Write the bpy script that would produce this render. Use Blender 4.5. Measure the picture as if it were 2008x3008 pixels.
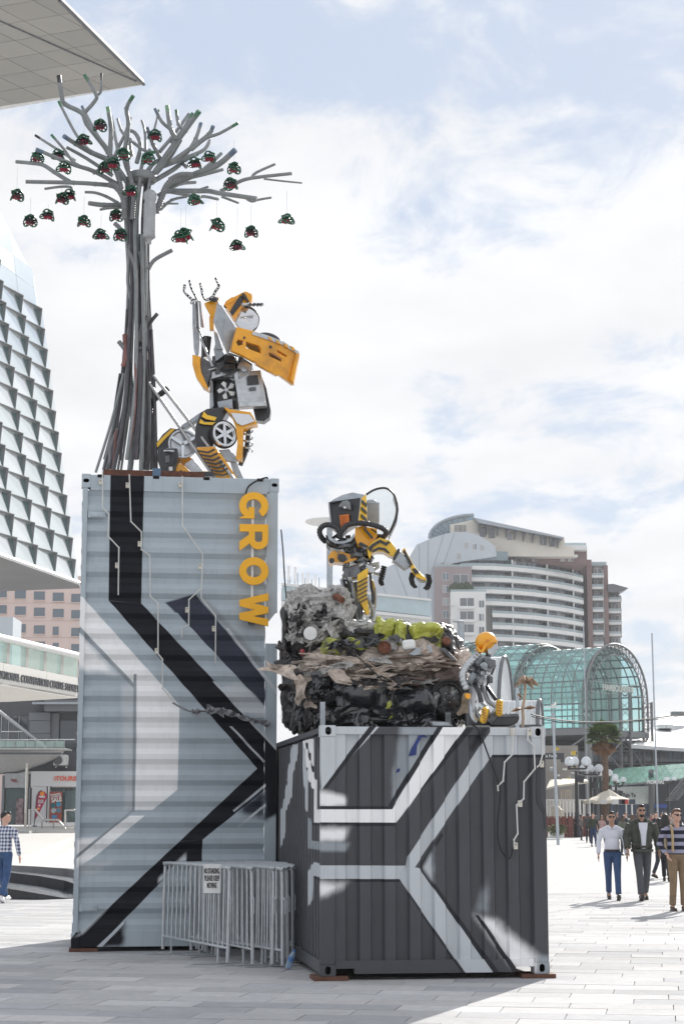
import bpy, bmesh, math, random
from mathutils import Vector, Matrix, Euler, noise
random.seed(7)
R = math.radians
for o in list(bpy.data.objects): bpy.data.objects.remove(o)
SC = bpy.context.scene
COL = SC.collection
# ------------------------------------------------------------------ camera, sky, sun, exposure
F_PX, PITCH, CAM_H = 5334.0, 0.16494, 1.704          # focal length in photo pixels, upward tilt, eye height
cam = bpy.data.objects.new('camera', bpy.data.cameras.new('camera'))
COL.objects.link(cam)
cam.location = (0, 0, CAM_H); cam.rotation_euler = (math.pi/2 + PITCH, 0, 0)
cam.data.sensor_fit = 'VERTICAL'; cam.data.sensor_height = 36.0
cam.data.lens = F_PX/3008*36.0; cam.data.clip_start = 0.1; cam.data.clip_end = 5000
SC.camera = cam
SUN_AZ, SUN_EL = R(21.0), R(27.5)                    # to the right of the view axis, above the horizon
W = bpy.data.worlds.new('World'); SC.world = W; W.use_nodes = True
nt = W.node_tree; nd = nt.nodes; lk = nt.links
for n in list(nd): nd.remove(n)
def wn(t, **k):
    n = nd.new(t)
    for a, b in k.items(): setattr(n, a, b)
    return n
out = wn('ShaderNodeOutputWorld'); bg = wn('ShaderNodeBackground')
sky = wn('ShaderNodeTexSky', sky_type='NISHITA', sun_disc=False)
sky.sun_elevation = SUN_EL; sky.sun_rotation = SUN_AZ
sky.air_density = 1.0; sky.dust_density = 0.3; sky.ozone_density = 1.0
tc = wn('ShaderNodeTexCoord'); sep = wn('ShaderNodeSeparateXYZ'); lk.new(tc.outputs['Generated'], sep.inputs[0])
def wm(op, a, b=None, clamp=False):
    n = wn('ShaderNodeMath', operation=op, use_clamp=clamp)
    for i, v in enumerate((a, b)):
        if v is None: continue
        if isinstance(v, (int, float)): n.inputs[i].default_value = v
        else: lk.new(v, n.inputs[i])
    return n.outputs[0]
zz = wm('MAXIMUM', sep.outputs[2], 0.0)
den = wm('ADD', zz, 0.16)
cx = wm('DIVIDE', sep.outputs[0], den); cy = wm('DIVIDE', sep.outputs[1], den)
comb = wn('ShaderNodeCombineXYZ'); lk.new(cx, comb.inputs[0]); lk.new(cy, comb.inputs[1])
def wnoise(scale, detail, rough, off, stretch=(1, 1, 1), dist=0.0):
    mp = wn('ShaderNodeMapping'); lk.new(comb.outputs[0], mp.inputs['Vector'])
    mp.inputs['Location'].default_value = off; mp.inputs['Scale'].default_value = stretch
    mp.inputs['Rotation'].default_value = (0, 0, R(25))
    n = wn('ShaderNodeTexNoise'); n.inputs['Scale'].default_value = scale; n.inputs['Detail'].default_value = detail
    n.inputs['Roughness'].default_value = rough; n.inputs['Distortion'].default_value = dist
    lk.new(mp.outputs[0], n.inputs['Vector'])
    return n.outputs['Fac']
big = wnoise(1.1, 2.0, 0.5, (15.16, 11.82, 0)); fine = wnoise(5.5, 9.0, 0.62, (0.4, 2.2, 0), (1, 0.7, 1), 0.35)
msum = wm('ADD', wm('MULTIPLY', big, 0.85), wm('MULTIPLY', fine, 0.9))
ramp = wn('ShaderNodeMapRange', interpolation_type='SMOOTHERSTEP'); lk.new(msum, ramp.inputs['Value'])
ramp.inputs['From Min'].default_value = 0.69; ramp.inputs['From Max'].default_value = 0.94
ramp.inputs['To Min'].default_value = 0.0; ramp.inputs['To Max'].default_value = 1.0
shade = wnoise(2.6, 6.0, 0.55, (7.3, 0.6, 0))
csh = wn('ShaderNodeMapRange'); lk.new(shade, csh.inputs['Value'])
csh.inputs['From Min'].default_value = 0.3; csh.inputs['From Max'].default_value = 0.7
csh.inputs['To Min'].default_value = 0.93; csh.inputs['To Max'].default_value = 1.1
ccol = wn('ShaderNodeMix', data_type='RGBA', blend_type='MULTIPLY'); ccol.inputs[0].default_value = 1.0
ccol.inputs['A'].default_value = (6.5, 6.55, 6.7, 1)   # sunlit cloud, in the sky texture's own units
grey = wn('ShaderNodeCombineColor')
for i in range(3): lk.new(csh.outputs[0], grey.inputs[i])
lk.new(grey.outputs[0], ccol.inputs['B'])
mixc = wn('ShaderNodeMix', data_type='RGBA'); lk.new(ramp.outputs[0], mixc.inputs[0])
veil = wn('ShaderNodeMix', data_type='RGBA'); veil.inputs[0].default_value = 0.88   # thin high haze over the blue
lk.new(sky.outputs[0], veil.inputs['A']); veil.inputs['B'].default_value = (4.2, 4.75, 5.75, 1)
lk.new(veil.outputs['Result'], mixc.inputs['A']); lk.new(ccol.outputs['Result'], mixc.inputs['B'])
lk.new(mixc.outputs['Result'], bg.inputs['Color']); bg.inputs['Strength'].default_value = 0.066
lk.new(bg.outputs[0], out.inputs[0])
sun = bpy.data.objects.new('sun', bpy.data.lights.new('sun', 'SUN')); COL.objects.link(sun)
sun.data.energy = 3.1; sun.data.angle = R(0.53); sun.data.color = (1.0, 0.955, 0.89)
sun.location = (20, 40, 60)
sd = Vector((math.sin(SUN_AZ)*math.cos(SUN_EL), math.cos(SUN_AZ)*math.cos(SUN_EL), math.sin(SUN_EL)))
sun.rotation_euler = sd.to_track_quat('Z', 'Y').to_euler()
SC.view_settings.view_transform = 'Standard'; SC.view_settings.look = 'None'
SC.view_settings.exposure = 1.15; SC.view_settings.gamma = 1.0; SC.view_settings.use_curve_mapping = False
SC.render.engine = 'CYCLES'
SC.cycles.use_denoising = True
SC.cycles.max_bounces = 6; SC.cycles.transparent_max_bounces = 12; SC.cycles.caustics_reflective = False; SC.cycles.caustics_refractive = False
# ------------------------------------------------------------------ measuring helpers (photo pixel -> point at a known distance)
CP, SP = math.cos(PITCH), math.sin(PITCH)
def ray(px, py):
    a, b = (px-1004)/F_PX, (1504-py)/F_PX
    return Vector((a, CP - b*SP, SP + b*CP))
def at(px, py, Y):
    d = ray(px, py); t = Y/d.y
    return Vector((d.x*t, Y, CAM_H + d.z*t))
def onplane(px, py, p0, n):
    d = ray(px, py); o = Vector((0, 0, CAM_H)); t = (p0-o).dot(n)/d.dot(n)
    return o + d*t
def onground(px, py, z=0.0):
    return onplane(px, py, Vector((0, 0, z)), Vector((0, 0, 1)))
def ppm(Y): return F_PX/Y
# ------------------------------------------------------------------ materials
MATS = {}
def newmat(name):
    m = bpy.data.materials.new(name); m.use_nodes = True
    return m, m.node_tree.nodes, m.node_tree.links, m.node_tree.nodes['Principled BSDF']
def M(name, rgb, rough=0.5, metal=0.0, var=0.12, vs=6.0, bump=0.0, bs=60.0, spec=None, dirt=0.0, dirtcol=(0.05, 0.04, 0.03), coat=0.0, alpha=None):
    if name in MATS: return MATS[name]
    m, n, l, b = newmat(name)
    t = n.new('ShaderNodeTexCoord')
    nz = n.new('ShaderNodeTexNoise'); nz.inputs['Scale'].default_value = vs; nz.inputs['Detail'].default_value = 6; nz.inputs['Roughness'].default_value = .6
    l.new(t.outputs['Object'], nz.inputs['Vector'])
    mx = n.new('ShaderNodeMix'); mx.data_type = 'RGBA'
    mx.inputs['A'].default_value = tuple(c*(1-var) for c in rgb)+(1,)
    mx.inputs['B'].default_value = tuple(min(1, c*(1+var)) for c in rgb)+(1,)
    mr = n.new('ShaderNodeMapRange'); mr.inputs['From Min'].default_value = .3; mr.inputs['From Max'].default_value = .7
    l.new(nz.outputs['Fac'], mr.inputs['Value']); l.new(mr.outputs[0], mx.inputs['Factor'])
    col = mx.outputs['Result']
    if dirt:
        n2 = n.new('ShaderNodeTexNoise'); n2.inputs['Scale'].default_value = vs*.45; n2.inputs['Detail'].default_value = 8; n2.inputs['Roughness'].default_value = .7
        l.new(t.outputs['Object'], n2.inputs['Vector'])
        r2 = n.new('ShaderNodeMapRange'); r2.inputs['From Min'].default_value = .52; r2.inputs['From Max'].default_value = .68; r2.inputs['To Max'].default_value = dirt
        l.new(n2.outputs['Fac'], r2.inputs['Value'])
        m2 = n.new('ShaderNodeMix'); m2.data_type = 'RGBA'; l.new(r2.outputs[0], m2.inputs['Factor'])
        l.new(col, m2.inputs['A']); m2.inputs['B'].default_value = tuple(dirtcol)+(1,); col = m2.outputs['Result']
    l.new(col, b.inputs['Base Color'])
    b.inputs['Roughness'].default_value = rough; b.inputs['Metallic'].default_value = metal
    if spec is not None: b.inputs['Specular IOR Level'].default_value = spec
    if coat: b.inputs['Coat Weight'].default_value = coat; b.inputs['Coat Roughness'].default_value = .08
    if bump:
        n3 = n.new('ShaderNodeTexNoise'); n3.inputs['Scale'].default_value = bs; n3.inputs['Detail'].default_value = 5
        l.new(t.outputs['Object'], n3.inputs['Vector'])
        bp = n.new('ShaderNodeBump'); bp.inputs['Strength'].default_value = bump; bp.inputs['Distance'].default_value = .02
        l.new(n3.outputs['Fac'], bp.inputs['Height']); l.new(bp.outputs[0], b.inputs['Normal'])
    if alpha is not None: b.inputs['Alpha'].default_value = alpha
    MATS[name] = m
    return m
def GLASS(name, tint, clear=0.5, rough=0.05):
    """thin glazing: part see-through, part tinted reflection"""
    if name in MATS: return MATS[name]
    m, n, l, b = newmat(name)
    b.inputs['Base Color'].default_value = tuple(tint)+(1,); b.inputs['Roughness'].default_value = rough
    b.inputs['Specular IOR Level'].default_value = .8
    tr = n.new('ShaderNodeBsdfTransparent'); tr.inputs[0].default_value = tuple(min(1, .35+.65*c/max(tint)) for c in tint)+(1,)
    mx = n.new('ShaderNodeMixShader'); mx.inputs[0].default_value = clear
    l.new(b.outputs[0], mx.inputs[1]); l.new(tr.outputs[0], mx.inputs[2])
    l.new(mx.outputs[0], n['Material Output'].inputs['Surface'])
    MATS[name] = m
    return m
def PAINT(name, base, layers, ax=(0, 2), rough=.45, var=.10, stain=.25, bump=.12):
    """painted steel: hard-edged or sprayed polygons (object coordinates) laid over a base coat"""
    m, n, l, b = newmat(name)
    t = n.new('ShaderNodeTexCoord')
    nz = n.new('ShaderNodeTexNoise'); nz.inputs['Scale'].default_value = 3.0; nz.inputs['Detail'].default_value = 7; nz.inputs['Roughness'].default_value = .65
    l.new(t.outputs['Object'], nz.inputs['Vector'])
    mx = n.new('ShaderNodeMix'); mx.data_type = 'RGBA'; l.new(nz.outputs['Fac'], mx.inputs['Factor'])
    mx.inputs['A'].default_value = tuple(c*(1-var) for c in base)+(1,); mx.inputs['B'].default_value = tuple(min(1, c*(1+var)) for c in base)+(1,)
    col = mx.outputs['Result']
    wob = n.new('ShaderNodeTexNoise'); wob.inputs['Scale'].default_value = 5.0; wob.inputs['Detail'].default_value = 5
    l.new(t.outputs['Object'], wob.inputs['Vector'])
    for rgb, pts, soft in layers:
        c = Vector((sum(p[0] for p in pts)/len(pts), sum(p[1] for p in pts)/len(pts)))
        acc = None
        for i in range(len(pts)):
            p, q = Vector(pts[i]), Vector(pts[(i+1) % len(pts)])
            d = q-p
            if d.length < 1e-5: continue
            nn = Vector((-d.y, d.x)).normalized()
            if (c-p).dot(nn) < 0: nn = -nn
            dp = n.new('ShaderNodeVectorMath'); dp.operation = 'DOT_PRODUCT'; l.new(t.outputs['Object'], dp.inputs[0])
            v = [0, 0, 0]; v[ax[0]] = nn.x; v[ax[1]] = nn.y; dp.inputs[1].default_value = v
            val = dp.outputs['Value']; off = p.dot(nn)
            if soft > .02:
                a = n.new('ShaderNodeMath'); a.operation = 'MULTIPLY_ADD'; l.new(wob.outputs['Fac'], a.inputs[0]); a.inputs[1].default_value = soft*1.6
                l.new(val, a.inputs[2]); val = a.outputs[0]; off += soft*.8
            mr = n.new('ShaderNodeMapRange'); mr.inputs['From Min'].default_value = off-soft; mr.inputs['From Max'].default_value = off+soft
            if soft > .02: mr.interpolation_type = 'SMOOTHSTEP'
            l.new(val, mr.inputs['Value'])
            if acc is None: acc = mr.outputs[0]
            else:
                mu = n.new('ShaderNodeMath'); mu.operation = 'MULTIPLY'; l.new(acc, mu.inputs[0]); l.new(mr.outputs[0], mu.inputs[1]); acc = mu.outputs[0]
        m2 = n.new('ShaderNodeMix'); m2.data_type = 'RGBA'; l.new(acc, m2.inputs['Factor']); l.new(col, m2.inputs['A'])
        m2.inputs['B'].default_value = tuple(rgb)+(1,); col = m2.outputs['Result']
    # grime: streaky stains and scuffs
    mp = n.new('ShaderNodeMapping'); mp.inputs['Scale'].default_value = (9, 9, .8); l.new(t.outputs['Object'], mp.inputs['Vector'])
    st = n.new('ShaderNodeTexNoise'); st.inputs['Scale'].default_value = 1.4; st.inputs['Detail'].default_value = 9; st.inputs['Roughness'].default_value = .7
    l.new(mp.outputs[0], st.inputs['Vector'])
    sr = n.new('ShaderNodeMapRange'); sr.inputs['From Min'].default_value = .5; sr.inputs['From Max'].default_value = .78; sr.inputs['To Max'].default_value = stain
    l.new(st.outputs['Fac'], sr.inputs['Value'])
    m3 = n.new('ShaderNodeMix'); m3.data_type = 'RGBA'; m3.blend_type = 'MULTIPLY'; l.new(sr.outputs[0], m3.inputs['Factor']); l.new(col, m3.inputs['A'])
    m3.inputs['B'].default_value = (.45, .42, .40, 1); l.new(m3.outputs['Result'], b.inputs['Base Color'])
    ch = n.new('ShaderNodeTexNoise'); ch.inputs['Scale'].default_value = 16; ch.inputs['Detail'].default_value = 9; ch.inputs['Roughness'].default_value = .75
    l.new(t.outputs['Object'], ch.inputs['Vector'])
    cr = n.new('ShaderNodeMapRange'); cr.inputs['From Min'].default_value = .685; cr.inputs['From Max'].default_value = .72; cr.inputs['To Max'].default_value = .85; l.new(ch.outputs['Fac'], cr.inputs['Value'])
    m4 = n.new('ShaderNodeMix'); m4.data_type = 'RGBA'; l.new(cr.outputs[0], m4.inputs['Factor']); l.new(m3.outputs['Result'], m4.inputs['A']); m4.inputs['B'].default_value = (.13, .075, .05, 1)   # chipped to rust
    l.new(m4.outputs['Result'], b.inputs['Base Color'])
    b.inputs['Roughness'].default_value = rough; b.inputs['Specular IOR Level'].default_value = .16
    bn = n.new('ShaderNodeTexNoise'); bn.inputs['Scale'].default_value = 4.5; bn.inputs['Detail'].default_value = 6
    l.new(t.outputs['Object'], bn.inputs['Vector'])
    bp = n.new('ShaderNodeBump'); bp.inputs['Strength'].default_value = bump; bp.inputs['Distance'].default_value = .05
    l.new(bn.outputs['Fac'], bp.inputs['Height']); l.new(bp.outputs[0], b.inputs['Normal'])
    return m
# ------------------------------------------------------------------ object helpers
MW = {}
def mw(o): return MW.get(o.name, Matrix.Identity(4)) if o else Matrix.Identity(4)
def tag(o, label=None, cat=None, group=None, kind=None):
    if label: o['label'] = label
    if cat: o['category'] = cat
    if group: o['group'] = group
    if kind: o['kind'] = kind
    return o
def thing(name, label, cat, loc=(0, 0, 0), rz=0.0, group=None, mtx=None):
    o = bpy.data.objects.new(name, None); COL.objects.link(o); o.empty_display_size = .2
    m = mtx if mtx is not None else Matrix.Translation(Vector(loc)) @ Matrix.Rotation(rz, 4, 'Z')
    o.matrix_basis = m; MW[o.name] = m.copy()
    return tag(o, label, cat, group)
class MB:
    """collects shapes (world coordinates, or local ones with X = a matrix) for one mesh object"""
    def __init__(s, X=None): s.v = []; s.f = []; s.m = []; s.X = X
    def add(s, vs, fs, mi=0):
        o = len(s.v)
        s.v += [(s.X @ Vector(v)) if s.X is not None else Vector(v) for v in vs]
        s.f += [tuple(i+o for i in f) for f in fs]; s.m += [mi]*len(fs)
        return s
    def box(s, c, size, rot=None, mi=0, taper=1.0):
        x, y, z = [a/2 for a in size]; c = Vector(c); vs = []
        for k in (-1, 1):
            t = 1 if k < 0 else taper
            for (a, b) in ((-1, -1), (1, -1), (1, 1), (-1, 1)):
                p = Vector((a*x*t, b*y*t, k*z))
                if rot is not None: p = rot @ p
                vs.append(c+p)
        return s.add(vs, [(3, 2, 1, 0), (4, 5, 6, 7), (0, 1, 5, 4), (1, 2, 6, 5), (2, 3, 7, 6), (3, 0, 4, 7)], mi)
    def span(s, a, b, mi=0):
        a, b = Vector(a), Vector(b)
        return s.box((a+b)/2, [abs(q) for q in (b-a)], None, mi)
    def tube(s, pts, r, n=8, mi=0, cap=True, flat=None):
        pts = [Vector(p) for p in pts]; k = len(pts)
        rs = r if isinstance(r, (list, tuple)) else [r]*k
        vs = []; prev = None
        for i, p in enumerate(pts):
            d = (pts[min(i+1, k-1)]-pts[max(i-1, 0)])
            d = d.normalized() if d.length > 1e-9 else Vector((0, 0, 1))
            if prev is None:
                a = Vector((0, 0, 1)) if abs(d.z) < .9 else Vector((1, 0, 0))
                x = d.cross(a).normalized()
            else:
                x = prev - d*prev.dot(d)
                x = x.normalized() if x.length > 1e-6 else d.orthogonal().normalized()
            y = d.cross(x); prev = x
            for j in range(n):
                t = 2*math.pi*j/n
                vs.append(p + x*(math.cos(t)*rs[i]) + y*(math.sin(t)*rs[i]*(flat or 1)))
        fs = [(i*n+j, i*n+(j+1) % n, (i+1)*n+(j+1) % n, (i+1)*n+j) for i in range(k-1) for j in range(n)]
        if cap: fs += [tuple(range(n-1, -1, -1)), tuple(range((k-1)*n, k*n))]
        return s.add(vs, fs, mi)
    def bar(s, a, b, w, h=None, mi=0, up=(0, 0, 1)):
        a, b = Vector(a), Vector(b); d = (b-a); L = d.length; d.normalize(); u = Vector(up)
        if abs(d.dot(u)) > .98: u = Vector((0, 1, 0))
        x = d.cross(u).normalized(); y = x.cross(d); h = h or w
        vs = [p + x*(i*w/2) + y*(j*h/2) for p in (a, b) for i, j in ((-1, -1), (1, -1), (1, 1), (-1, 1))]
        return s.add(vs, [(3, 2, 1, 0), (4, 5, 6, 7), (0, 1, 5, 4), (1, 2, 6, 5), (2, 3, 7, 6), (3, 0, 4, 7)], mi)
    def ell(s, c, r, nu=14, nv=9, rot=None, mi=0):
        c = Vector(c); rx, ry, rz = r if isinstance(r, (tuple, list)) else (r, r, r); vs = []
        def q(x, y, z):
            p = Vector((x*rx, y*ry, z*rz)); return c + (rot @ p if rot is not None else p)
        vs.append(q(0, 0, -1))
        for i in range(1, nv):
            a = math.pi*i/nv - math.pi/2
            for j in range(nu):
                b = 2*math.pi*j/nu; vs.append(q(math.cos(a)*math.cos(b), math.cos(a)*math.sin(b), math.sin(a)))
        vs.append(q(0, 0, 1)); T = len(vs)-1; fs = []
        for j in range(nu): fs.append((0, 1+(j+1) % nu, 1+j))
        for i in range(nv-2):
            for j in range(nu): fs.append((1+i*nu+j, 1+i*nu+(j+1) % nu, 1+(i+1)*nu+(j+1) % nu, 1+(i+1)*nu+j))
        for j in range(nu): fs.append((T, 1+(nv-2)*nu+j, 1+(nv-2)*nu+(j+1) % nu))
        return s.add(vs, fs, mi)
    def lathe(s, prof, o, axis=(0, 0, 1), n=20, mi=0, ring=None):
        if ring is None: ring = min(prof[0][0], prof[-1][0]) > .72*max(q[0] for q in prof) and len(prof) > 4   # an open ring, not a drum
        o = Vector(o); q = Vector((0, 0, 1)).rotation_difference(Vector(axis)); vs = []
        for (r, h) in prof:
            for j in range(n):
                t = 2*math.pi*j/n; vs.append(o + q @ Vector((r*math.cos(t), r*math.sin(t), h)))
        k = len(prof)
        fs = [(i*n+j, i*n+(j+1) % n, (i+1)*n+(j+1) % n, (i+1)*n+j) for i in range(k-1) for j in range(n)]
        if ring: fs += [((k-1)*n+j, (k-1)*n+(j+1) % n, (j+1) % n, j) for j in range(n)]
        else: fs += [tuple(range(n-1, -1, -1)), tuple(range((k-1)*n, k*n))]
        return s.add(vs, fs, mi)
    def prism(s, poly, d, mi=0, smat=None):
        """closed polygon of 3-D points pushed along d"""
        P = [Vector(p) for p in poly]; d = Vector(d); n = len(P)
        fs = [tuple(range(n)), tuple(range(2*n-1, n-1, -1))] + [(i, i+n, (i+1) % n+n, (i+1) % n) for i in range(n)]
        return s.add(P+[p+d for p in P], fs, mi)
    def grid(s, fn, nu, nv, mi=0, wrap=False):
        vs = [fn(i/nu, j/nv) for j in range(nv+1) for i in range(nu+1)]
        w = nu+1
        return s.add(vs, [(j*w+i, j*w+i+1, (j+1)*w+i+1, (j+1)*w+i) for j in range(nv) for i in range(nu)], mi)
    def build(s, name, mat, parent=None, loc=None, smooth=False, bevel=0.0, solid=0.0, fix=True):
        P = mw(parent)
        if parent is None:
            if loc is None:
                xs = [v.x for v in s.v]; ys = [v.y for v in s.v]; zs = [v.z for v in s.v]
                loc = ((min(xs)+max(xs))/2, (min(ys)+max(ys))/2, min(zs))
            P = Matrix.Translation(Vector(loc))
        inv = P.inverted()
        me = bpy.data.meshes.new(name)
        me.from_pydata([tuple(inv @ v) for v in s.v], [], s.f)
        if fix:
            bm = bmesh.new(); bm.from_mesh(me)
            bmesh.ops.recalc_face_normals(bm, faces=bm.faces); bm.to_mesh(me); bm.free()
        for m in (mat if isinstance(mat, (list, tuple)) else [mat]): me.materials.append(m)
        if any(s.m): me.polygons.foreach_set('material_index', s.m)
        if smooth: me.polygons.foreach_set('use_smooth', [True]*len(me.polygons))
        o = bpy.data.objects.new(name, me); COL.objects.link(o)
        if parent is not None: o.parent = parent; MW[o.name] = P
        else: o.matrix_basis = P; MW[o.name] = P
        if solid:
            q = o.modifiers.new('s', 'SOLIDIFY'); q.thickness = solid; q.offset = 0
        if bevel:
            q = o.modifiers.new('b', 'BEVEL'); q.width = bevel; q.segments = 2; q.limit_method = 'ANGLE'; q.angle_limit = R(40)
        if smooth and not solid:
            try: me.set_sharp_from_angle(angle=R(38))
            except Exception: pass
        return o
def curve2mesh(cu):
    ob = bpy.data.objects.new('tmp', cu); COL.objects.link(ob)
    dg = bpy.context.evaluated_depsgraph_get(); dg.update()
    me = bpy.data.meshes.new_from_object(ob.evaluated_get(dg))
    bpy.data.objects.remove(ob); bpy.data.curves.remove(cu)
    return me
def shape(rings, X, extrude, name, mat, parent=None, bevel=0.0, mb=None):
    """flat outline(s) with holes in local xy, given thickness, placed by matrix X"""
    cu = bpy.data.curves.new('c', 'CURVE'); cu.dimensions = '2D'; cu.fill_mode = 'BOTH'; cu.extrude = extrude/2; cu.bevel_depth = bevel
    for rg in rings:
        sp = cu.splines.new('POLY'); sp.points.add(len(rg)-1); sp.use_cyclic_u = True
        for i, p in enumerate(rg): sp.points[i].co = (p[0], p[1], 0, 1)
    me = curve2mesh(cu)
    return place(me, X, name, mat, parent)
def place(me, X, name, mat, parent=None):
    P = mw(parent); T = P.inverted() @ X if parent is not None else None
    if parent is not None: me.transform(T)
    me.name = name; me.materials.clear(); me.materials.append(mat)
    o = bpy.data.objects.new(name, me); COL.objects.link(o)
    if parent is not None: o.parent = parent; MW[o.name] = P
    else: o.matrix_basis = X; MW[o.name] = X
    return o
def text(body, X, size, extrude, name, mat, parent=None, offset=0.0, align='CENTER', width=None, spacing=1.0):
    cu = bpy.data.curves.new('t', 'FONT'); cu.body = body; cu.size = size; cu.extrude = extrude; cu.offset = offset
    cu.align_x = align; cu.align_y = 'CENTER'; cu.space_character = spacing; cu.resolution_u = 3
    me = curve2mesh(cu)
    if width:
        xs = [v.co.x for v in me.vertices]; k = width/(max(xs)-min(xs))
        me.transform(Matrix.Diagonal((k, 1, 1, 1)))
    return place(me, X, name, mat, parent)
def frame(o, x, y):
    """matrix with origin o, local x and y axes as given (z = x cross y)"""
    x = Vector(x).normalized(); y = Vector(y); z = x.cross(y).normalized(); y = z.cross(x)
    m = Matrix((x, y, z)).transposed().to_4x4(); m.translation = Vector(o)
    return m
def copy_tree(o, mtx=None, label=None, parent=None):
    c = o.copy(); COL.objects.link(c); c.parent = parent
    if mtx is not None: c.matrix_basis = mtx
    if label: c['label'] = label
    for ch in o.children: copy_tree(ch, None, None, c)
    return c
def oval(cx, cy, rx, ry, n=20, a0=0): return [(cx+rx*math.cos(a0+2*math.pi*i/n), cy+ry*math.sin(a0+2*math.pi*i/n)) for i in range(n)]
# ------------------------------------------------------------------ ground and paving
def brick_ground():
    m, n, l, b = newmat('stone paving far')
    t = n.new('ShaderNodeTexCoord'); mp = n.new('ShaderNodeMapping'); mp.inputs['Rotation'].default_value = (0, 0, R(10)); l.new(t.outputs['Object'], mp.inputs['Vector'])
    bk = n.new('ShaderNodeTexBrick'); l.new(mp.outputs[0], bk.inputs['Vector'])
    bk.inputs['Scale'].default_value = 1.0; bk.inputs['Brick Width'].default_value = .92; bk.inputs['Row Height'].default_value = .46
    bk.inputs['Mortar Size'].default_value = .005; bk.inputs['Color1'].default_value = (.44, .44, .44, 1); bk.inputs['Color2'].default_value = (.465, .465, .46, 1)
    bk.inputs['Mortar'].default_value = (.3, .295, .29, 1)
    nz = n.new('ShaderNodeTexNoise'); nz.inputs['Scale'].default_value = .7; nz.inputs['Detail'].default_value = 8; l.new(t.outputs['Object'], nz.inputs['Vector'])
    mx = n.new('ShaderNodeMix'); mx.data_type = 'RGBA'; mx.blend_type = 'MULTIPLY'; mx.inputs[0].default_value = .35
    l.new(bk.outputs['Color'], mx.inputs['A']); l.new(nz.outputs['Color'], mx.inputs['B']); 
    l.new(bk.outputs['Color'], b.inputs['Base Color']); b.inputs['Roughness'].default_value = .9; b.inputs['Specular IOR Level'].default_value = .12
    return m
def STONE(name, c):
    m, n, l, b = newmat(name)
    ge = n.new('ShaderNodeNewGeometry'); oi = n.new('ShaderNodeObjectInfo')
    def nz(sc, det, ro, lo, hi, a, bb):
        q = n.new('ShaderNodeTexNoise'); q.inputs['Scale'].default_value = sc; q.inputs['Detail'].default_value = det; q.inputs['Roughness'].default_value = ro; l.new(ge.outputs['Position'], q.inputs['Vector'])
        r = n.new('ShaderNodeMapRange'); r.inputs['From Min'].default_value = lo; r.inputs['From Max'].default_value = hi; r.inputs['To Min'].default_value = a; r.inputs['To Max'].default_value = bb; l.new(q.outputs['Fac'], r.inputs['Value']); return r.outputs[0]
    def mul(x, y):
        k = n.new('ShaderNodeMath'); k.operation = 'MULTIPLY'; l.new(x, k.inputs[0]); l.new(y, k.inputs[1]); return k.outputs[0]
    rr = n.new('ShaderNodeMapRange'); rr.inputs['To Min'].default_value = .90; rr.inputs['To Max'].default_value = 1.08; l.new(oi.outputs['Random'], rr.inputs['Value'])
    f = mul(mul(nz(.35, 5, .6, .3, .7, .84, 1.08), nz(7, 8, .7, .3, .7, .88, 1.1)), mul(nz(38, 3, .5, .68, .74, 1, .55), rr.outputs[0]))
    v = n.new('ShaderNodeVectorMath'); v.operation = 'SCALE'; v.inputs[0].default_value = c; l.new(f, v.inputs['Scale']); l.new(v.outputs[0], b.inputs['Base Color'])
    b.inputs['Roughness'].default_value = .9; b.inputs['Specular IOR Level'].default_value = .12; return m
stone_mats = [STONE('paving stone %d' % i, c) for i, c in
              enumerate(((.46, .46, .47), (.50, .50, .505), (.41, .415, .43), (.47, .47, .47), (.52, .515, .515)))]
joint_m = M('paving joint', (.24, .235, .23), .9)
g = MB().add([(-900, -60, -.016), (900, -60, -.016), (900, 2600, -.016), (-900, 2600, -.016)], [(0, 1, 2, 3)]).build('plaza_ground', joint_m, loc=(0, 0, -.016))
tag(g, kind='structure')
ga = Vector((math.cos(R(-10)), math.sin(R(-10)), 0)); gb = Vector((-ga.y, ga.x, 0))
LS, WS = .92, .46
cand = []
for j in range(24, 114):
    for i in range(-34, 38):
        c = ga*((i+(.5 if j % 2 else 0)+.12*math.sin(j*1.7))*LS) + gb*(j*WS)
        if not (13.6 < c.y < 41): continue
        if abs(c.x)/c.y > .24: continue
        if 21.2 < c.y < 41 and -.06 < c.x/c.y < .085 and c.y > 27: continue
        cand.append(c)
cand.sort(key=lambda c: c.y)
mesh_sl = []
for k in range(5):
    mb = MB().box((0, 0, -.03), (LS-.006, WS-.006, .06), taper=.997)
    me = bpy.data.meshes.new('paving_slab'); me.from_pydata([tuple(v) for v in mb.v], [], mb.f); me.materials.append(stone_mats[k]); mesh_sl.append(me)
rot10 = Matrix.Rotation(R(-10), 4, 'Z')
for k, c in enumerate(cand[:300]):
    o = bpy.data.objects.new('paving_slab', mesh_sl[random.randrange(5)]); COL.objects.link(o); o.parent = g
    o.matrix_basis = Matrix.Translation(c + Vector((0, 0, .016+random.uniform(-.002, .001)))) @ rot10
far = MB(); rt = rot10.to_3x3()
for c in cand[300:]:
    far.box((c.x, c.y, -.03+random.uniform(-.002, .001)), (LS-.006, WS-.006, .06), rt, random.randrange(5))
o = far.build('paving_slabs_beyond', stone_mats, parent=g, fix=False); tag(o, kind='stuff')
fg = MB().add([(-900, 40.6, -.004), (900, 40.6, -.004), (900, 2600, -.004), (-900, 2600, -.004)], [(0, 1, 2, 3)])
fg.add([(-900, -60, -.006), (-7.6, -60, -.006), (-7.6, 40.6, -.006), (-900, 40.6, -.006)], [(0, 1, 2, 3)])
fg.add([(7.6, -60, -.006), (900, -60, -.006), (900, 40.6, -.006), (7.6, 40.6, -.006)], [(0, 1, 2, 3)])
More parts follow.
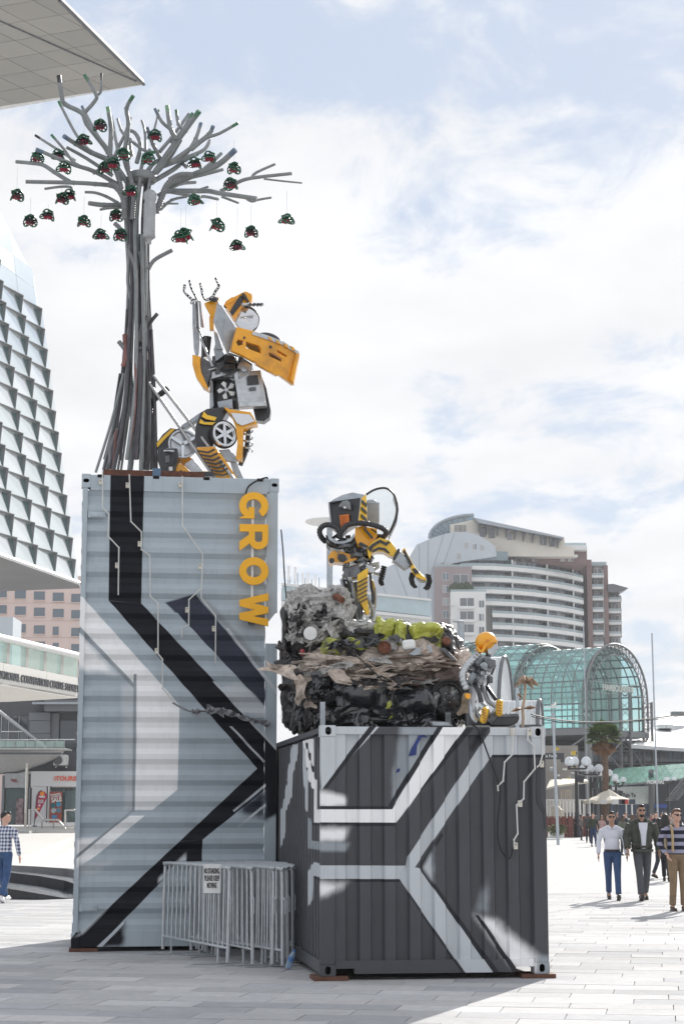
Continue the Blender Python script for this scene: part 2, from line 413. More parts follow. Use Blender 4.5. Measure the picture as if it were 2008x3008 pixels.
fg.add([(-7.6, -60, -.006), (7.6, -60, -.006), (7.6, 13.4, -.006), (-7.6, 13.4, -.006)], [(0, 1, 2, 3)])
tag(fg.build('paved_plaza', brick_ground(), loc=(0, 0, 0)), kind='structure')

# ------------------------------------------------------------------ shipping containers
YAW = R(8.0); CU = Vector((math.cos(YAW), math.sin(YAW), 0)); CV = Vector((-math.sin(YAW), math.cos(YAW), 0)); CZ = Vector((0, 0, 1))
SM = Matrix.Translation((-.2244, 19.359, .045)) @ Matrix.Rotation(YAW, 4, 'Z')
TM = Matrix.Translation((-3.40, 23.365, .045)) @ Matrix.Rotation(YAW, 4, 'Z')
def loc_on(Mx, axis, off=0.0):
    """pixel -> local 2-D coordinates on the plane (local axis = off) of frame Mx"""
    inv = Mx.inverted(); n3 = Mx.to_3x3()
    nv = n3 @ Vector((0, 1, 0) if axis == 'v' else (1, 0, 0))
    p0 = Mx @ (Vector((0, off, 0)) if axis == 'v' else Vector((off, 0, 0)))
    def f(px, py):
        q = inv @ onplane(px, py, p0, nv)
        return (q.x, q.z) if axis == 'v' else (q.y, q.z)
    return f
sf = loc_on(SM, 'v'); ss = loc_on(SM, 'u'); tf = loc_on(TM, 'v')
def z5(*pts): return [sf(800+x/1.8233, 2080+y/1.8233) for x, y in pts]
def z5s(*pts): return [ss(780+x/2.935, 2100+y/2.935) for x, y in pts]
def z6(*pts): return [tf(200+x/2.4123, 1370+y/2.4123) for x, y in pts]
def z7(*pts): return [tf(200+x/2.4123, 2000+y/2.4123) for x, y in pts]
DG = (.085, .088, .096); LG = (.56, .59, .62); WH = (.92, .92, .92); DL = (.035, .036, .042); MG = (.33, .36, .39)
s_front = [
 (LG, z5((250, 90), (580, 90), (262, 440)), .004), (DL, z5((525, 90), (562, 90), (280, 445), (262, 440)), .004),
 (MG, z5((690, 90), (930, 90), (655, 505), (640, 420)), .05), (DL, z5((640, 535), (622, 520), (890, 90), (925, 90)), .004),
 (WH, z5((240, 440), (400, 470), (400, 526), (240, 526)), .045),
 (DL, z5((200, 524), (652, 526), (640, 545), (200, 543)), .003),
 (WH, z5((150, 542), (645, 542), (668, 614), (150, 612)), .003), (WH, z5((643, 542), (668, 614), (1035, 150), (1065, 90), (920, 90)), .003),
 (DL, z5((150, 612), (672, 614), (655, 632), (150, 634)), .003), (DL, z5((655, 628), (672, 612), (1045, 90), (1090, 90)), .003),
 (WH, z5((240, 638), (420, 645), (390, 712), (240, 715)), .05), (MG, z5((150, 712), (420, 722), (400, 768), (150, 765)), .02),
 (DL, z5((1125, 90), (1170, 90), (1080, 240), (1060, 215)), .02),
 (LG, z5((150, 842), (722, 845), (690, 917), (150, 915)), .003), (DL, z5((150, 915), (692, 917), (700, 932), (150, 932)), .003),
 (DL, z5((1160, 249), (1500, 247), (1500, 263), (1170, 264)), .003), (LG, z5((1165, 90), (1500, 90), (1500, 248), (1165, 249)), .003),
 (LG, z5((720, 845), (728, 795), (1190, 90), (1290, 90), (1180, 250), (792, 858)), .003),
 (DL, z5((905, 668), (918, 680), (806, 868), (786, 858)), .003), (DL, z5((786, 858), (812, 858), (1218, 1420), (1182, 1420)), .003),
 (LG, z5((686, 917), (725, 845), (790, 858), (1184, 1420), (1030, 1420)), .003),
 (DL, z5((720, 985), (738, 1000), (1035, 1420), (1015, 1420)), .006),
 (LG, z5((812, 858), (865, 760), (865, 930)), .03), (MG, z5((1095, 1090), (1150, 950), (1160, 1100)), .06),
 (WH, z5((1100, 1120), (1180, 1120), (1420, 1330), (1420, 1420), (1310, 1420)), .07), (DL, z5((1092, 1110), (1112, 1112), (1325, 1420), (1290, 1420)), .003),
 (WH, z5((240, 932), (400, 935), (350, 985), (240, 1015)), .06), (MG, z5((1420, 1330), (1490, 1330), (1490, 1450), (1420, 1450)), .05)]
s_side = [
 (LG, z5s((440, 170), (490, 170), (490, 640), (462, 520)), .006), (DL, z5s((415, 190), (440, 190), (466, 410), (466, 445)), .006),
 (WH, z5s((300, 215), (385, 205), (385, 640), (350, 560)), .006), (WH, z5s((385, 500), (410, 560), (410, 930), (385, 925)), .006),
 (WH, z5s((385, 812), (490, 818), (490, 938), (385, 925)), .006), (DL, z5s((322, 240), (340, 240), (410, 560), (385, 500)), .006),
 (LG, z5s((290, 240), (305, 240), (345, 560), (345, 860), (320, 800)), .01), (DL, z5s((380, 926), (490, 940), (490, 965), (380, 950)), .006),
 (LG, z5s((205, 260), (262, 250), (262, 330), (205, 540), (160, 560)), .01), (LG, z5s((185, 460), (205, 440), (205, 700), (135, 880), (130, 780)), .01),
 (LG, z5s((110, 820), (155, 760), (155, 1010), (110, 1150)), .01), (MG, z5s((340, 870), (380, 920), (380, 1150), (345, 1150)), .006),
 (MG, z5s((345, 1080), (490, 1098), (490, 1172), (345, 1150)), .006), (LG, z5s((385, 1265), (490, 1295), (490, 1415), (385, 1385)), .006),
 (DL, z5s((385, 1385), (490, 1415), (490, 1442), (385, 1410)), .006), (LG, z5s((345, 1350), (385, 1280), (380, 1600), (345, 1650)), .01)]
BG_ = (.44, .50, .545); BK = (.012, .013, .018); DB = (.045, .052, .075)
t_front = [
 (WH, z6((60, 905), (105, 925), (665, 1545), (480, 1545), (60, 1105)), .004), (WH, z6((60, 1160), (90, 1180), (355, 1480), (60, 1430)), .06),
 (WH, z6((486, 1540), (660, 1540), (792, 1690), (785, 2005), (486, 2005)), .004), (WH, z7((486, 440), (785, 440), (778, 770), (600, 915), (472, 915)), .004),
 (LG, z7((380, 20), (470, 20), (462, 900), (400, 915)), .035), (WH, z7((440, 955), (545, 955), (200, 1240), (60, 1330), (60, 1250), (100, 1200)), .004),
 (WH, z7((60, 1120), (215, 1110), (90, 1225), (60, 1240)), .03), (LG, z7((60, 1290), (300, 1290), (200, 1370), (60, 1390)), .05),
 (MG, z6((60, 1108), (95, 1145), (486, 1545), (486, 1590), (60, 1150)), .004), (MG, z7((466, -50), (487, -50), (474, 930), (455, 930)), .004),
 (MG, z7((455, 915), (474, 915), (60, 1262), (60, 1235)), .004),
 (DB, z6((690, 960), (905, 900), (1150, 1190), (1400, 1490), (1400, 1705)), .012), (BG_, z6((690, 1040), (775, 1035), (1400, 1705), (1300, 1720)), .004),
 (MG, z6((920, 905), (1010, 960), (1400, 1400), (1400, 1480)), .03), (LG, z6((1120, 1150), (1135, 1140), (1480, 1580), (1480, 1620)), .004),
 (LG, z7((1080, 50), (1215, 0), (1400, 190), (1400, 260), (1250, 230)), .03),
 (BK, z6((302, 20), (542, 20), (520, 968), (288, 946)), .004), (BK, z6((288, 946), (520, 966), (1480, 1990), (1480, 2120), (1405, 2210)), .004),
 (LG, z7((1025, 0), (1045, 0), (1480, 470), (1480, 500)), .004),
 (LG, z7((1145, 320), (1165, 320), (1400, 572), (1385, 578)), .004),
 (BK, z7((1395, 572), (1500, 480), (1500, 690), (955, 1125), (790, 1139)), .004), (BK, z7((790, 1139), (957, 1123), (310, 1785), (95, 1790)), .004),
 (BK, z7((1395, 560), (1500, 500), (1500, 940), (1395, 980)), .03), (DB, z7((1220, 900), (1400, 760), (1400, 980), (1250, 960)), .07),
 (LG, z7((1400, 728), (1400, 750), (1180, 930), (1170, 918)), .004), (LG, z7((1400, 868), (1400, 890), (1215, 1040), (1200, 1030)), .006),
 (BK, z7((955, 1120), (950, 1280), (838, 1280), (838, 1215), (700, 1330)), .004), (LG, z7((838, 1220), (838, 1275), (700, 1390), (640, 1440), (640, 1400)), .02),
 (BK, z7((400, 1710), (390, 1880), (200, 1895), (300, 1800)), .05), (BK, z7((60, 1780), (330, 1780), (215, 1895), (20, 1895), (20, 1830)), .004),
 (LG, z7((400, 1700), (395, 1725), (240, 1888), (200, 1888)), .004), (LG, z7((300, 1590), (290, 1610), (100, 1800), (60, 1810)), .02)]
paint_sf = PAINT('small container paint', DG, s_front); paint_ss = PAINT('small container side paint', DG, s_side, ax=(1, 2))
paint_tf = PAINT('tall container paint', BG_, t_front)
grey_t = M('container blue grey', BG_, .45, dirt=.25, bump=.1, bs=8); grey_s = M('container dark grey', DG, .45, dirt=.3, bump=.1, bs=8)
dark = M('black void', (.006, .006, .006), .9); timber = M('packing timber', (.13, .06, .04), .85, var=.3)
rust = M('rusty steel', (.13, .055, .035), .85, var=.4, vs=14)
def profile(length, period, depth, wide=False):
    """trapezoid corrugation: list of (along, depth)"""
    n = max(1, round(length/period)); p = length/n; out_ = []
    for k in range(n):
        a = k*p
        out_ += [(a, 0), (a+p*.25, 0), (a+p*.5, depth), (a+p*.75, depth)] if wide else [(a, 0), (a+p*.42, 0), (a+p*.5, depth), (a+p*.92, depth)]
    return out_+[(length, 0)]
def dent(a, b, seed, amp):
    q = Vector((a*1.3+seed, b*1.1, seed)); d = noise.fractal(q, 1.0, 2.0, 4)*amp
    r = noise.noise(Vector((a*2.7, b*2.3, seed+9)))
    return d + (max(0, r-.33)*amp*5)
def corrugated(X, length, width, period, depth, vertical, seed, rows=26, amp=.004):
    """local: along = x, across = z; y = 0 outer face, positive inwards"""
    prof = profile(length, period, depth, not vertical); mb = MB(X)
    na = len(prof)-1; vs = []
    fine = []
    for i in range(na):
        (a0, d0), (a1, d1) = prof[i], prof[i+1]
        fine += [(a0, d0), ((a0+a1)/2, (d0+d1)/2)]
    fine.append(prof[-1])
    for j in range(rows+1):
        z = width*j/rows; e = min(1, min(z, width-z)/.12)
        for a, d in fine:
            y = d + dent(a, z, seed, amp)*e + .003
            vs.append((a, y, z) if vertical else (z, y, a))
    w = len(fine)
    mb.add(vs, [(j*w+i, j*w+i+1, (j+1)*w+i+1, (j+1)*w+i) for j in range(rows) for i in range(w-1)])
    return mb
def casting(parent, X, w, d, h, hole_w, hole_h, mat):
    """corner casting: front plate with an oval hole, box behind"""
    r = min(w, h)*.12
    outer = [(x, y) for cx_, cy_, a in ((w-r, r, -90), (w-r, h-r, 0), (r, h-r, 90), (r, r, 180)) for x, y in
             [(cx_+r*math.cos(R(a+t)), cy_+r*math.sin(R(a+t))) for t in (0, 30, 60, 90)]]
    hr = min(hole_w, hole_h)/2
    sx, sy = hole_w/2-hr, hole_h/2-hr
    inner = [(w/2+(sx if math.cos(a) > 0 else -sx)+hr*math.cos(a), h/2+(sy if math.sin(a) > 0 else -sy)+hr*math.sin(a)) for a in [2*math.pi*(i+.5)/20 for i in range(20)]]
    fm = X @ frame((0, 0, 0), (1, 0, 0), (0, 0, 1))
    c = shape([outer, inner], fm @ Matrix.Translation((0, 0, -.012)), .024, 'corner_casting', mat, parent)
    mb = MB(X); mb.box((w/2, d*.5+.06, h/2), (w-.01, d-.12, h-.01)); mb.build('casting_socket', dark, c)
    mb = MB(X)
    for (a, b) in (((.0, .024, 0), (.012, d, h)), ((w-.012, .024, 0), (w, d, h)), ((.012, .024, 0), (w-.012, d, .012)), ((.012, .024, h-.012), (w-.012, d, h))): mb.span(a, b)
    mb.build('casting_shell', mat, c)
    return c
# small container: end wall towards the camera
small = thing('shipping_container', 'dark grey twenty-foot container lying level with sprayed white and grey stripes', 'container', mtx=SM)
W2, L2, H2 = 2.438, 6.058, 2.591
def lb(parent, Mx, name, a, b, mat, bevel=.006):
    mb = MB(Mx); mb.span(a, b); return mb.build(name, mat, parent, bevel=bevel)
for u in (0, W2-.162):
    for v in (0, L2-.178):
        for z in (0, H2-.118):
            if v == 0: casting(small, SM @ Matrix.Translation((u, 0, z)), .162, .178, .118, .064 if z else .06, .085, paint_sf)
            else: lb(small, SM, 'corner_casting', (u, v, z), (u+.162, v+.178, z+.118), grey_s)
for u0, u1 in ((.004, .155), (W2-.155, W2-.004)):
    lb(small, SM, 'corner_post', (u0, .006, .118), (u1, .12, H2-.118), paint_sf)
    lb(small, SM, 'corner_post', (u0, L2-.12, .118), (u1, L2-.006, H2-.118), grey_s)
lb(small, SM, 'top_rail', (.162, .01, H2-.095), (W2-.162, .09, H2-.012), paint_sf)
mb = MB(SM); mb.span((.162, .012, .075), (.36, .10, .155)); mb.span((W2-.36, .012, .075), (W2-.162, .10, .155)); mb.span((.36, .012, .02), (W2-.36, .10, .155)); mb.build('bottom_rail', paint_sf, small)
corrugated(SM @ Matrix.Translation((.155, .028, .155)), W2-.31, H2-.25, .252, .05, True, 3.1, amp=.007).build('corrugated_end_panel', paint_sf, small)
XL = SM @ Matrix(((0, 1, 0, .02), (1, 0, 0, .12), (0, 0, 1, .155), (0, 0, 0, 1)))
corrugated(XL, L2-.24, H2-.25, .265, .036, True, 8.4).build('corrugated_side_panel', paint_ss, small)
XR = SM @ Matrix(((0, -1, 0, W2-.02), (1, 0, 0, .12), (0, 0, 1, .155), (0, 0, 0, 1)))
corrugated(XR, L2-.24, H2-.25, .265, .036, True, 5.4).build('corrugated_side_panel', grey_s, small)
for u0, u1 in ((.006, .07), (W2-.07, W2-.006)):
    lb(small, SM, 'top_side_rail', (u0, .18, H2-.075), (u1, L2-.18, H2-.015), paint_ss)
    lb(small, SM, 'bottom_side_rail', (u0, .18, .02), (u1+.0, L2-.18, .15), grey_s)
lb(small, SM, 'roof_panel', (.07, .09, H2-.06), (W2-.07, L2-.09, H2-.03), grey_s)
lb(small, SM, 'floor_panel', (.08, .11, .13), (W2-.08, L2-.11, .16), timber)
lb(small, SM, 'door_panel', (.155, L2-.08, .155), (W2-.155, L2-.05, H2-.095), grey_s)
for u in (-.07, W2-.30):
    o = MB(SM).span((u, -.03, -.043), (u+.36, .35, -.002)).build('packing_board', timber); tag(o, 'thin brown packing board under the %s front corner of the dark grey container' % ('left' if u < 0 else 'right'), 'board')
# tall container, standing on its end
tall = thing('shipping_container', 'tall blue grey container standing on end with black chevron paint', 'container', mtx=TM)
WT, DT, HT = 2.591, 2.438, 6.058
for u in (0, WT-.118):
    for z in (0, HT-.178):
        for v in (0, DT-.162):
            if v == 0 and not (u == 0 and z == 0): casting(tall, TM @ Matrix.Translation((u, 0, z)), .118, .162, .178 if z else .16, .078, .05, paint_tf)
            else: lb(tall, TM, 'corner_casting', (u, v, z), (u+.118, v+.162, z+.178), paint_tf if v == 0 else grey_t)
lb(tall, TM, 'end_frame_top', (.118, .004, HT-.215), (WT-.118, .13, HT-.01), paint_tf)
lb(tall, TM, 'end_frame_top', (.118, DT-.13, HT-.215), (WT-.118, DT-.01, HT-.01), grey_t)
lb(tall, TM, 'end_frame_base', (.118, .004, .012), (WT-.118, .13, .215), paint_tf)
lb(tall, TM, 'end_frame_base', (.118, DT-.13, .012), (WT-.118, DT-.01, .215), grey_t)
lb(tall, TM, 'side_rail', (.02, .006, .16), (.085, .08, HT-.178), paint_tf)
lb(tall, TM, 'side_rail', (.02, DT-.08, .178), (.085, DT-.006, HT-.178), grey_t)
zc0, zc1 = tf(800, 1890)[1], tf(800, 1800)[1]
lb(tall, TM, 'floor_side_rail', (WT-.165, .004, .16), (WT-.012, .05, zc0), paint_tf)
lb(tall, TM, 'floor_side_rail', (WT-.165, .004, zc1), (WT-.012, .05, HT-.178), paint_tf)
lb(tall, TM, 'floor_side_rail', (WT-.165, DT-.05, .178), (WT-.012, DT-.004, HT-.178), grey_t)
MB(TM).prism([(WT-.16, .004, zc1-.16), (WT-.03, .004, zc1+.005), (WT-.16, .004, zc1+.005)], (0, .05, 0)).build('gusset_plate', paint_tf, tall)
corrugated(TM @ Matrix.Translation((.085, .028, .215)), HT-.43, WT-.085-.165, .268, .048, False, 1.7, amp=.008).build('corrugated_side_panel', paint_tf, tall)
corrugated(TM @ Matrix(((1, 0, 0, .085), (0, -1, 0, DT-.028), (0, 0, 1, .215), (0, 0, 0, 1))), HT-.43, WT-.085-.165, .268, .040, False, 6.7).build('corrugated_side_panel', grey_t, tall)
XT = TM @ Matrix(((0, 1, 0, .012), (1, 0, 0, .08), (0, 0, 1, .2), (0, 0, 0, 1)))
corrugated(XT, HT-.4, DT-.16, .21, .02, False, 2.2).build('roof_panel', grey_t, tall)
lb(tall, TM, 'floor_panel', (WT-.20, .08, .2), (WT-.17, DT-.08, HT-.2), M('container floor', (.06, .05, .045), .8))
lb(tall, TM, 'end_panel', (.1, .12, HT-.10), (WT-.1, DT-.12, HT-.04), grey_t)
lb(tall, TM, 'end_panel', (.1, .12, .04), (WT-.1, DT-.12, .10), grey_t)
for k in range(9): lb(tall, TM, 'cross_member', (WT-.168, .06, .55+k*.58), (WT-.06, DT-.06, .59+k*.58), grey_t) if not (zc0-.1 < .55+k*.58 < zc1+.1) else None
for px, py in ((288, 1511), (262, 2668)):
    u, z = tf(px, py)
    vc = lb(tall, TM, 'vent_cover', (u-.09, -.004, z-.03), (u+.07, .03, z+.03), grey_t if py < 2000 else paint_tf)
    lb(tall, TM, 'vent_plate', (u-.125, .012, z-.042), (u+.10, .036, z+.042), grey_t)
for px in (296, 459, 607, 764):
    u, z = tf(px, 1399)
    MB(TM).span((u-.04, .0, HT-.045), (u+.04, .02, HT-.004)).build('lashing_slot', dark, tall)
o = MB(TM).span((-.02, -.012, -.043), (.34, .3, -.002)).build('packing_board', timber); tag(o, 'thin brown packing board under the corner of the tall container', 'board')
# ------------------------------------------------------------------ pipe tree on the tall container
pipe_m = M('painted steel pipe', (.235, .25, .255), .42, .25, var=.16, vs=9, dirt=.35, dirtcol=(.2, .19, .18))
pipe_d = M('dark weathered pipe', (.085, .083, .094), .45, .35, var=.25, vs=8, dirt=.45, dirtcol=(.10, .075, .07))
pipe_r = M('red oxide pipe', (.22, .10, .09), .6, .1, var=.3, vs=10)
hose_m = M('corrugated grey hose', (.20, .205, .215), .5, .1, var=.15)
hose_b = M('corrugated black hose', (.03, .03, .034), .45)
tip_g = M('green pipe tip', (.05, .17, .09), .5, var=.3); tip_k = M('black pipe tip', (.02, .022, .025), .5); tip_l = M('pale green pipe tip', (.20, .36, .22), .5, var=.2); tip_b = M('blue grey pipe tip', (.12, .17, .24), .5)
TY = 24.75
tree = thing('pipe_tree_sculpture', 'tall tree sculpture of bundled grey steel pipes on the upright container', 'sculpture', loc=at(372, 1392, TY))
def smooth_path(pts, k=4):
    """rounded polyline: Catmull-Rom through the points"""
    P = [Vector(p) for p in pts]; out_ = []
    if len(P) < 3: return P
    for i in range(len(P)-1):
        a, b, c, d = P[max(i-1, 0)], P[i], P[i+1], P[min(i+2, len(P)-1)]
        for j in range(k):
            t = j/k
            out_.append(.5*((2*b)+(c-a)*t+(2*a-5*b+4*c-d)*t*t+(3*b-a-3*c+d)*t*t*t))
    return out_+[P[-1]]
def ribbed(pts, r, pitch=.035):
    P = smooth_path(pts, 8); L = [0]
    for a, b in zip(P, P[1:]): L.append(L[-1]+(b-a).length)
    n = max(8, int(L[-1]/pitch*2)); Q = []; rs = []
    for k in range(n+1):
        s_ = L[-1]*k/n; i = min(len(P)-2, max(0, next((q for q in range(len(L)-1) if L[q+1] >= s_), len(P)-2)))
        t = (s_-L[i])/max(1e-6, L[i+1]-L[i]); Q.append(P[i].lerp(P[i+1], t)); rs.append(r*(1.0 if k % 2 else .82))
    return Q, rs
def zt(x, y, d=0.0): return at(x/1.568, y/1.568, TY+d)
rt_ = random.Random(21)
branches = [  # outline traced on the photo, radius in the same units, spread towards/away, tip colour
 ([(545,790),(500,700),(455,640),(400,570),(378,520),(300,480),(285,440),(272,348)],12,-.5,'k'), ([(380,530),(440,462),(440,430),(390,345)],9,-.4,'g'), ([(438,436),(464,425),(468,338)],6.5,-.4,'k'),
 ([(530,760),(430,590),(380,492)],9,.4,'b'), ([(480,725),(440,712),(390,670),(340,600),(272,468)],8,.5,'g'), ([(505,720),(512,600),(497,492)],11,-.6,'l'), ([(545,700),(512,530)],8,.5,''),
 ([(590,740),(580,640),(558,600),(542,548)],7,.5,''), ([(575,700),(592,570),(583,500),(614,442)],10.5,-.3,'g'), ([(530,720),(545,680),(575,620),(601,543)],8,.3,'k'),
 ([(630,750),(648,670),(622,612),(588,600)],10,.4,''), ([(672,720),(668,610),(653,555)],6.5,.2,''), ([(742,735),(705,665),(678,588)],9.5,-.5,'b'), ([(700,640),(722,555),(731,508)],6,.5,'g'),
 ([(822,640),(790,600),(745,560),(714,500)],8.5,-.3,'b'), ([(812,640),(785,590),(770,486)],11.5,-.5,'l'), ([(850,602),(822,572),(812,508)],8.5,.2,'g'), ([(690,830),(770,712),(852,600),(918,512)],14,-.4,'g'),
 ([(735,700),(800,622),(870,525)],9,.5,''), ([(790,660),(840,600),(886,522)],8,.3,'g'), ([(770,755),(860,702),(902,640),(925,570)],10.5,.4,'b'), ([(790,745),(880,682),(960,620),(981,582)],10.5,-.4,'b'),
 ([(880,692),(950,636),(1010,615),(1097,566)],8,-.6,'g'), ([(755,765),(870,722),(940,690),(966,648)],10,.5,''), ([(680,830),(770,735),(830,640)],15,-.2,''), ([(770,860),(900,802),(1000,762),(1082,692)],15,-.5,'b'),
 ([(810,832),(930,806),(1026,781)],9,.5,''), ([(760,880),(880,880),(960,880),(1010,890),(1182,915)],12,-.4,''), ([(1015,882),(1090,842),(1160,820),(1346,799)],9,-.2,''), ([(1160,818),(1180,795),(1267,756)],7,.1,''),
 ([(1215,824),(1300,834),(1391,843)],4.5,0,''), ([(1135,915),(1160,928),(1190,920),(1250,910)],6,.1,''), ([(1020,905),(1100,936)],6,.2,''), ([(790,885),(870,900),(900,912),(940,905),(1005,918)],8,.6,''),
 ([(740,965),(790,922),(860,906)],7,.5,''), ([(755,938),(820,938)],5,.6,''), ([(575,930),(530,862),(440,848),(340,842),(119,837)],10.5,-.3,''), ([(330,842),(250,792),(200,760),(150,752),(75,745)],10,.3,''),
 ([(335,880),(325,862),(280,860),(207,870)],7,.4,''), ([(560,860),(440,792),(350,762),(280,735),(168,688)],10,-.6,'b'), ([(420,785),(345,752),(300,692),(239,622)],7.5,.2,'g'), ([(520,810),(400,730),(307,678)],8.5,-.2,''),
 ([(510,740),(420,702),(350,662),(296,628)],12,-.5,'b'), ([(345,740),(300,710),(240,672),(165,624)],7,.5,'k'), ([(545,935),(490,905),(440,888),(394,885)],7.5,.3,''), ([(560,945),(480,945),(410,936)],12,-.4,''), ([(560,955),(500,958),(462,966)],7,.2,''),
 ([(610,720),(600,650),(660,690),(710,702)],8,-.3,'g'), ([(560,830),(505,760),(430,800)],9,.3,''), ([(600,860),(540,770),(500,720)],13,0,''), ([(650,840),(700,760),(740,735)],11,.1,''), ([(680,850),(800,780),(840,745)],12,.3,''),
 ([(620,850),(570,720),(600,640)],12,.2,''), ([(640,850),(660,740),(690,690)],10,.3,''), ([(730,900),(820,850),(900,840)],9,.6,''), ([(860,770),(845,745),(910,710)],9,.3,'g'), ([(940,780),(985,740),(1020,706)],9,.4,''), ([(900,900),(905,880),(960,860)],6,.2,'')]
tips = {'g': tip_g, 'k': tip_k, 'l': tip_l, 'b': tip_b}
for pts, rad, dep, tip in branches:
    n = len(pts); L = sum(math.dist(a, b) for a, b in zip(pts, pts[1:]))
    base_off = 0 if math.dist(pts[0], (640, 830)) < 170 else dep*.45
    P = [zt(x, y, base_off + (dep-base_off)*min(1.0, L/260)*(i/(n-1))**1.2) for i, (x, y) in enumerate(pts)]
    r = rad/1.568/ppm(TY); Q = smooth_path(P, 3); m = len(Q)
    mb = MB(); mb.tube(Q, [r*(1.12-.22*i/(m-1)) for i in range(m)], 9)
    o = mb.build('branch', pipe_m, tree, smooth=True)
    if tip:
        d = (Q[-1]-Q[-2]).normalized()
        MB().tube([Q[-1]-d*.10, Q[-1]+d*.004], [r*.93, r*.95], 9).build('branch_tip', tips[tip], o, smooth=True)
    for k in range(1, len(P)-1):       # weld collars at the joints
        if rt_.random() < .4:
            e = (P[k+1]-P[k-1]).normalized()*.012
            MB().tube([P[k]-e, P[k]+e], r*1.14, 9).build('weld_collar', pipe_m, o, smooth=True)
def zA(x, y, d=0.0, Y=TY): return at(200+x/1.96, 740+y/1.96, Y+d)
trunk_rows = [(-430, 338, 500), (-190, 330, 466), (200, 345, 462), (600, 318, 486), (900, 285, 505), (1255, 205, 512)]
for k in range(30):
    f = (k+.5)/30; ph = rt_.uniform(0, 6.28); ring = rt_.choice((1, 1, .6))
    fx = .5+.5*ring*math.sin(ph); dz = .20*math.cos(ph)*ring
    top = rt_.choice((-400, -300, -190, -100, 60, 330, 420, 560, 600)) if k > 13 else -440
    P = []
    for (yy, x0, x1) in trunk_rows:
        if yy < top: continue
        spread = 1.0 + max(0, yy+190)/1500*1.6
        P.append(zA(x0+(x1-x0)*fx+rt_.uniform(-6, 6), yy if yy < 1200 else yy-rt_.choice((0, 0, 0, 60)), dz*spread))
    if top > -190: P.insert(0, zA(trunk_rows[2][1]+(trunk_rows[2][2]-trunk_rows[2][1])*fx, top, dz))
    if len(P) < 2: continue
    r = rt_.choice((7, 8, 10, 12))/1.96/ppm(TY)
    lower = MB(); 
    mat = rt_.choice((pipe_d, pipe_d, pipe_d, pipe_r, hose_m)) if top > 100 else rt_.choice((pipe_m, pipe_m, pipe_d))
    if mat is hose_m: Q, rs = ribbed(P, r*1.2)
    else: Q = smooth_path(P, 3); rs = [r]*len(Q)
    MB().tube(Q, rs, 8).build('trunk_pipe', mat, tree, smooth=True)
pipes = [([(340,330),(335,470),(345,560)],8,pipe_d), ([(515,355),(465,430),(460,565)],11,pipe_d), ([(480,450),(486,600),(500,900),(508,1260)],11,pipe_d), ([(420,550),(425,900),(424,1210)],13,pipe_m),
 ([(445,570),(452,800),(465,1215)],10,pipe_m), ([(160,1270),(250,980),(320,700)],8,pipe_m), ([(390,500),(388,760),(402,1190)],8,pipe_d), ([(300,1200),(330,900),(360,640)],9,pipe_d), ([(330,480),(335,600),(320,660)],18,pipe_r),
 ([(280,1030),(265,1180),(258,1260)],10,pipe_r), ([(240,1250),(275,1090),(330,880)],9,pipe_d), ([(470,620),(470,900),(460,1250)],9,pipe_d), ([(405,0),(425,70),(425,85)],14,pipe_m), ([(440,-60),(448,150),(440,360)],12,pipe_m), ([(385,-60),(400,200),(395,420)],11,pipe_m), ([(360,-40),(345,170),(370,300)],11,pipe_m)]
for pts, rad, mat in pipes:
    MB().tube(smooth_path([zA(x, y, -.16-.12*(y > 500)) for x, y in pts], 4), rad/1.96/ppm(TY), 10).build('trunk_pipe', mat, tree, smooth=True)
for pts, rad, mat in [([(292,515),(345,600),(365,780),(370,960),(395,1040)],15,hose_m), ([(465,370),(430,430),(415,520)],17,hose_m), ([(470,930),(490,860),(575,785)],19,hose_b), ([(330,650),(300,760),(270,900),(300,700)],8,hose_b),
 ([(250,1240),(245,1130),(290,1020)],14,hose_m), ([(340,-20),(380,60),(390,160)],13,hose_m), ([(462,100),(500,45),(600,-10)],13,hose_m)]:
    Q, rs = ribbed([zA(x, y, -.24) for x, y in pts], rad/1.96/ppm(TY))
    MB().tube(Q, rs, 10).build('corrugated_hose', mat, tree, smooth=True)
for pts, rad in [([(500,850),(540,860),(570,920),(575,1010)],16), ([(610,1010),(615,880),(590,780),(585,740)],13), ([(720,980),(760,870),(790,830)],16), ([(780,830),(830,805),(890,805)],14), ([(560,870),(540,800),(520,760)],13), ([(580,1100),(560,1060),(528,1028)],12)]:
    Q, rs = ribbed([zt(x, y, -.26) for x, y in pts], rad/1.568/ppm(TY))
    MB().tube(Q, rs, 10).build('corrugated_hose', hose_m, tree, smooth=True)
# ribbed tank strapped to the top of the trunk
tk = zt(688, 1105, -.34); r0 = 31/1.568/ppm(TY); hh = 240/1.568/ppm(TY)
prof = [(r0*.3, -.06), (r0*.4, 0)]+[(r0*(.94+.06*(i % 2)), hh*(.05+.62*i/16)) for i in range(17)]+[(r0, hh*.72), (r0*.8, hh*.78), (r0, hh*.84), (r0*1.02, hh*.95), (r0*.7, hh), (r0*.3, hh*1.03)]
MB().lathe(prof, tk, n=18).build('ribbed_tank', M('tank grey', (.40, .41, .42), .45, .2), tree, smooth=True)
MB().lathe([(.19, 0), (.21, .02), (.21, .09), (.19, .12)], zt(655, 838, -.02), n=18).build('trunk_collar', pipe_m, tree, smooth=True)
MB(TM).span((.28, .35, HT+.03), (1.62, .47, HT+.13)).build('base_beam', rust, tree)
MB(TM).span((.28, 1.5, HT+.0), (1.62, 1.62, HT+.10)).build('base_beam', rust, tree)
MB(TM).span((.93, .33, HT-.0), (1.04, .345, HT+.16)).build('base_strap', M('blue strap', (.10, .17, .26), .5), tree)
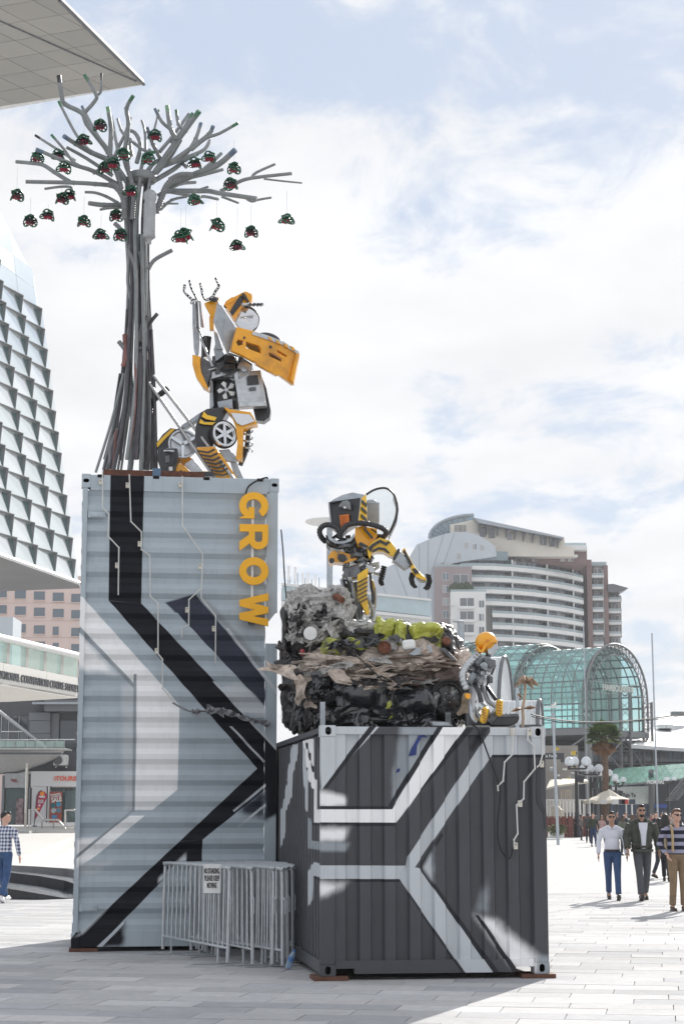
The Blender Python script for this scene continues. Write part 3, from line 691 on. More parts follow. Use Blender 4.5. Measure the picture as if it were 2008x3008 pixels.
for a, b in (((455,738),(848,1305)), ((492,712),(955,1308))):
    MB().tube([zA(*a, -.30), zA(*b, -.72)], 9.5/1.96/ppm(TY), 10).build('support_pole', M('galvanised pole', (.42, .42, .42), .35, .6, var=.1), tree, smooth=True)
# ------------------------------------------------------------------ sprocket flowers hung on wires
fl_g = M('green sprocket', (.02, .10, .055), .4, .2, var=.35, vs=30); fl_r = M('crimson sprocket', (.34, .02, .055), .45, .1, var=.3, vs=30); fl_k = M('black chain', (.015, .016, .018), .4, .4)
wire = M('hanging wire', (.45, .45, .46), .5)
def toothed(n, r1, r2, part=1.0, a0=0.0):
    out_ = []
    for i in range(n*2):
        a = a0+math.pi*2*part*i/(n*2); rr = r1 if i % 2 else r2
        out_.append((rr*math.cos(a), rr*math.sin(a)))
    return out_
def flower(name_label, c, kind, s, up):
    """bowl of bicycle sprockets: toothed rings leaning together round a crimson core"""
    f = thing('sprocket_flower', name_label, 'ornament', loc=c, rz=rt_.uniform(-.5, .5), group='sprocket flowers hung from the pipe tree')
    base = mw(f)
    lean = {0: (52, 52, 60), 1: (30, 62, 20), 2: (62, 30, 24)}[kind]
    for k in range(3):
        az = (-90, 30, 150)[k]+rt_.uniform(-14, 14); t = R(lean[k])
        q = base @ Matrix.Rotation(R(az), 4, 'Z') @ Matrix.Translation((.045*s, 0, .02*s)) @ Matrix.Rotation(t, 4, 'Y')
        rings = [toothed(16, .088*s, .098*s)]
        for j in range(6): a = j*math.pi/3; rings.append(oval(.056*s*math.cos(a), .056*s*math.sin(a), .024*s, .024*s, 7))
        shape(rings, q, .012*s, 'sprocket_petal', fl_g if k else rt_.choice((fl_g, fl_k)), f)
    mb = MB(base)
    for j in range(8):
        a = j*math.pi/4; mb.ell((.052*s*math.cos(a), .052*s*math.sin(a), -.012*s), (.020*s, .020*s, .024*s), 6, 4)
    mb.ell((0, 0, .0), (.038*s, .038*s, .034*s), 8, 5); mb.build('crimson_core', fl_r, f)
    mb = MB(base); mb.tube([(.0+.075*s*math.cos(a), .075*s*math.sin(a), .075*s+.012*math.sin(3*a)) for a in [i*math.pi/8 for i in range(17)]], .012*s, 5, cap=False); mb.build('chain_rim', fl_g, f)
    MB(base).tube([(0, 0, .05*s), (0, 0, up)], .0018, 4).build('hanging_wire', wire, f)
fl = [(78,905,0,150),(140,1022,0,120),(222,997,1,60),(172,730,0,60),(270,720,1,60),(297,778,1,60),(387,652,2,90),(461,583,0,60),(285,920,0,60),(322,905,1,50),(386,1025,0,130),(465,1088,2,110),(535,998,0,60),(555,1087,0,60),(604,888,1,60),
 (485,778,0,90),(568,716,0,80),(682,735,0,60),(716,630,1,60),(900,757,1,60),(965,730,1,60),(1077,780,0,150),(1063,853,0,60),(899,928,2,70),(832,1100,1,150),(855,1088,0,150),(998,1042,0,160),(1156,1073,0,140),(1320,1018,2,150),(1092,1138,2,200),(520,760,1,90)]
for (x, y, k, up) in fl:
    dep = rt_.uniform(-.7, .3) if 480 < x < 960 else rt_.uniform(-.6, .6)
    row = lambda yy: 0 if yy < 660 else 1 if yy < 800 else 2 if yy < 940 else 3 if yy < 1030 else 4
    rank = sorted(q[0] for q in fl if row(q[1]) == row(y)).index(x)
    lab = '%s sprocket flower, %s from the left in the %s row under the pipe tree' % ('open' if k == 0 else 'tilted' if k == 1 else 'folded', ('first', 'second', 'third', 'fourth', 'fifth', 'sixth', 'seventh', 'eighth', 'ninth', 'tenth')[rank], ('top', 'upper', 'middle', 'lower', 'lowest')[row(y)])
    flower(lab, zt(x, y, dep-.25), k, 1.08 if x in (832, 998, 855) else .95, up/1.568/ppm(TY))
# ------------------------------------------------------------------ scrap robots
yel = M('chrome yellow panel', (.85, .38, .012), .32, var=.10, vs=5, dirt=.45, dirtcol=(.30, .13, .03), coat=.4)
yel2 = M('bright yellow panel', (.88, .52, .02), .32, var=.08, vs=5, dirt=.4, dirtcol=(.28, .14, .03), coat=.4)
blk = M('black panel', (.022, .023, .026), .3, var=.3, coat=.3); gun = M('gunmetal scrap', (.14, .145, .155), .38, .6, var=.35, vs=12, dirt=.3)
alu = M('bare aluminium', (.50, .52, .54), .33, .75, var=.2, vs=9, dirt=.25, dirtcol=(.2, .2, .2)); alu_d = M('dull zinc sheet', (.37, .40, .43), .42, .5, var=.2, vs=9, dirt=.2, dirtcol=(.18, .18, .18))
chrome = M('polished chrome', (.62, .63, .65), .16, .9, var=.08); redp = M('faded red panel', (.35, .05, .06), .5)
whitep = M('white plastic', (.75, .75, .74), .45); rubber = M('black rubber', (.018, .018, .02), .7)
class Bot:
    """pieces laid out on the photo at a known distance Y, each with its own depth and thickness"""
    def __init__(s, root, ox, oy, k, Y): s.root, s.ox, s.oy, s.k, s.Y = root, ox, oy, k, Y; s.m = 1/(k*ppm(Y))
    def p(s, x, y, d=0.0): return at(s.ox+x/s.k, s.oy+y/s.k, s.Y+d)
    def plate(s, name, pts, d, th, mat, gx=0.0, gy=0.0, par=None, bevel=.006):
        """outline with thickness; gx, gy = how fast it runs away from us to the right / downwards (m per m)"""
        cx_ = sum(p[0] for p in pts)/len(pts); cy_ = sum(p[1] for p in pts)/len(pts)
        mb = MB(); mb.prism([s.p(x, y, d+(x-cx_)*s.m*gx+(y-cy_)*s.m*gy) for x, y in pts], (0, th, 0))
        return mb.build(name, mat, par or s.root, bevel=bevel)
    def rod(s, name, pts, r, mat, d=0.0, par=None, n=8, curve=True, flat=None):
        P = [s.p(*q) if len(q) > 2 else s.p(q[0], q[1], d) for q in pts]
        rr = [x*s.m for x in r] if isinstance(r, (list, tuple)) else r*s.m
        if curve and not isinstance(rr, list): P = smooth_path(P, 4)
        return MB().tube(P, rr, n, flat=flat).build(name, mat, par or s.root, smooth=True)
    def hose(s, name, pts, r, mat, d=0.0, par=None, pitch=.03):
        Q, rs = ribbed([s.p(*q) if len(q) > 2 else s.p(q[0], q[1], d) for q in pts], r*s.m, pitch)
        return MB().tube(Q, rs, 9).build(name, mat, par or s.root, smooth=True)
    def disc(s, name, x, y, r, d, axis, prof, mat, n=24, par=None):
        """turned shape: prof = [(radius fraction, height in units)]"""
        return MB().lathe([(a*r*s.m, h*s.m) for a, h in prof], s.p(x, y, d), axis, n).build(name, mat, par or s.root, smooth=True)
    def box(s, name, x, y, d, w, h, dep, mat, rx=0, ry=0, rz=0, par=None, bevel=.008, taper=1.0):
        """box: w,h in photo units, dep in metres; ry = roll in the picture plane, rz = turn about the vertical"""
        rot = Euler((R(rx), R(ry), R(rz))).to_matrix()
        return MB().box(s.p(x, y, d), (w*s.m, dep, h*s.m), rot, taper=taper).build(name, mat, par or s.root, bevel=bevel)
    def scrap(s, name, x0, y0, x1, y1, d, n, seed, mats=None):
        """loose machinery filling a volume: small boxes, rods and cans"""
        r = random.Random(seed); mats = mats or [gun, alu, alu_d, blk]
        for i in range(n):
            x, y = r.uniform(x0, x1), r.uniform(y0, y1); dd = d+r.uniform(-.10, .14); t = r.random(); w = (x1-x0)*r.uniform(.12, .34); h = (y1-y0)*r.uniform(.12, .36)
            if t < .5: s.box(name, x, y, dd, w, h, r.uniform(.04, .16), r.choice(mats), ry=r.uniform(-40, 40), rz=r.uniform(-50, 50), rx=r.uniform(-20, 20), bevel=.004)
            elif t < .8: s.rod(name, [(x, y, dd), (x+r.uniform(-w, w)*1.6, y+r.uniform(-h, h)*1.6, dd-.05)], r.uniform(4, 9), r.choice(mats))
            else: s.disc(name, x, y, min(w, h)*.8, dd, (r.uniform(-.6, .6), -1, r.uniform(-.4, .4)), [(.9, 0), (1, 4), (1, 16), (.7, 20), (.3, 20)], r.choice(mats), 12)
wheel_prof = [(.55, -10), (.8, -14), (.97, -10), (1.0, 4), (.97, 16), (.8, 20), (.55, 16)]
def spoked(bot, x, y, r, d, axis, n, name='alloy_wheel', par=None):
    w = bot.disc(name, x, y, r, d, axis, [(.93, 14), (1, 12), (1.02, 0), (.98, -5), (.9, -5), (.86, 2), (.84, 14)], chrome, 28, par)
    A = Vector(axis).normalized(); q = Vector((0, 0, 1)).rotation_difference(A); o = bot.p(x, y, d)
    bot.disc('hub', x, y, r*.2, d, axis, [(1, -2), (1, 8), (.6, 11)], chrome, 14, w)
    bot.disc('brake_disc', x, y, r*.84, d, -A, [(1, 4), (1, 8)], blk, 24, w)
    for k in range(n):
        a = 2*math.pi*k/n; e = q @ Vector((math.cos(a), math.sin(a), 0)); t_ = q @ Vector((-math.sin(a), math.cos(a), 0)); m = bot.m*r
        P = [o+e*(.12*m)+t_*(.13*m), o+e*(.9*m)+t_*(.09*m), o+e*(.9*m)-t_*(.09*m), o+e*(.12*m)-t_*(.13*m)]
        MB().prism([p+A*(.01) for p in P], A*(.02)).build('spoke', chrome, w)
    return w
# ---- kneeling robot with raised arms on the tall container
rA = thing('kneeling_robot_sculpture', 'kneeling scrap robot in orange car panels raising both arms beside the pipe tree', 'sculpture', loc=at(480, 1400, 24.5))
A = Bot(rA, 200, 740, 1.96, 24.5)
A.plate('waist_back', [(1105,690),(1140,780),(1166,910),(1160,950),(1125,975),(1080,968),(1060,880),(1085,700)], .05, .22, blk)
A.plate('torso_case', [(815,722),(955,690),(985,905),(830,903)], -.10, .40, blk, gx=-.3)
A.plate('case_frame', [(815,722),(955,690),(957,708),(832,738),(838,885),(828,903),(815,900)], -.18, .05, alu_d, gx=-.3)
A.plate('drive_bay', [(858,862),(945,845),(948,900),(870,912)], -.20, .10, alu_d, gx=-.3)
for k in range(5):
    a = k*2*math.pi/5+.5; c = (912, 795)
    A.plate('fan_blade', [(c[0]+8*math.cos(a), c[1]+8*math.sin(a)), (c[0]+48*math.cos(a-.28), c[1]+48*math.sin(a-.28)), (c[0]+54*math.cos(a+.1), c[1]+54*math.sin(a+.1)), (c[0]+40*math.cos(a+.42), c[1]+40*math.sin(a+.42))], -.22, .012, whitep, gx=.3, bevel=0)
A.disc('fan_hub', 912, 795, 13, -.24, (0, -1, 0), [(1, 0), (1, 8), (.7, 11)], alu, 12)
cp = A.plate('torso_panel', [(955,705),(1000,690),(1108,680),(1128,790),(1142,885),(985,895)], -.24, .16, alu, gx=.35)
A.plate('panel_window', [(1035,712),(1090,708),(1100,760),(1036,765)], -.27, .03, blk, gx=.35, par=cp)
A.plate('panel_vent', [(1045,780),(1080,777),(1083,795),(1048,798)], -.262, .02, gun, gx=.35, par=cp, bevel=0)
A.plate('panel_rib', [(985,865),(1135,858),(1140,885),(987,893)], -.275, .03, alu, gx=.35, par=cp)
A.plate('panel_rib', [(1000,790),(1020,765),(1030,860),(1005,865)], -.262, .02, alu_d, gx=.35, par=cp)
A.plate('chest_plate', [(830,600),(935,580),(1000,605),(1060,645),(1050,690),(980,725),(822,735)], -.14, .35, gun, gy=-.4)
A.plate('chest_plate', [(850,640),(960,600),(975,640),(860,680)], -.26, .05, blk, gy=-.4); A.plate('chest_plate', [(975,660),(1005,610),(1052,650),(1040,690),(990,725)], -.28, .06, alu, gy=-.5)
A.plate('chest_plate', [(830,690),(960,655),(970,690),(825,730)], -.27, .05, alu, gy=-.6)
A.scrap('chest_scrap', 840, 590, 1040, 720, -.22, 14, 3)
A.disc('speaker_disc', 1150, 555, 108, .18, (.35, -1, .35), [(.2, 18), (.92, 16), (1, 8), (1, -2), (.95, -8)], blk, 32)
# front bumper on the shoulder
bx_ = 0.0
mbp = [(962,450),(1060,468),(1240,520),(1330,582),(1297,752),(1240,715),(1215,700),(1205,708),(1120,668),(1085,650),(1080,640),(985,600),(935,582),(945,520)]
rings = [mbp, [(962,512),(1005,518),(1000,548),(965,560),(950,535)], [(1008,520),(1090,540),(1106,560),(1108,590),(1100,594),(1010,566)], [(1150,575),(1185,582),(1235,608),(1230,636),(1150,605),(1145,590)], [(1195,552),(1268,590),(1255,606),(1195,578)]]
c0 = A.p(1130, 600, -.42); Xb = frame(c0, (1, .28, 0), (0, -.12, 1))
bump = shape([[((x-1130)*A.m, -(y-600)*A.m) for x, y in rg] for rg in rings], Xb, .10, 'shoulder_bumper', yel, rA, bevel=.012)
A.plate('bumper_inner', [(960,500),(1100,535),(1245,590),(1230,640),(1100,600),(955,565)], -.28, .2, blk, gx=.28)
A.plate('bumper_trim', [(1060,458),(1130,474),(1240,515),(1330,575),(1326,590),(1235,535),(1060,475)], -.49, .10, alu, gx=.28, bevel=.003)
for x in (1150, 1195, 1240, 1280): A.plate('trim_stripe', [(x,486+(x-1150)*.42),(x+18,494+(x-1150)*.42),(x+28,512+(x-1150)*.45),(x+10,504+(x-1150)*.45)], -.505+(x-1190)*A.m*.28, .02, yel, gx=.28, bevel=0)
A.plate('bumper_lip', [(1297,752),(1330,582),(1312,585),(1280,735)], -.43, .22, yel, gx=.28)
for x, y in ((1012,494),(1165,548)): A.disc('tow_socket', x, y, 9, -.505+(x-1130)*A.m*.28, (0, -1, 0), [(1, 0), (1, 3)], blk, 10)
# arms
A.plate('forearm_fin', [(862,278),(968,440),(945,520),(920,597),(835,398)], -.5, .04, alu_d, gx=.4, gy=.1)
for i in range(14): A.disc('rivet', 905-i*1.1, 350+i*17, 3.2, -.53, (0, -1, 0), [(1, 0), (1, 3), (.4, 5)], alu, 6)
A.plate('forearm_panel', [(783,296),(868,258),(862,372),(835,392),(812,350)], -.38, .14, yel, gx=.5)
A.plate('forearm_panel', [(812,372),(838,352),(838,445),(815,448)], -.36, .10, yel); A.plate('elbow_plate', [(838,450),(862,470),(890,560),(850,560)], -.2, .14, alu_d)
A.plate('upper_arm', [(850,520),(905,590),(850,630),(838,560)], -.18, .2, alu_d); A.disc('wrist_cup', 836, 284, 28, -.40, (.2, -.6, .8), [(.5, 0), (1, 8), (.9, 22), (.5, 24)], blk, 14)
def finger(pts, mat=blk):
    f = A.rod('finger', pts, 14, mat, -.42, flat=.6)
    for (a, b) in zip(pts, pts[1:]):
        for t in (.3, .7): A.disc('finger_hole', a[0]+(b[0]-a[0])*t, a[1]+(b[1]-a[1])*t, 5, -.42-.03, (0, -1, 0), [(1, 0), (1, 3)], whitep, 8, f)
for pts in ([(830,265),(850,225),(868,195),(850,150)], [(790,275),(775,245),(770,215),(762,182)], [(838,262),(815,270),(790,278)], [(720,280),(688,250),(670,225),(672,190)], [(748,285),(730,245),(712,210),(700,165)], [(748,285),(725,278),(708,298)]): finger(pts)
for a, b, r, m_ in (((722,290),(722,430),6,alu_d),((740,285),(748,480),8,gun),((758,285),(770,430),7,alu_d),((730,300),(735,420),9,alu_d),((748,430),(772,490),6,alu),((765,500),(832,660),8,alu)): A.rod('arm_strut', [a, b], r, m_, -.25)
A.plate('arm_blade', [(716,410),(730,415),(757,470),(752,580),(738,616),(724,560)], -.30, .04, alu_d, gx=.4); A.plate('arm_red_panel', [(758,330),(770,345),(782,430),(768,432)], -.2, .05, redp)
A.rod('shoulder_can', [(798,490,-.1),(790,610,-.1)], [30,24], blk, n=14, curve=False); A.plate('shoulder_pad', [(716,590),(762,602),(760,640),(766,690),(790,745),(812,795),(775,775),(735,715),(716,650)], -.30, .22, yel)
A.plate('shoulder_core', [(765,600),(825,640),(825,700),(800,770),(770,740),(760,660)], -.16, .25, gun)
# head
hd = A.plate('head_shell', [(898,300),(925,272),(962,255),(1000,235),(1022,226),(1058,243),(1060,262),(1050,292),(1005,300),(985,345),(958,392),(930,345)], -.10, .30, yel, gx=.3)
A.plate('head_band', [(992,248),(1012,262),(1000,300),(970,335),(945,368),(930,345),(950,310),(968,280)], -.13, .05, blk, gx=.3, par=hd); A.plate('head_band', [(1005,232),(1022,246),(1045,290),(1032,290),(1010,262),(998,242)], -.13, .05, blk, gx=.3, par=hd)
A.disc('eye_socket', 910, 312, 14, -.13, (-.2, -1, 0), [(1, 0), (1, 4), (.6, 5)], blk, 12, hd); A.plate('head_crest', [(905,285),(945,258),(962,262),(950,285),(915,305)], -.16, .12, yel, par=hd)
drum = A.disc('dryer_drum', 1026, 392, 76, .08, (.25, -1, .1), [(.1, 6), (.55, 4), (.9, 0), (1, 4), (1, 24), (.9, 28)], chrome, 32)
for k in range(3):
    a = k*2.094+.4; A.plate('drum_vane', [(1026+10*math.cos(a), 392+10*math.sin(a)), (1026+66*math.cos(a-.14), 392+66*math.sin(a-.14)), (1026+66*math.cos(a+.14), 392+66*math.sin(a+.14))], .035, .02, gun, gx=.25, par=drum, bevel=0)
    for j in range(9): b = a+.35+j*.17; [A.disc('drum_hole', 1026+rr*math.cos(b), 392+rr*math.sin(b), 3.6, .075+rr*math.cos(b)*A.m*.25-.014, (.25, -1, .1), [(1, 0), (1, 2)], blk, 6, drum) for rr in (34, 46, 57)]
ex = A.rod('exhaust_pipe', [(1000,303,-.25),(1122,301,-.1)], 9, alu, curve=False)
for x in (1045, 1068, 1090, 1108): A.plate('exhaust_slot', [(x,294),(x+10,294),(x+5,308),(x-5,308)], -.30+(x-1000)*.00122-.0, .06, blk, par=ex, bevel=0)
A.rod('drum_rim', [(1020+78*math.cos(a), 392+78*math.sin(a), .02+.25*78*math.cos(a)*A.m) for a in [i*math.pi/10-1.6 for i in range(12)]], 4, blk)
# hips and legs
A.plate('thigh_shell', [(762,925),(800,903),(890,893),(922,905),(880,985),(845,1060),(835,1118),(745,1122),(728,1085),(735,1000)], -.30, .38, blk, gx=.2)
A.plate('thigh_chevron', [(782,918),(800,938),(856,952),(845,972),(795,962),(770,948)], -.36, .03, yel2, gx=.2, bevel=0); A.plate('thigh_chevron', [(762,962),(785,980),(850,980),(848,998),(780,992),(755,985)], -.37, .03, yel2, gx=.2, bevel=0)
A.plate('hip_bar', [(650,1000),(760,925),(770,950),(670,1020)], -.1, .15, alu_d)
spoked(A, 897, 1050, 74, -.40, (.55, -1, .1), 6)
A.disc('wheel_tyre', 897, 1050, 84, -.34, (.55, -1, .1), [(.9, 10), (1, 6), (1, -4), (1, -16), (.88, -20)], rubber, 26)
A.plate('hip_fairing', [(895,890),(930,905),(1050,922),(1072,960),(1090,990),(1040,1000),(1008,1022),(1000,1195),(965,1192),(975,1100),(965,1010),(945,950)], -.34, .24, yel, gx=.3)
A.plate('hip_chrome', [(935,925),(1045,935),(1075,975),(1000,1000),(970,985)], -.375, .05, chrome, gx=.3)
sp_ = [(1032+30*math.cos(t), 1030+t*6.1+8*math.sin(t), -.05+.14*math.sin(t)) for t in [i*.45 for i in range(44)]]
A.rod('coil_spring', sp_, 5.5, alu, curve=False); A.rod('shock_absorber', [(1040,1000,-.05),(1025,1140,-.05),(990,1230,-.05)], 14, blk); A.disc('spring_cup', 1020, 1148, 22, -.05, (.15, 0, 1), [(1, 0), (1, 14)], blk, 14)
sh = A.plate('shin_panel', [(738,1126),(842,1120),(885,1170),(925,1230),(972,1300),(850,1302),(822,1245),(780,1190)], -.42, .25, yel, gx=.2, gy=.1)
for k in range(7):
    y = 1140+k*22; x = 745+k*15; A.plate('shin_stripe', [(x,y),(x+60,y+10),(x+96,y-8),(x+102,y),(x+62,y+19),(x+5,y+9)], -.475, .03, blk, gx=.2, gy=.1, par=sh, bevel=0)
A.plate('knee_plate', [(865,1140),(930,1135),(975,1190),(960,1210),(900,1200)], -.3, .1, alu_d); A.plate('ankle_scrap', [(930,1200),(965,1200),(1010,1300),(960,1300)], -.25, .15, alu_d)
A.plate('rear_thigh', [(508,1100),(545,1050),(590,1013),(625,1020),(660,1005),(650,1050),(600,1120),(530,1140),(508,1130)], -.05, .35, blk)
A.plate('rear_chevron', [(510,1100),(550,1060),(595,1018),(615,1022),(560,1075),(515,1125)], -.08, .03, yel2, bevel=0)
d2 = A.disc('washer_drum', 662, 1105, 86, -.22, (.15, -1, .05), [(.15, 4), (.8, 0), (.88, 8), (1, 8), (1, -16)], alu, 30)
for k in range(3):
    a = k*2.094-.5; A.plate('drum_arm', [(662+12*math.cos(a-1), 1105+12*math.sin(a-1)), (662+80*math.cos(a-.1), 1105+80*math.sin(a-.1)), (662+80*math.cos(a+.1), 1105+80*math.sin(a+.1)), (662+12*math.cos(a+1), 1105+12*math.sin(a+1))], -.30, .03, chrome, par=d2, bevel=.003)
A.plate('rear_shin', [(625,1175),(700,1180),(735,1205),(720,1240),(660,1230)], -.1, .2, yel); A.plate('foot_panel', [(640,1212),(700,1262),(722,1292),(625,1292),(615,1250)], -.35, .22, yel)
for k in range(3): A.plate('foot_stripe', [(645+k*22,1255+k*6),(657+k*22,1258+k*6),(647+k*22,1292),(634+k*22,1292)], -.372, .03, blk, bevel=0)
A.plate('foot_mirror', [(668,1222),(718,1190),(778,1258),(770,1292),(735,1292)], -.25, .05, alu); A.plate('lamp_housing', [(518,1132),(628,1130),(634,1180),(612,1290),(545,1290),(515,1200)], -.40, .28, blk)
A.plate('lamp_socket', [(560,1175),(582,1172),(584,1210),(562,1212)], -.43, .03, gun, bevel=0); A.plate('lamp_tag', [(580,1238),(600,1236),(602,1258),(582,1260)], -.43, .03, whitep, bevel=0); A.plate('lamp_grille', [(550,1140),(610,1140),(612,1150),(552,1150)], -.425, .03, alu, bevel=0)
A.box('battery', 790, 1278, -.45, 40, 22, .12, yel2); A.box('battery_tray', 790, 1290, -.40, 90, 28, .3, blk); A.rod('cable', [(560,1150,-.43),(600,1155,-.5),(608,1200,-.5),(570,1230,-.46)], 3, blk)
A.scrap('joint_scrap', 700, 1010, 880, 1100, .0, 10, 5); A.scrap('joint_scrap', 600, 1040, 700, 1200, .1, 8, 8)
# ---- standing robot on the car pile
rB = thing('standing_robot_sculpture', 'standing scrap robot with black visor head and yellow chest on the crushed cars', 'sculpture', loc=at(1090, 1838, 21.9))
B = Bot(rB, 780, 1400, 1.96, 21.9)
B.plate('head_panel', [(362,146),(552,120),(532,262),(470,300),(440,330),(375,275)], -.30, .35, blk, gx=-.25); hs = B.plate('head_side', [(552,120),(578,102),(584,230),(580,292),(532,262)], -.36, .30, yel2, gx=1.2)
for k in range(4): y = 130+k*42; B.plate('hazard_stripe', [(553,y),(580,y+26),(582,y+44),(551,y+18)], -.385, .03, blk, gx=1.2, par=hs, bevel=0)
B.plate('head_frame', [(360,146),(368,145),(382,276),(374,276)], -.29, .36, alu_d); B.plate('head_frame', [(546,118),(556,118),(538,262),(530,262)], -.37, .05, alu, gx=-.25)
B.plate('visor_hood', [(418,172),(440,142),(470,135),(486,150),(492,192),(470,185),(440,175)], -.42, .12, alu_d, gy=.6); B.disc('visor_lens', 455, 178, 8, -.40, (0, -1, 0), [(1, 0), (.8, 6)], whitep, 10)
gr = B.plate('reflector_grille', [(424,222),(478,215),(484,292),(434,300)], -.36, .05, M('orange reflector', (.75, .20, .02), .35), gx=-.25)
for i in range(4):
    for j in range(6): B.box('grille_cell', 435+i*12+j*.8, 230+j*12, -.362, 5, 5, .02, M('dark orange', (.30, .07, .01), .5), par=gr, bevel=0)
clr = GLASS('clear acrylic', (.80, .82, .83), .93, .08)
B.plate('canopy_top', [(368,146),(392,130),(440,105),(500,90),(575,105),(552,121)], -.30, .5, alu_d, gy=-1.2)
arc = [(578,104),(620,78),(665,66),(700,70),(735,100),(752,150),(755,190),(745,245),(722,300),(700,335)]
MB().prism([B.p(x, y, .05) for x, y in arc+[(640,345),(600,300),(585,230)]], (0, .012, 0)).build('canopy_pane', clr, rB)
MB().prism([B.p(x, y, .42) for x, y in arc+[(640,345),(600,300),(585,230)]], (0, .012, 0)).build('canopy_pane', clr, rB)
for dd in (.05, .42): B.rod('canopy_rim', [(x, y, dd) for x, y in arc], 6.5, blk)
B.plate('canopy_edge', [(735,100),(752,150),(757,190),(747,245),(720,310),(707,330),(712,340),(728,310),(757,248),(765,190),(760,150),(742,102)], .04, .40, blk)
B.box('back_pack', 618, 215, .22, 70, 115, .3, M('smoked plastic', (.25, .26, .27), .35, var=.3)); B.disc('back_can', 608, 165, 30, .22, (0, 0, 1), [(1, 0), (1, 22), (.8, 30)], alu_d, 14)
B.hose('neck_hose', [(345,375,-.2),(318,345,-.28),(312,305,-.32),(345,278,-.38),(395,285,-.42),(420,310,-.44),(430,345,-.42)], 17, hose_b); B.hose('neck_hose', [(425,350,-.42),(440,310,-.46),(480,275,-.46),(560,268,-.46),(640,285,-.46),(690,312,-.4),(682,345,-.3),(640,345,-.2)], 17, hose_b)
B.plate('jaw_guard', [(345,335),(375,345),(400,372),(440,385),(490,372),(520,335),(525,380),(500,405),(430,418),(370,408),(348,385)], -.30, .35, blk)
B.plate('jaw_crescent', [(350,320),(362,325),(380,352),(420,372),(460,368),(495,345),(508,325),(512,345),(490,372),(445,388),(400,385),(365,365)], -.42, .05, alu_d, bevel=.004)
B.scrap('jaw_scrap', 360, 340, 510, 410, -.30, 9, 11, [blk, gun]); B.plate('chest_panel', [(516,292),(560,285),(640,300),(642,345),(620,370),(585,405),(530,402),(512,350)], -.34, .34, yel, gx=.3)
for pts in ([(560,300),(575,298),(620,350),(610,360)], [(530,395),(545,375),(590,400),(585,408)], [(612,300),(640,318),(640,330),(602,300)]): B.plate('chest_stripe', pts, -.40, .03, blk, gx=.3, bevel=0)
B.plate('shoulder_guard', [(362,452),(385,425),(430,428),(480,445),(532,462),(520,478),(460,498),(395,490),(372,500),(360,480)], -.32, .30, yel); B.disc('shoulder_joint', 440, 470, 24, -.36, (0, -1, 0), [(1, 0), (1, 8), (.5, 12)], blk, 16); B.disc('shoulder_joint', 380, 485, 16, -.36, (0, -1, 0), [(1, 0), (1, 8)], blk, 14)
B.plate('upper_arm', [(582,405),(612,375),(655,350),(715,368),(742,402),(758,432),(748,462),(715,455),(680,432),(640,430),(610,442),(598,475),(588,450)], -.36, .26, yel2)
B.plate('arm_chevron', [(588,412),(612,388),(660,362),(690,380),(705,372),(718,376),(692,398),(660,378),(620,402),(604,432)], -.39, .03, blk, bevel=0); B.plate('arm_chevron', [(612,425),(650,405),(690,412),(715,440),(700,440),(680,424),(650,418),(618,438)], -.39, .03, blk, bevel=0)
B.plate('elbow_band', [(757,418),(770,412),(772,432),(745,478),(728,482),(740,450)], -.40, .30, blk); B.plate('forearm', [(768,425),(835,492),(832,512),(800,530),(738,482)], -.36, .24, alu_d, gx=.2); 
B.plate('forearm_strap', [(782,428),(800,408),(808,430),(852,510),(880,545),(920,582),(925,600),(868,580),(838,545),(832,500)], -.34, .18, yel2); B.plate('forearm_stripe', [(790,430),(800,420),(845,505),(832,512)], -.37, .03, blk, bevel=0); B.plate('forearm_stripe', [(842,530),(862,528),(885,552),(858,562)], -.37, .03, blk, bevel=0)
def claw(pts):
    f = B.rod('claw_track', pts, 11, rubber, flat=.8)
    for (a, b) in zip(pts, pts[1:]):
        for t in (.0, .33, .66): B.box('track_lug', a[0]+(b[0]-a[0])*t, a[1]+(b[1]-a[1])*t, a[2], 32, 8, .07, rubber, ry=15, par=f, bevel=.003)
claw([(845,560,-.3),(838,590,-.3),(845,620,-.3),(862,640,-.3)]); claw([(935,568,-.3),(942,600,-.3),(932,635,-.3),(918,650,-.3)]); claw([(680,520,-.1),(672,560,-.1),(662,600,-.1),(668,628,-.1)])
B.rod('wrist_rod', [(868,580,-.3),(890,602,-.3),(918,605,-.3)], 7, alu); B.rod('wrist_rod', [(620,555,-.1),(665,565,-.1)], 8, alu_d)
B.scrap('belly_scrap', 420, 395, 600, 490, -.22, 30, 77, [blk, gun, gun, alu_d]); B.box('belly_core', 520, 450, -.05, 130, 110, .3, blk); B.scrap('waist_scrap', 445, 480, 600, 590, -.18, 26, 12); B.rod('waist_pipe', [(450,545,-.2),(520,520,-.25),(560,500,-.25)], 16, alu); B.rod('spine_pipe', [(440,590),(450,640),(480,720),(505,850)], 13, alu_d, -.1); B.box('hip_block', 500, 560, -.15, 90, 70, .3, gun, ry=-12); B.plate('hip_cage', [(590,500),(650,490),(655,520),(600,560)], -.1, .1, alu_d)
for i in range(6): B.rod('mesh_wire', [(590+i*12,500,-.14),(585+i*12,560-i*6,-.14)], 2, whitep, curve=False)
for i in range(4): B.rod('mesh_wire', [(585,505+i*14,-.14),(655,492+i*10,-.14)], 2, whitep, curve=False)
th = B.plate('thigh_panel', [(528,565),(562,540),(590,524),(586,620),(582,690),(598,788),(578,798),(555,745),(530,700)], -.38, .22, yel2, gx=.2)
for k in range(6): y = 590+k*24; B.plate('thigh_stripe', [(530,y+18),(586,y-12),(586,y-6),(530,y+24)], -.415, .03, blk, gx=.2, par=th, bevel=0)
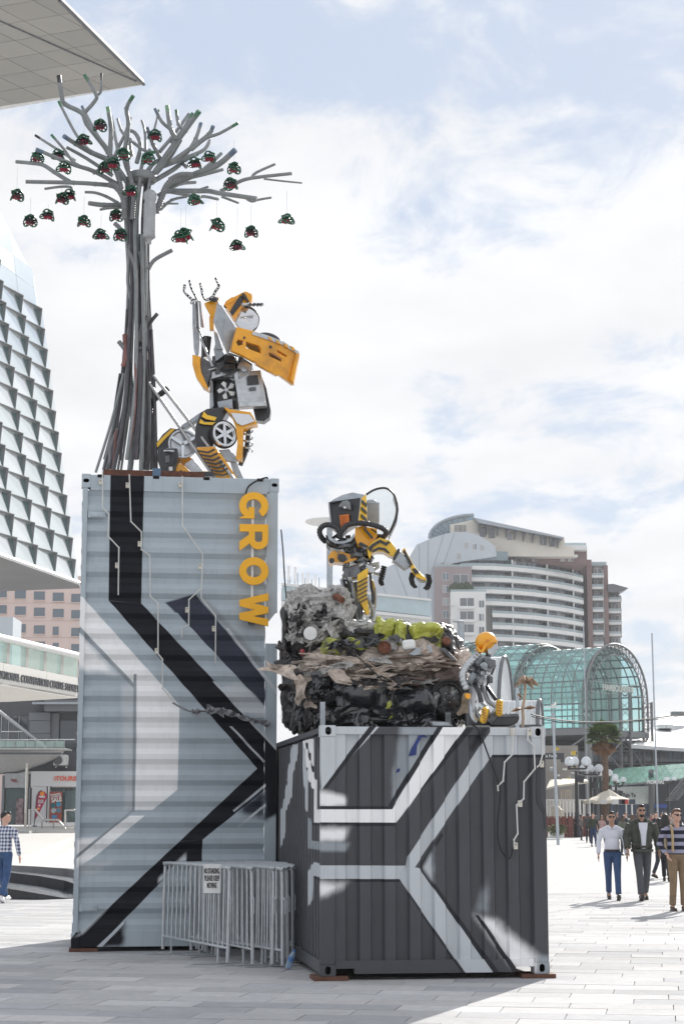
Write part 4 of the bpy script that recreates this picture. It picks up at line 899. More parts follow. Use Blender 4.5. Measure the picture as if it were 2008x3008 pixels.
B.plate('rear_leg', [(598,575),(620,600),(636,655),(632,745),(615,720),(606,650)], -.10, .2, yel2); B.plate('rear_leg_stripe', [(596,580),(606,590),(628,680),(626,740),(614,700),(600,640)], -.13, .04, blk, bevel=0)
for pts, r, m_ in (([(448,590),(470,690),(500,780),(512,850)],9,blk), ([(500,610),(520,740),(530,850)],13,alu_d), ([(480,480),(470,580),(460,600)],5,blk), ([(540,700),(548,780),(545,860)],11,alu_d), ([(632,640),(634,740),(605,860)],8,alu), ([(580,690),(620,780),(590,860)],12,alu_d), ([(600,560),(615,690),(610,800)],7,blk), ([(510,410),(515,450),(530,470)],4,whitep), ([(590,330),(600,400),(590,480)],4,whitep), ([(470,600),(495,700),(520,840)],6,blk)): B.rod('leg_strut', pts, r, m_, -.2)
B.scrap('ankle_scrap', 470, 760, 620, 860, -.1, 14, 14); B.box('foot_plate', 550, 858, -.2, 160, 18, .5, gun); B.scrap('thigh_scrap', 470, 590, 540, 760, -.1, 10, 19)
# ---- small seated robot on the container edge
rC = thing('seated_robot_sculpture', 'small seated silver scrap figure with yellow helmet on the container edge', 'sculpture', loc=at(1400, 2130, 19.95))
Cb = Bot(rC, 780, 1400, 1.96, 19.95)
hq = Cb.p(1268, 955, -.05); mh = Cb.m
bm_ = MB(); bm_.ell(hq, (64*mh, 66*mh, 62*mh), 22, 14); hel = bm_.build('helmet', yel, rC, smooth=True)
Cb.plate('helmet_rim', [(1212,985),(1225,1010),(1250,1015),(1268,980),(1300,955),(1335,955),(1330,940),(1295,940),(1260,962),(1240,1000),(1218,975)], -.20, .3, yel, par=hel); MB().lathe([(.022, 0), (.022, .006)], Cb.p(1275, 948, -.265), (0, -1, 0), 14).build('helmet_badge', M('helmet badge', (.6, .22, .01), .4), hel)
Cb.plate('face_mesh', [(1270,985),(1300,960),(1335,962),(1338,990),(1312,1022),(1282,1025)], -.14, .24, alu); Cb.rod('neck', [(1285,1015),(1275,1050)], 16, gun, -.05)
Cb.hose('duct_arm', [(1228,1022,-.1),(1185,1060,-.15),(1140,1120,-.2),(1135,1170,-.22),(1158,1225,-.22)], 24, alu, pitch=.04); Cb.plate('glove', [(1145,1250),(1178,1248),(1180,1275),(1162,1282),(1148,1272)], -.30, .08, yel)
Cb.plate('torso_shell', [(1225,1020),(1290,1040),(1325,1075),(1318,1100),(1275,1120),(1240,1200),(1190,1205),(1168,1180),(1185,1120)], -.12, .26, alu_d, gx=.3); Cb.scrap('torso_scrap', 1190, 1080, 1290, 1190, -.18, 22, 31); Cb.plate('shoulder_shell', [(1255,1040),(1322,1055),(1326,1095),(1290,1100),(1262,1075)], -.22, .2, gun)
for pts, r, m_ in (([(1200,1190,-.2),(1225,1240,-.28),(1240,1300,-.3)],14,blk), ([(1272,1210,0),(1300,1250,-.1),(1322,1282,-.15)],12,blk), ([(1265,1110,0),(1245,1180,0),(1240,1240,0)],9,gun), ([(1190,1210,-.1),(1185,1300,-.15),(1190,1380,-.2),(1215,1410,-.2)],20,alu), ([(1250,1210,0),(1280,1290,-.05),(1330,1330,-.1),(1305,1370,-.1)],15,alu), ([(1320,1090,0),(1280,1180,0),(1262,1240,0)],6,blk), ([(1230,1290,-.2),(1270,1330,-.2),(1290,1390,-.2)],10,alu_d), ([(1180,1260,-.1),(1200,1330,-.15),(1240,1400,-.2)],12,alu_d)): Cb.rod('limb', pts, r, m_)
for (x, y, ry) in ((1256, 1374, 14), (1343, 1332, 3)):
    s_ = Cb.box('boot', x, y, -.25, 38, 96, .16, yel2, ry=ry, bevel=.03)
    for k in range(5): Cb.box('boot_slot', x+(k-2)*2.5*(1 if ry > 5 else .3), y+(k-2)*16, -.335, 26, 4, .02, M('boot slot', (.35, .14, .01), .5), ry=ry+10, par=s_, bevel=0)
Cb.scrap('foot_scrap', 1170, 1330, 1300, 1420, -.12, 14, 33); Cb.box('seat_block', 1225, 1400, .05, 150, 70, .3, gun)
# ------------------------------------------------------------------ pile of crushed cars on the small container
PK = Bot(None, 780, 1400, 1.96, 20.45)
car_k = M('crushed black paint', (.014, .016, .020), .16, .0, var=.5, vs=10, coat=1.0, dirt=.25, dirtcol=(.05, .055, .065), bump=.9, bs=9)
car_b = M('crushed beige primer', (.50, .42, .36), .36, .2, var=.3, vs=9, dirt=.8, dirtcol=(.07, .05, .04), bump=.8, bs=16)
car_g = M('crushed lime paint', (.40, .42, .06), .35, var=.3, vs=8, dirt=.9, dirtcol=(.06, .065, .06), coat=.3, bump=.8, bs=12)
car_w = M('crushed grey paint', (.42, .41, .395), .42, .1, var=.35, vs=26, dirt=1.0, dirtcol=(.05, .045, .04), bump=.9, bs=16)
car_d = M('crumpled dark steel', (.04, .038, .04), .4, .3, var=.5, vs=9, dirt=.4, dirtcol=(.12, .08, .055), bump=.8, bs=14)
rust2 = M('rusted hub', (.16, .06, .035), .8, var=.4, vs=20)
def facet(p, f, amp, seed):
    """creased sheet: folded noise, sharp along the fold lines and flat between them"""
    q = Vector(p)*(f*.42) + Vector((seed, seed*.7, seed*1.3))
    q = q + noise.noise_vector(q*.8)*.35
    a = abs(noise.noise(q)); b = abs(noise.noise(q*1.9+Vector((5.2, 1.3, 7.7)))); d, pts = noise.voronoi(q*1.5)
    return amp*(1.9*a + .9*b + .9*(d[1]-d[0]) - 1.1)
def block(name, root, x0, y0, x1, y1, d0, d1, mat, seed, amp=.07, f=5.0, res=46, sq=.62, slope=0.0, smooth=False):
    """squashed bodywork: rounded block folded into facets"""
    a, b = PK.p(x0, y1, d0), PK.p(x1, y0, d1)
    c = (a+b)/2; h = Vector((abs(b.x-a.x)/2, (d1-d0)/2, abs(b.z-a.z)/2)); mb = MB()
    def pt(dv):
        n = Vector([math.copysign(abs(t)**sq, t) for t in dv]); n = Vector((max(-1, min(1, n.x)), max(-1, min(1, n.y)), max(-1, min(1, n.z))))
        p = Vector((c.x+n.x*h.x, c.y+n.y*h.y, c.z+n.z*h.z+slope*n.x*h.x))
        k = facet(p, f, amp, seed)+facet(p, f*2.6, amp*.42, seed+5)+noise.fractal(p*14, 1, 2, 3)*amp*.10
        return p+Vector(dv).normalized()*k
    nu, nv = res*2, res
    def fn(u, v):
        th = u*2*math.pi; ph = (v-.5)*math.pi*.998
        return pt((math.cos(ph)*math.cos(th), math.cos(ph)*math.sin(th), math.sin(ph)))
    mb.grid(fn, nu, nv)
    o = mb.build(name, mat, root, fix=False, smooth=smooth)
    return o
def panel(root, x, y, d, w, h, mat, seed, ry=0.0, amp=.05, curl=.0, name='crumpled_panel'):
    """one torn body panel: creased sheet with an edge of its own"""
    r = random.Random(seed); c = PK.p(x, y, d); m = PK.m; rot = Euler((R(r.uniform(-25, 25)), R(ry), R(r.uniform(-35, 35)))).to_matrix(); nx, nz = 9, 6
    def fn(u, v):
        X, Z = (u-.5)*w*m*(1+.25*math.sin(v*5+seed)), (v-.5)*h*m*(1+.3*math.sin(u*6+seed*2))
        q = c+rot @ Vector((X, 0, Z))
        k = facet(q, 9, amp, seed)+facet(q, 22, amp*.35, seed+3)-curl*((u-.5)**2+(v-.5)**2)
        return c+rot @ Vector((X, -.02-abs(k)*1.2, Z+k*.35))
    mb = MB(); mb.grid(fn, nx, nz)
    return mb.build(name, mat, root, solid=.007, fix=False)
def scatter(root, n, x0, y0, x1, y1, d, mats, seed, wr=(60, 190), hr=(35, 90), ang=35):
    r = random.Random(seed)
    for i in range(n): panel(root, r.uniform(x0, x1), r.uniform(y0, y1), d+r.uniform(-.08, .1), r.uniform(*wr), r.uniform(*hr), r.choice(mats), seed+i*1.37, r.uniform(-ang, ang), r.uniform(.03, .09), r.uniform(0, .06))
def tyre(root, x, y, d, r, axis, rimmat, name='wheel'):
    w = PK.disc(name, x, y, r*.80, d, axis, [(.15, 4), (.45, 2), (.62, -6), (.82, -8), (.9, 6), (1, 8), (1, -8)], rimmat, 30, root)
    PK.disc('tyre', x, y, r, d, axis, [(.80, 12), (.88, 20), (.97, 16), (1, 4), (1, -50), (.9, -60)], rubber, 32, w)
    PK.disc('hub_cap', x, y, r*.16, d, axis, [(1, 4), (.9, 10), (.5, 12)], rimmat, 14, w)
    A_ = Vector(axis).normalized(); q = Vector((0, 0, 1)).rotation_difference(A_)
    for k in range(12):
        a = k*math.pi/6; o = PK.p(x, y, d)+q @ Vector((math.cos(a), math.sin(a), 0))*(r*.68*PK.m)+A_*.005
        MB().lathe([(5*PK.m, 0), (5*PK.m, .015)], o, A_, 8).build('rim_slot', dark, w)
    for k in range(5):
        a = k*2*math.pi/5; o = PK.p(x, y, d)+q @ Vector((math.cos(a), math.sin(a), 0))*(r*.27*PK.m)+A_*.018
        MB().lathe([(3.2*PK.m, 0), (3.2*PK.m, .012)], o, A_, 6).build('wheel_nut', alu, w)
    return w
carK = thing('crushed_car', 'flattened glossy black car with bare wheels at the bottom of the scrap pile', 'car', loc=PK.p(640, 1440))
block('body_shell', carK, 200, 1190, 1150, 1445, .02, 2.2, car_k, 2.0, .10, 4.2, 60, .5)
block('rear_mass', carK, 110, 1080, 420, 1445, .9, 4.2, car_d, 83, .09, 7, 40, .4); block('side_mass', carK, 74, 960, 230, 1455, 2.6, 4.4, car_d, 91, .07, 5, 28, .5); block('front_clump', carK, 150, 1130, 330, 1430, -.06, 1.2, car_d, 6.0, .11, 5, 34)
block('door_skin', carK, 360, 1185, 720, 1425, -.22, .6, car_k, 8.6, .12, 2.7, 70, .48, smooth=True); block('door_skin', carK, 610, 1190, 985, 1430, -.20, .6, car_k, 13.2, .12, 2.7, 70, .48, smooth=True); block('sill_fold', carK, 300, 1380, 940, 1440, -.20, .5, car_k, 15.2, .05, 4, 50, .6, smooth=True)
scatter(carK, 7, 240, 1330, 900, 1425, -.16, [car_k], 40, (120, 240), (50, 90), 15); scatter(carK, 10, 160, 1160, 320, 1400, -.12, [car_d, car_k, car_b], 61, (50, 120), (60, 140))
tyre(carK, 1052, 1272, -.10, 108, (.18, -1, .04), blk); tyre(carK, 345, 1235, -.02, 78, (-.3, -1, .1), blk)
block('wheel_arch', carK, 955, 1115, 1125, 1215, -.16, .5, M('brown scorched arch', (.09, .065, .055), .4, .2, var=.4), 17, .05, 6, 30); block('rear_clump', carK, 1090, 1180, 1165, 1420, -.02, .8, car_d, 19, .06, 6, 26)
for x, y in ((715, 1310), (720, 1390)): panel(carK, x, y, -.22, 26, 44, car_g, x*.1, 20, .03, name='lime_fragment')
panel(carK, 1155, 1320, -.22, 70, 110, M('torn tan panel', (.36, .28, .2), .6, var=.3), 3.3, 25, .03)
carB = thing('crushed_car', 'flattened beige and brown car in the middle of the scrap pile', 'car', loc=PK.p(640, 1210))
block('body_shell', carB, 190, 1015, 1120, 1210, -.06, 2.3, car_b, 23, .11, 6.5, 52, .5)
scatter(carB, 22, 240, 1030, 1000, 1180, -.06, [car_b, car_b, car_d, car_w], 70, (110, 280), (16, 42), 12); scatter(carB, 10, 560, 1160, 1000, 1205, -.16, [car_b, car_d], 99, (120, 260), (22, 45), 10)
for k, (y, x0, x1) in enumerate(((1046, 700, 1090), (1075, 880, 1115), (1100, 900, 1120), (1160, 520, 960), (1185, 470, 880))): PK.rod('folded_sill', [(x0, y, -.10), ((x0+x1)/2, y-6, -.14), (x1, y+14, -.06)], 12, M('folded sill brown', (.17, .12, .10), .4, .2, var=.4), 0, carB, flat=.6)
block('torn_wing', carB, 30, 1070, 220, 1150, -.30, .2, car_d, 29, .07, 7, 30, .8, -.25); panel(carB, 90, 1110, -.35, 190, 60, car_b, 7.7, 14, .06, .1); panel(carB, 205, 1215, -.25, 60, 130, car_b, 9.1, 4, .06); panel(carB, 430, 1150, -.22, 130, 60, car_b, 5.9, 28, .03)
block('tyre_scrap', carB, 270, 1130, 385, 1220, -.10, .3, rubber, 31, .03, 6, 26)
carG = thing('crushed_car', 'flattened lime green car lying near the top of the scrap pile', 'car', loc=PK.p(720, 1030))
block('body_shell', carG, 320, 935, 1085, 1045, .08, 2.2, car_d, 37, .07, 5.5, 50, .55); block('roof_fold', carG, 625, 858, 740, 1030, .0, .9, car_g, 41, .055, 9, 40, .4); block('roof_fold', carG, 735, 865, 815, 1035, .04, .9, car_g, 42, .05, 9, 34, .4); block('roof_fold', carG, 810, 880, 1015, 960, .02, .9, car_g, 43, .05, 9, 40, .38); block('roof_fold', carG, 945, 950, 1010, 1040, .0, .6, car_g, 44, .04, 9, 26, .4); block('roof_fold', carG, 310, 965, 590, 1038, -.02, .8, car_g, 47, .045, 9, 40, .4)
block('tail_clump', carG, 985, 890, 1085, 1040, .0, .9, car_d, 53, .07, 6, 30); scatter(carG, 14, 380, 930, 1060, 1020, -.02, [car_g, car_d, car_k, car_w], 120, (60, 150), (25, 60), 25)
PK.disc('rusty_wheel', 684, 985, 38, -.10, (.1, -1, .1), [(.15, 6), (.3, 4), (.5, -2), (.8, 0), (.9, 8), (1, 6), (1, -12)], rust2, 24, carG); PK.box('white_canister', 822, 970, -.10, 76, 56, .2, whitep, ry=-6, bevel=.03, par=carG); PK.plate('grey_board', [(820,1022),(860,990),(950,965),(960,1012),(850,1032)], -.14, .05, alu_d, par=carG); PK.disc('orange_lamp', 1040, 945, 26, -.03, (.4, -1, .2), [(.3, 6), (.9, 4), (1, 0), (1, -8)], rust2, 16, carG)
PK.plate('dark_strip', [(1000,990),(1030,985),(1105,1060),(1080,1065)], -.08, .06, gun, par=carG)
carW = thing('crushed_car_bale', 'crumpled pale grey car bale at the top left of the scrap pile', 'car', loc=PK.p(300, 1000))
block('body_shell', carW, 120, 715, 495, 1000, .35, 2.0, car_w, 59, .07, 9.0, 64, .34); block('rear_mass', carW, 115, 800, 330, 1080, .9, 3.6, car_d, 87, .08, 7, 34, .4); block('white_fold', carW, 430, 860, 640, 1000, .15, 1.2, car_w, 61, .06, 9, 40, .4); block('under_clump', carW, 110, 880, 470, 1030, .25, 1.4, car_d, 67, .07, 6, 34)
scatter(carW, 34, 140, 740, 480, 940, .28, [car_w, car_w, car_w, car_d], 160, (40, 110), (30, 90), 60)
PK.disc('white_disc', 257, 903, 40, .14, (0, -1, .05), [(1, 0), (.97, 6), (.1, 8)], whitep, 28, carW); PK.rod('brown_roll', [(400, 690, .4), (425, 700, .35), (440, 712, .3)], 20, rust2, 0, carW); block('red_fragment', carW, 200, 1000, 225, 1032, .12, .3, redp, 71, .02, 9, 12)
block('edge_clump', carW, 85, 780, 150, 1040, .3, 1.2, car_d, 73, .06, 7, 24); panel(carW, 95, 1000, .2, 90, 40, car_d, 3.9, 60, .05)
# steel straps that hold the pile
for x, y0, y1, m_ in ((328, 1298, 1440, alu_d), (1049, 1358, 1445, gun)):
    o = MB().span(PK.p(x-15, y1, -.42), PK.p(x+15, y0, -.38)).build('holding_post', m_); tag(o, '%s flat steel post holding the %s end of the black crushed car' % ('grey' if x < 500 else 'dark', 'left' if x < 500 else 'right'), 'post')
# ------------------------------------------------------------------ right background: apartment tower, hotel, glass vault
cream = M('cream render', (.66, .62, .55), .8, var=.05, vs=.3); whit = M('white render', (.70, .70, .69), .75, var=.05, vs=.3); mauve = M('mauve render', (.30, .25, .255), .8, var=.06, vs=.3)
maroon = M('maroon render', (.20, .13, .125), .8, var=.08, vs=.3); clad = M('pale blue grey cladding', (.47, .51, .55), .5, .2, var=.05, vs=.2)
def WINDOW(name, rgb, rough=.08):
    if name in MATS: return MATS[name]
    m, n, l, b = newmat(name); b.inputs['Base Color'].default_value = tuple(rgb)+(1,); b.inputs['Roughness'].default_value = rough; b.inputs['Specular IOR Level'].default_value = .9
    MATS[name] = m; return m
wins = [WINDOW('dark window glass', (.05, .06, .07)), WINDOW('grey window glass', (.11, .125, .14)), WINDOW('curtained window', (.30, .31, .32), .3), WINDOW('blue window glass', (.10, .14, .18))]
rail_g = GLASS('balcony glass', (.42, .50, .52), .35, .1)
def q2(x, y, Y): return at(1200+x/1.9406, 1480+y/1.9406, Y)       # second zoom of the right background
rb = random.Random(5)
TYa = 420.0; s2 = 1/(1.9406*ppm(TYa))
tower = thing('apartment_tower', 'tall apartment tower with curved white balconies and maroon end bays behind the glass vault', 'building', loc=q2(640, 1300, TYa+8))
Gz = 0.0
def slab(name, x0, y0, x1, y1, Y, dep, mat, par=tower, ybase=None):
    a, b = q2(x0, y0, Y), q2(x1, y1, Y)
    z0 = b.z if ybase is None else ybase
    return MB().span((a.x, Y, z0), (b.x, Y+dep, a.z)).build(name, mat, par)
def win(x0, y0, x1, y1, Y, par=tower, mat=None, frame_=True):
    a, b = q2(x0, y0, Y), q2(x1, y1, Y)
    o = MB().span((a.x, Y-.06, b.z), (b.x, Y+.05, a.z)).build('window', whit if frame_ else wins[0], par)
    n = 2 if (x1-x0) > 22 else 1; w = (b.x-a.x)/n
    for k in range(n): MB().span((a.x+w*k+.08, Y-.12, b.z+.08), (a.x+w*(k+1)-.08, Y-.05, a.z-.08)).build('pane', mat or rb.choice(wins), o)
plan = [(300, 418.0), (363, 418.0), (480, 418.5), (600, 420.5), (720, 424), (800, 427.5), (880, 431.5), (950, 436), (1005, 440.5)]
def pl(i, push=0.0):
    x, Y = plan[i]; return q2(x, 1000, Y).x, Y+push
z_top = q2(363, 352, 418).z; FH = (q2(363, 385, 418).z-q2(363, 452, 418).z)
for fl_ in range(9):
    zt_ = z_top-fl_*FH; i0 = 1 if fl_ else 0
    if fl_ > 3: i0 = 2
    idx = list(range(i0, len(plan)))
    band = MB(); glassb = []
    for i, j in zip(idx, idx[1:]):
        (xa, ya), (xb, yb) = pl(i), pl(j)
        band.add([(xa, ya, zt_-.9), (xb, yb, zt_-.9), (xb, yb, zt_), (xa, ya, zt_), (xa, ya+3, zt_-.9), (xb, yb+3, zt_-.9), (xb, yb+3, zt_), (xa, ya+3, zt_)], [(0, 1, 2, 3), (4, 7, 6, 5), (3, 2, 6, 7), (0, 4, 5, 1)])
    bo = band.build('balcony', whit, tower)
    for i, j in zip(idx, idx[1:]):
        (xa, ya), (xb, yb) = pl(i, .05), pl(j, .05)
        MB().add([(xa, ya, zt_), (xb, yb, zt_), (xb, yb, zt_+.62), (xa, ya, zt_+.62), (xa, ya+.06, zt_), (xb, yb+.06, zt_), (xb, yb+.06, zt_+.62), (xa, ya+.06, zt_+.62)], [(0, 1, 2, 3), (7, 6, 5, 4), (3, 2, 6, 7), (0, 4, 5, 1), (1, 5, 6, 2), (0, 3, 7, 4)]).build('balcony_glass', rail_g, bo)
        (xa, ya), (xb, yb) = pl(i, 2.6), pl(j, 2.6); n = max(1, round(math.dist((xa, ya), (xb, yb))/1.7))
        for k in range(n):
            f0, f1 = (k+.06)/n, (k+.94)/n
            MB().prism([(xa+(xb-xa)*f0, ya+(yb-ya)*f0, zt_), (xa+(xb-xa)*f1, ya+(yb-ya)*f1, zt_), (xa+(xb-xa)*f1, ya+(yb-ya)*f1, zt_+FH-.9), (xa+(xb-xa)*f0, ya+(yb-ya)*f0, zt_+FH-.9)], (0, .1, 0)).build('window', rb.choice((wins[0], wins[0], wins[1], wins[1], wins[2], wins[3])), tower)
    for i in (3, 5, 7):
        x, y = pl(i, .6); MB().span((x-.18, y, zt_), (x+.18, y+2.4, zt_+FH-.9)).build('party_wall', whit, tower)
core = MB()
pts = [pl(i, 2.9) for i in range(1, len(plan))]; zb = z_top-10.5*FH
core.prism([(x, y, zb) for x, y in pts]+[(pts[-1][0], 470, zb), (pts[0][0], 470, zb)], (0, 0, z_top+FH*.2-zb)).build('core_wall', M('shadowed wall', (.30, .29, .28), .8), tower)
slab('mauve_block', 148, 358, 362, 760, 416.5, 40, mauve, ybase=0); slab('white_block', 238, 500, 440, 760, 413.5, 30, whit, ybase=0)
for y in (392, 464, 536, 608, 680): win(192, y, 228, y+44, 416.5)
win(248, 402, 338, 452, 416.5, mat=wins[1])
for k, y in enumerate((536, 612, 686)):
    win(290, y, 372, y+62, 413.5, mat=wins[1]); win(398, y+14, 430, y+56, 413.5); slab('balcony', 286, y+46, 376, y+62, 412.4, 1.2, whit); slab('balcony', 236, y+30, 262, y+44, 412.9, 1.0, whit)
slab('parapet_rail', 236, 488, 440, 500, 413.6, .2, rail_g); slab('parapet_rail', 150, 346, 362, 358, 416.6, .2, rail_g)
for k in range(7): MB().ell(q2(246+k*17, 482-3*(k % 3), 416), (.9, .8, 1.0+.4*(k % 2)), 7, 5).build('balcony_shrub', M('balcony shrub', (.05, .07, .035), .9, var=.4, vs=2), tower)
slab('penthouse', 565, 252, 1015, 345, 428, 30, maroon); slab('penthouse_terrace', 470, 236, 1015, 262, 425, 34, whit); slab('penthouse_rail', 560, 222, 1010, 238, 426, .2, rail_g); slab('sun_room', 305, 272, 565, 322, 419, 12, GLASS('sun room glass', (.25, .32, .36), .3, .08))
for x in (586, 640, 700, 860, 905): win(x, 292, x+30, 328, 428)
slab('penthouse_canopy', 665, 290, 962, 302, 425.5, 4, whit)
# cream plant storey with brackets, curved roof light and wave wall
MB().prism([q2(x, y, 424) for x, y in ((236, 118), (365, 92), (400, 110), (885, 195), (890, 240), (940, 248), (942, 300), (236, 300))], (0, 22, 0)).build('plant_storey', cream, tower)
MB().prism([q2(x, y, 421) for x, y in ((370, 78), (885, 190), (880, 198), (400, 108))], (0, 26, 0)).build('plant_roof', alu_d, tower)
for x in (395, 440, 500, 552, 600, 650, 700, 750, 800, 845):
    y = 112+(x-395)*.195; MB().prism([q2(x, y, 422.5), q2(x+16, y+4, 422.5), q2(x+4, y+50, 422.5)], (0, 1.4, 0)).build('roof_bracket', gun, tower)
for x in (402, 452): win(x, 132+(x-400)*.15, x+38, 188+(x-400)*.15, 424, mat=wins[1], frame_=False)
for x in (558, 755, 805): win(x, 165+(x-558)*.13, x+30, 205+(x-558)*.16, 424, frame_=False)
win(260, 122, 325, 165, 424, mat=WINDOW('louvre', (.3, .28, .26), .6), frame_=False)
arcp = [(116+254*(1-math.cos(t*math.pi/2))*1.0, 195-132*math.sin(t*math.pi/2)) for t in [i/9 for i in range(10)]]
MB().prism([q2(x, y, 426) for x, y in arcp+[(372, 95), (236, 120), (236, 195)]], (0, 14, 0)).build('roof_light', GLASS('roof light glass', (.22, .29, .32), .25, .1), tower)
MB().tube([q2(x, y, 425.6) for x, y in arcp], .4, 6).build('roof_light_rim', alu_d, tower)
for k in range(1, 9): MB().tube([q2(*arcp[k], 425.7), q2(236+(arcp[k][0]-116)*.3, 190, 425.7)], .12, 4).build('glazing_bar', alu_d, tower)
wave = [(-420, 480), (-300, 450), (-200, 400), (-60, 330), (0, 308), (45, 232), (120, 200), (200, 172), (262, 160), (330, 160), (395, 178), (450, 212), (492, 242), (500, 300), (300, 330), (150, 362), (150, 760), (-420, 760)]
MB().prism([q2(x, y, 418.5) for x, y in wave], (0, 30, 0)).build('wave_wall', clad, tower)
for a, b in (((60,240),(60,700)),((110,215),(110,560)),((-80,345),(60,700)),((200,175),(120,420)),((260,165),(200,340)),((-180,400),(-40,700))): MB().tube([q2(*a, 418.45), q2(*b, 418.45)], .05, 4).build('cladding_seam', alu_d, tower)
for (x, y) in ((316,218),(362,226),(406,233),(272,280),(178,332),(226,340),(272,347)): win(x, y, x+24, y+36, 418.5)
# maroon and white end bays
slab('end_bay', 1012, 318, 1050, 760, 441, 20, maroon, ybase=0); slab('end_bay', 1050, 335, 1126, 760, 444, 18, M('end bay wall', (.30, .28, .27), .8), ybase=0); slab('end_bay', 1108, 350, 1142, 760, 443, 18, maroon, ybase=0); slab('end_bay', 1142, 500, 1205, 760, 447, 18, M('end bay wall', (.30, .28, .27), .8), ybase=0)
slab('end_roof_rail', 1010, 330, 1126, 352, 443.5, .2, rail_g)
for k in range(7):
    y = 372+k*65+(0 if k else 0)
    if k < 7: slab('balcony', 1034, y+30, 1110, y+68-20, 441.5, 2, whit); slab('balcony_glass', 1034, y+22, 1110, y+34, 441.4, .1, rail_g); win(1050, y-4, 1098, y+28, 444, mat=rb.choice(wins[:2]))
    if k > 1: slab('balcony', 1138, y+40, 1212, y+56, 444.5, 2, whit); slab('balcony_glass', 1138, y+30, 1212, y+42, 444.4, .1, rail_g); win(1150, y+4, 1196, y+38, 447, mat=rb.choice(wins[:2]))
slab('bay_pier', 1106, 372, 1114, 760, 441.4, 2, whit); slab('bay_pier', 1206, 520, 1214, 760, 444.4, 2, whit)
MB().prism([q2(x, y, 442) for x, y in ((1132, 458), (1165, 456), (1250, 480), (1220, 498), (1165, 505), (1136, 500))], (0, 8, 0)).build('roof_canopy', gun, tower)
# hotel block on the left of the tower
def qB(x, y, Y): return at(780+x/1.96, 1400+y/1.96, Y)
HY = 330.0
hotel = thing('hotel_block', 'low white hotel block with a pale glass storey behind the standing robot', 'building', loc=qB(520, 1300, HY))
def hs_(name, pts, Y, dep, mat): return MB().prism([qB(x, y, Y) for x, y in pts], (0, dep, 0)).build(name, mat, hotel)
hs_('wall', [(90, 640), (955, 800), (958, 1400), (90, 1400)], HY, 20, whit)
for k in range(13):
    x0 = 95+k*66; y0 = 625+(k)*7.0; x1 = x0+64; hs_('glazing_panel', [(x0, y0), (x1, y0+7), (x1, y0+95), (x0, y0+88)], HY-.8, .6, M('pale glazing', (.42, .52, .55), .15, var=.1, vs=.5))
hs_('string_course', [(90, 716), (952, 808), (952, 824), (90, 736)], HY-1.2, 1.2, whit); hs_('parapet', [(90, 612), (952, 704), (952, 716), (90, 626)], HY-1.2, 1.2, whit)
for k in range(11):
    x = 414+k*54.5-163; y = 768+k*6.2
    if x < 920: o = hs_('window', [(x, y), (x+28, y+3), (x+28, y+44), (x, y+41)], HY-.15, .2, WINDOW('hotel window', (.16, .22, .28)))
for k in range(11):
    x = 100+rb.uniform(0, 16)+k*20; h = rb.uniform(40, 95); y = 622+(x-90)*.1
    o = MB().tube([qB(x, y, HY+4), qB(x, y-h, HY+4)], .10, 5).build('mast', alu_d, hotel); 
    if k % 2: w_ = MB(); a = qB(x+3, y-h*.9, HY+3.8); w_.box(a, (.45, .3, 2.6)); w_.build('antenna_panel', whitep, o)
# lamp with a disc shade behind the standing robot
dl = thing('disc_lamp', 'grey pole lamp with a wide white disc shade behind the standing robot', 'lamp', loc=at(968, 2440, 60))
MB().tube([Vector((at(968, 1810, 60).x, 60, 0)), at(968, 1810, 60)], .14, 14).build('pole', alu_d, dl, smooth=True); MB().tube([at(968, 1812, 60), at(968, 1540, 60)], .10, 12).build('upper_pole', alu_d, dl, smooth=True)
MB().lathe([(.1, -.08), (.7, -.07), (.8, -.02), (.79, .02), (.2, .07)], at(966, 1532, 60), (0, 0, 1), 28).build('disc_shade', whitep, dl, smooth=True)
# ------------------------------------------------------------------ glass vault
steel = M('grey vault steel', (.20, .205, .21), .5, .3, var=.08); vglass = GLASS('vault glass', (.60, .78, .77), .82, .06)
VY = 200.0
def qV(x, y, Y=VY): return at(1560+x/3.5, 1780+y/3.5, Y)
P0 = qV(578, 1252); e_ = Vector((.63, .777, 0)); a_ = Vector((-.777, .63, 0)); WV = 13.0; ST = 3.4
vault = thing('glass_vault', 'teal glass barrel vault with an open lattice arch at its right end', 'building', loc=(P0.x, P0.y, 0))
def arcpt(t, s, r=1.0, base=0.0):
    """t 0..1 round the arch from the near foot to the far foot; s metres along the axis"""
    H = ST; Rr = WV/2; per = math.pi*Rr; tot = per+2*H; d = t*tot; c = P0+e_*Rr+a_*s
    if d < H: p = (-Rr, d)
    elif d > H+per: p = (Rr, tot-d)
    else: th_ = math.pi-(d-H)/Rr; p = (Rr*math.cos(th_), H+Rr*math.sin(th_)*.92)
    return c+e_*(p[0]*r)+Vector((0, 0, base+p[1]*(1+(r-1)*.9)))
NT = 20
def vault_bay(s0, n, ds, r):
    for k in range(n):
        for j in range(NT):
            t0, t1 = j/NT, (j+1)/NT
            A4 = [arcpt(t0, s0+k*ds, r), arcpt(t0, s0+(k+1)*ds, r), arcpt(t1, s0+(k+1)*ds, r), arcpt(t1, s0+k*ds, r)]
            nn = (A4[1]-A4[0]).cross(A4[3]-A4[0]).normalized(); cc = sum(A4, Vector())/4
            MB().prism([p+(cc-p)*.03 for p in A4], nn*.03).build('glass_pane', vglass, vault)
    for k in range(n+1): MB().tube([arcpt(j/30, s0+k*ds, r*.995) for j in range(31)], .07, 5).build('arch_rib', steel, vault)
    for j in range(0, NT+1): MB().tube([arcpt(j/NT, s0, r*.99), arcpt(j/NT, s0+n*ds, r*.99)], .075 if j % 2 else .1, 4).build('purlin', steel, vault)
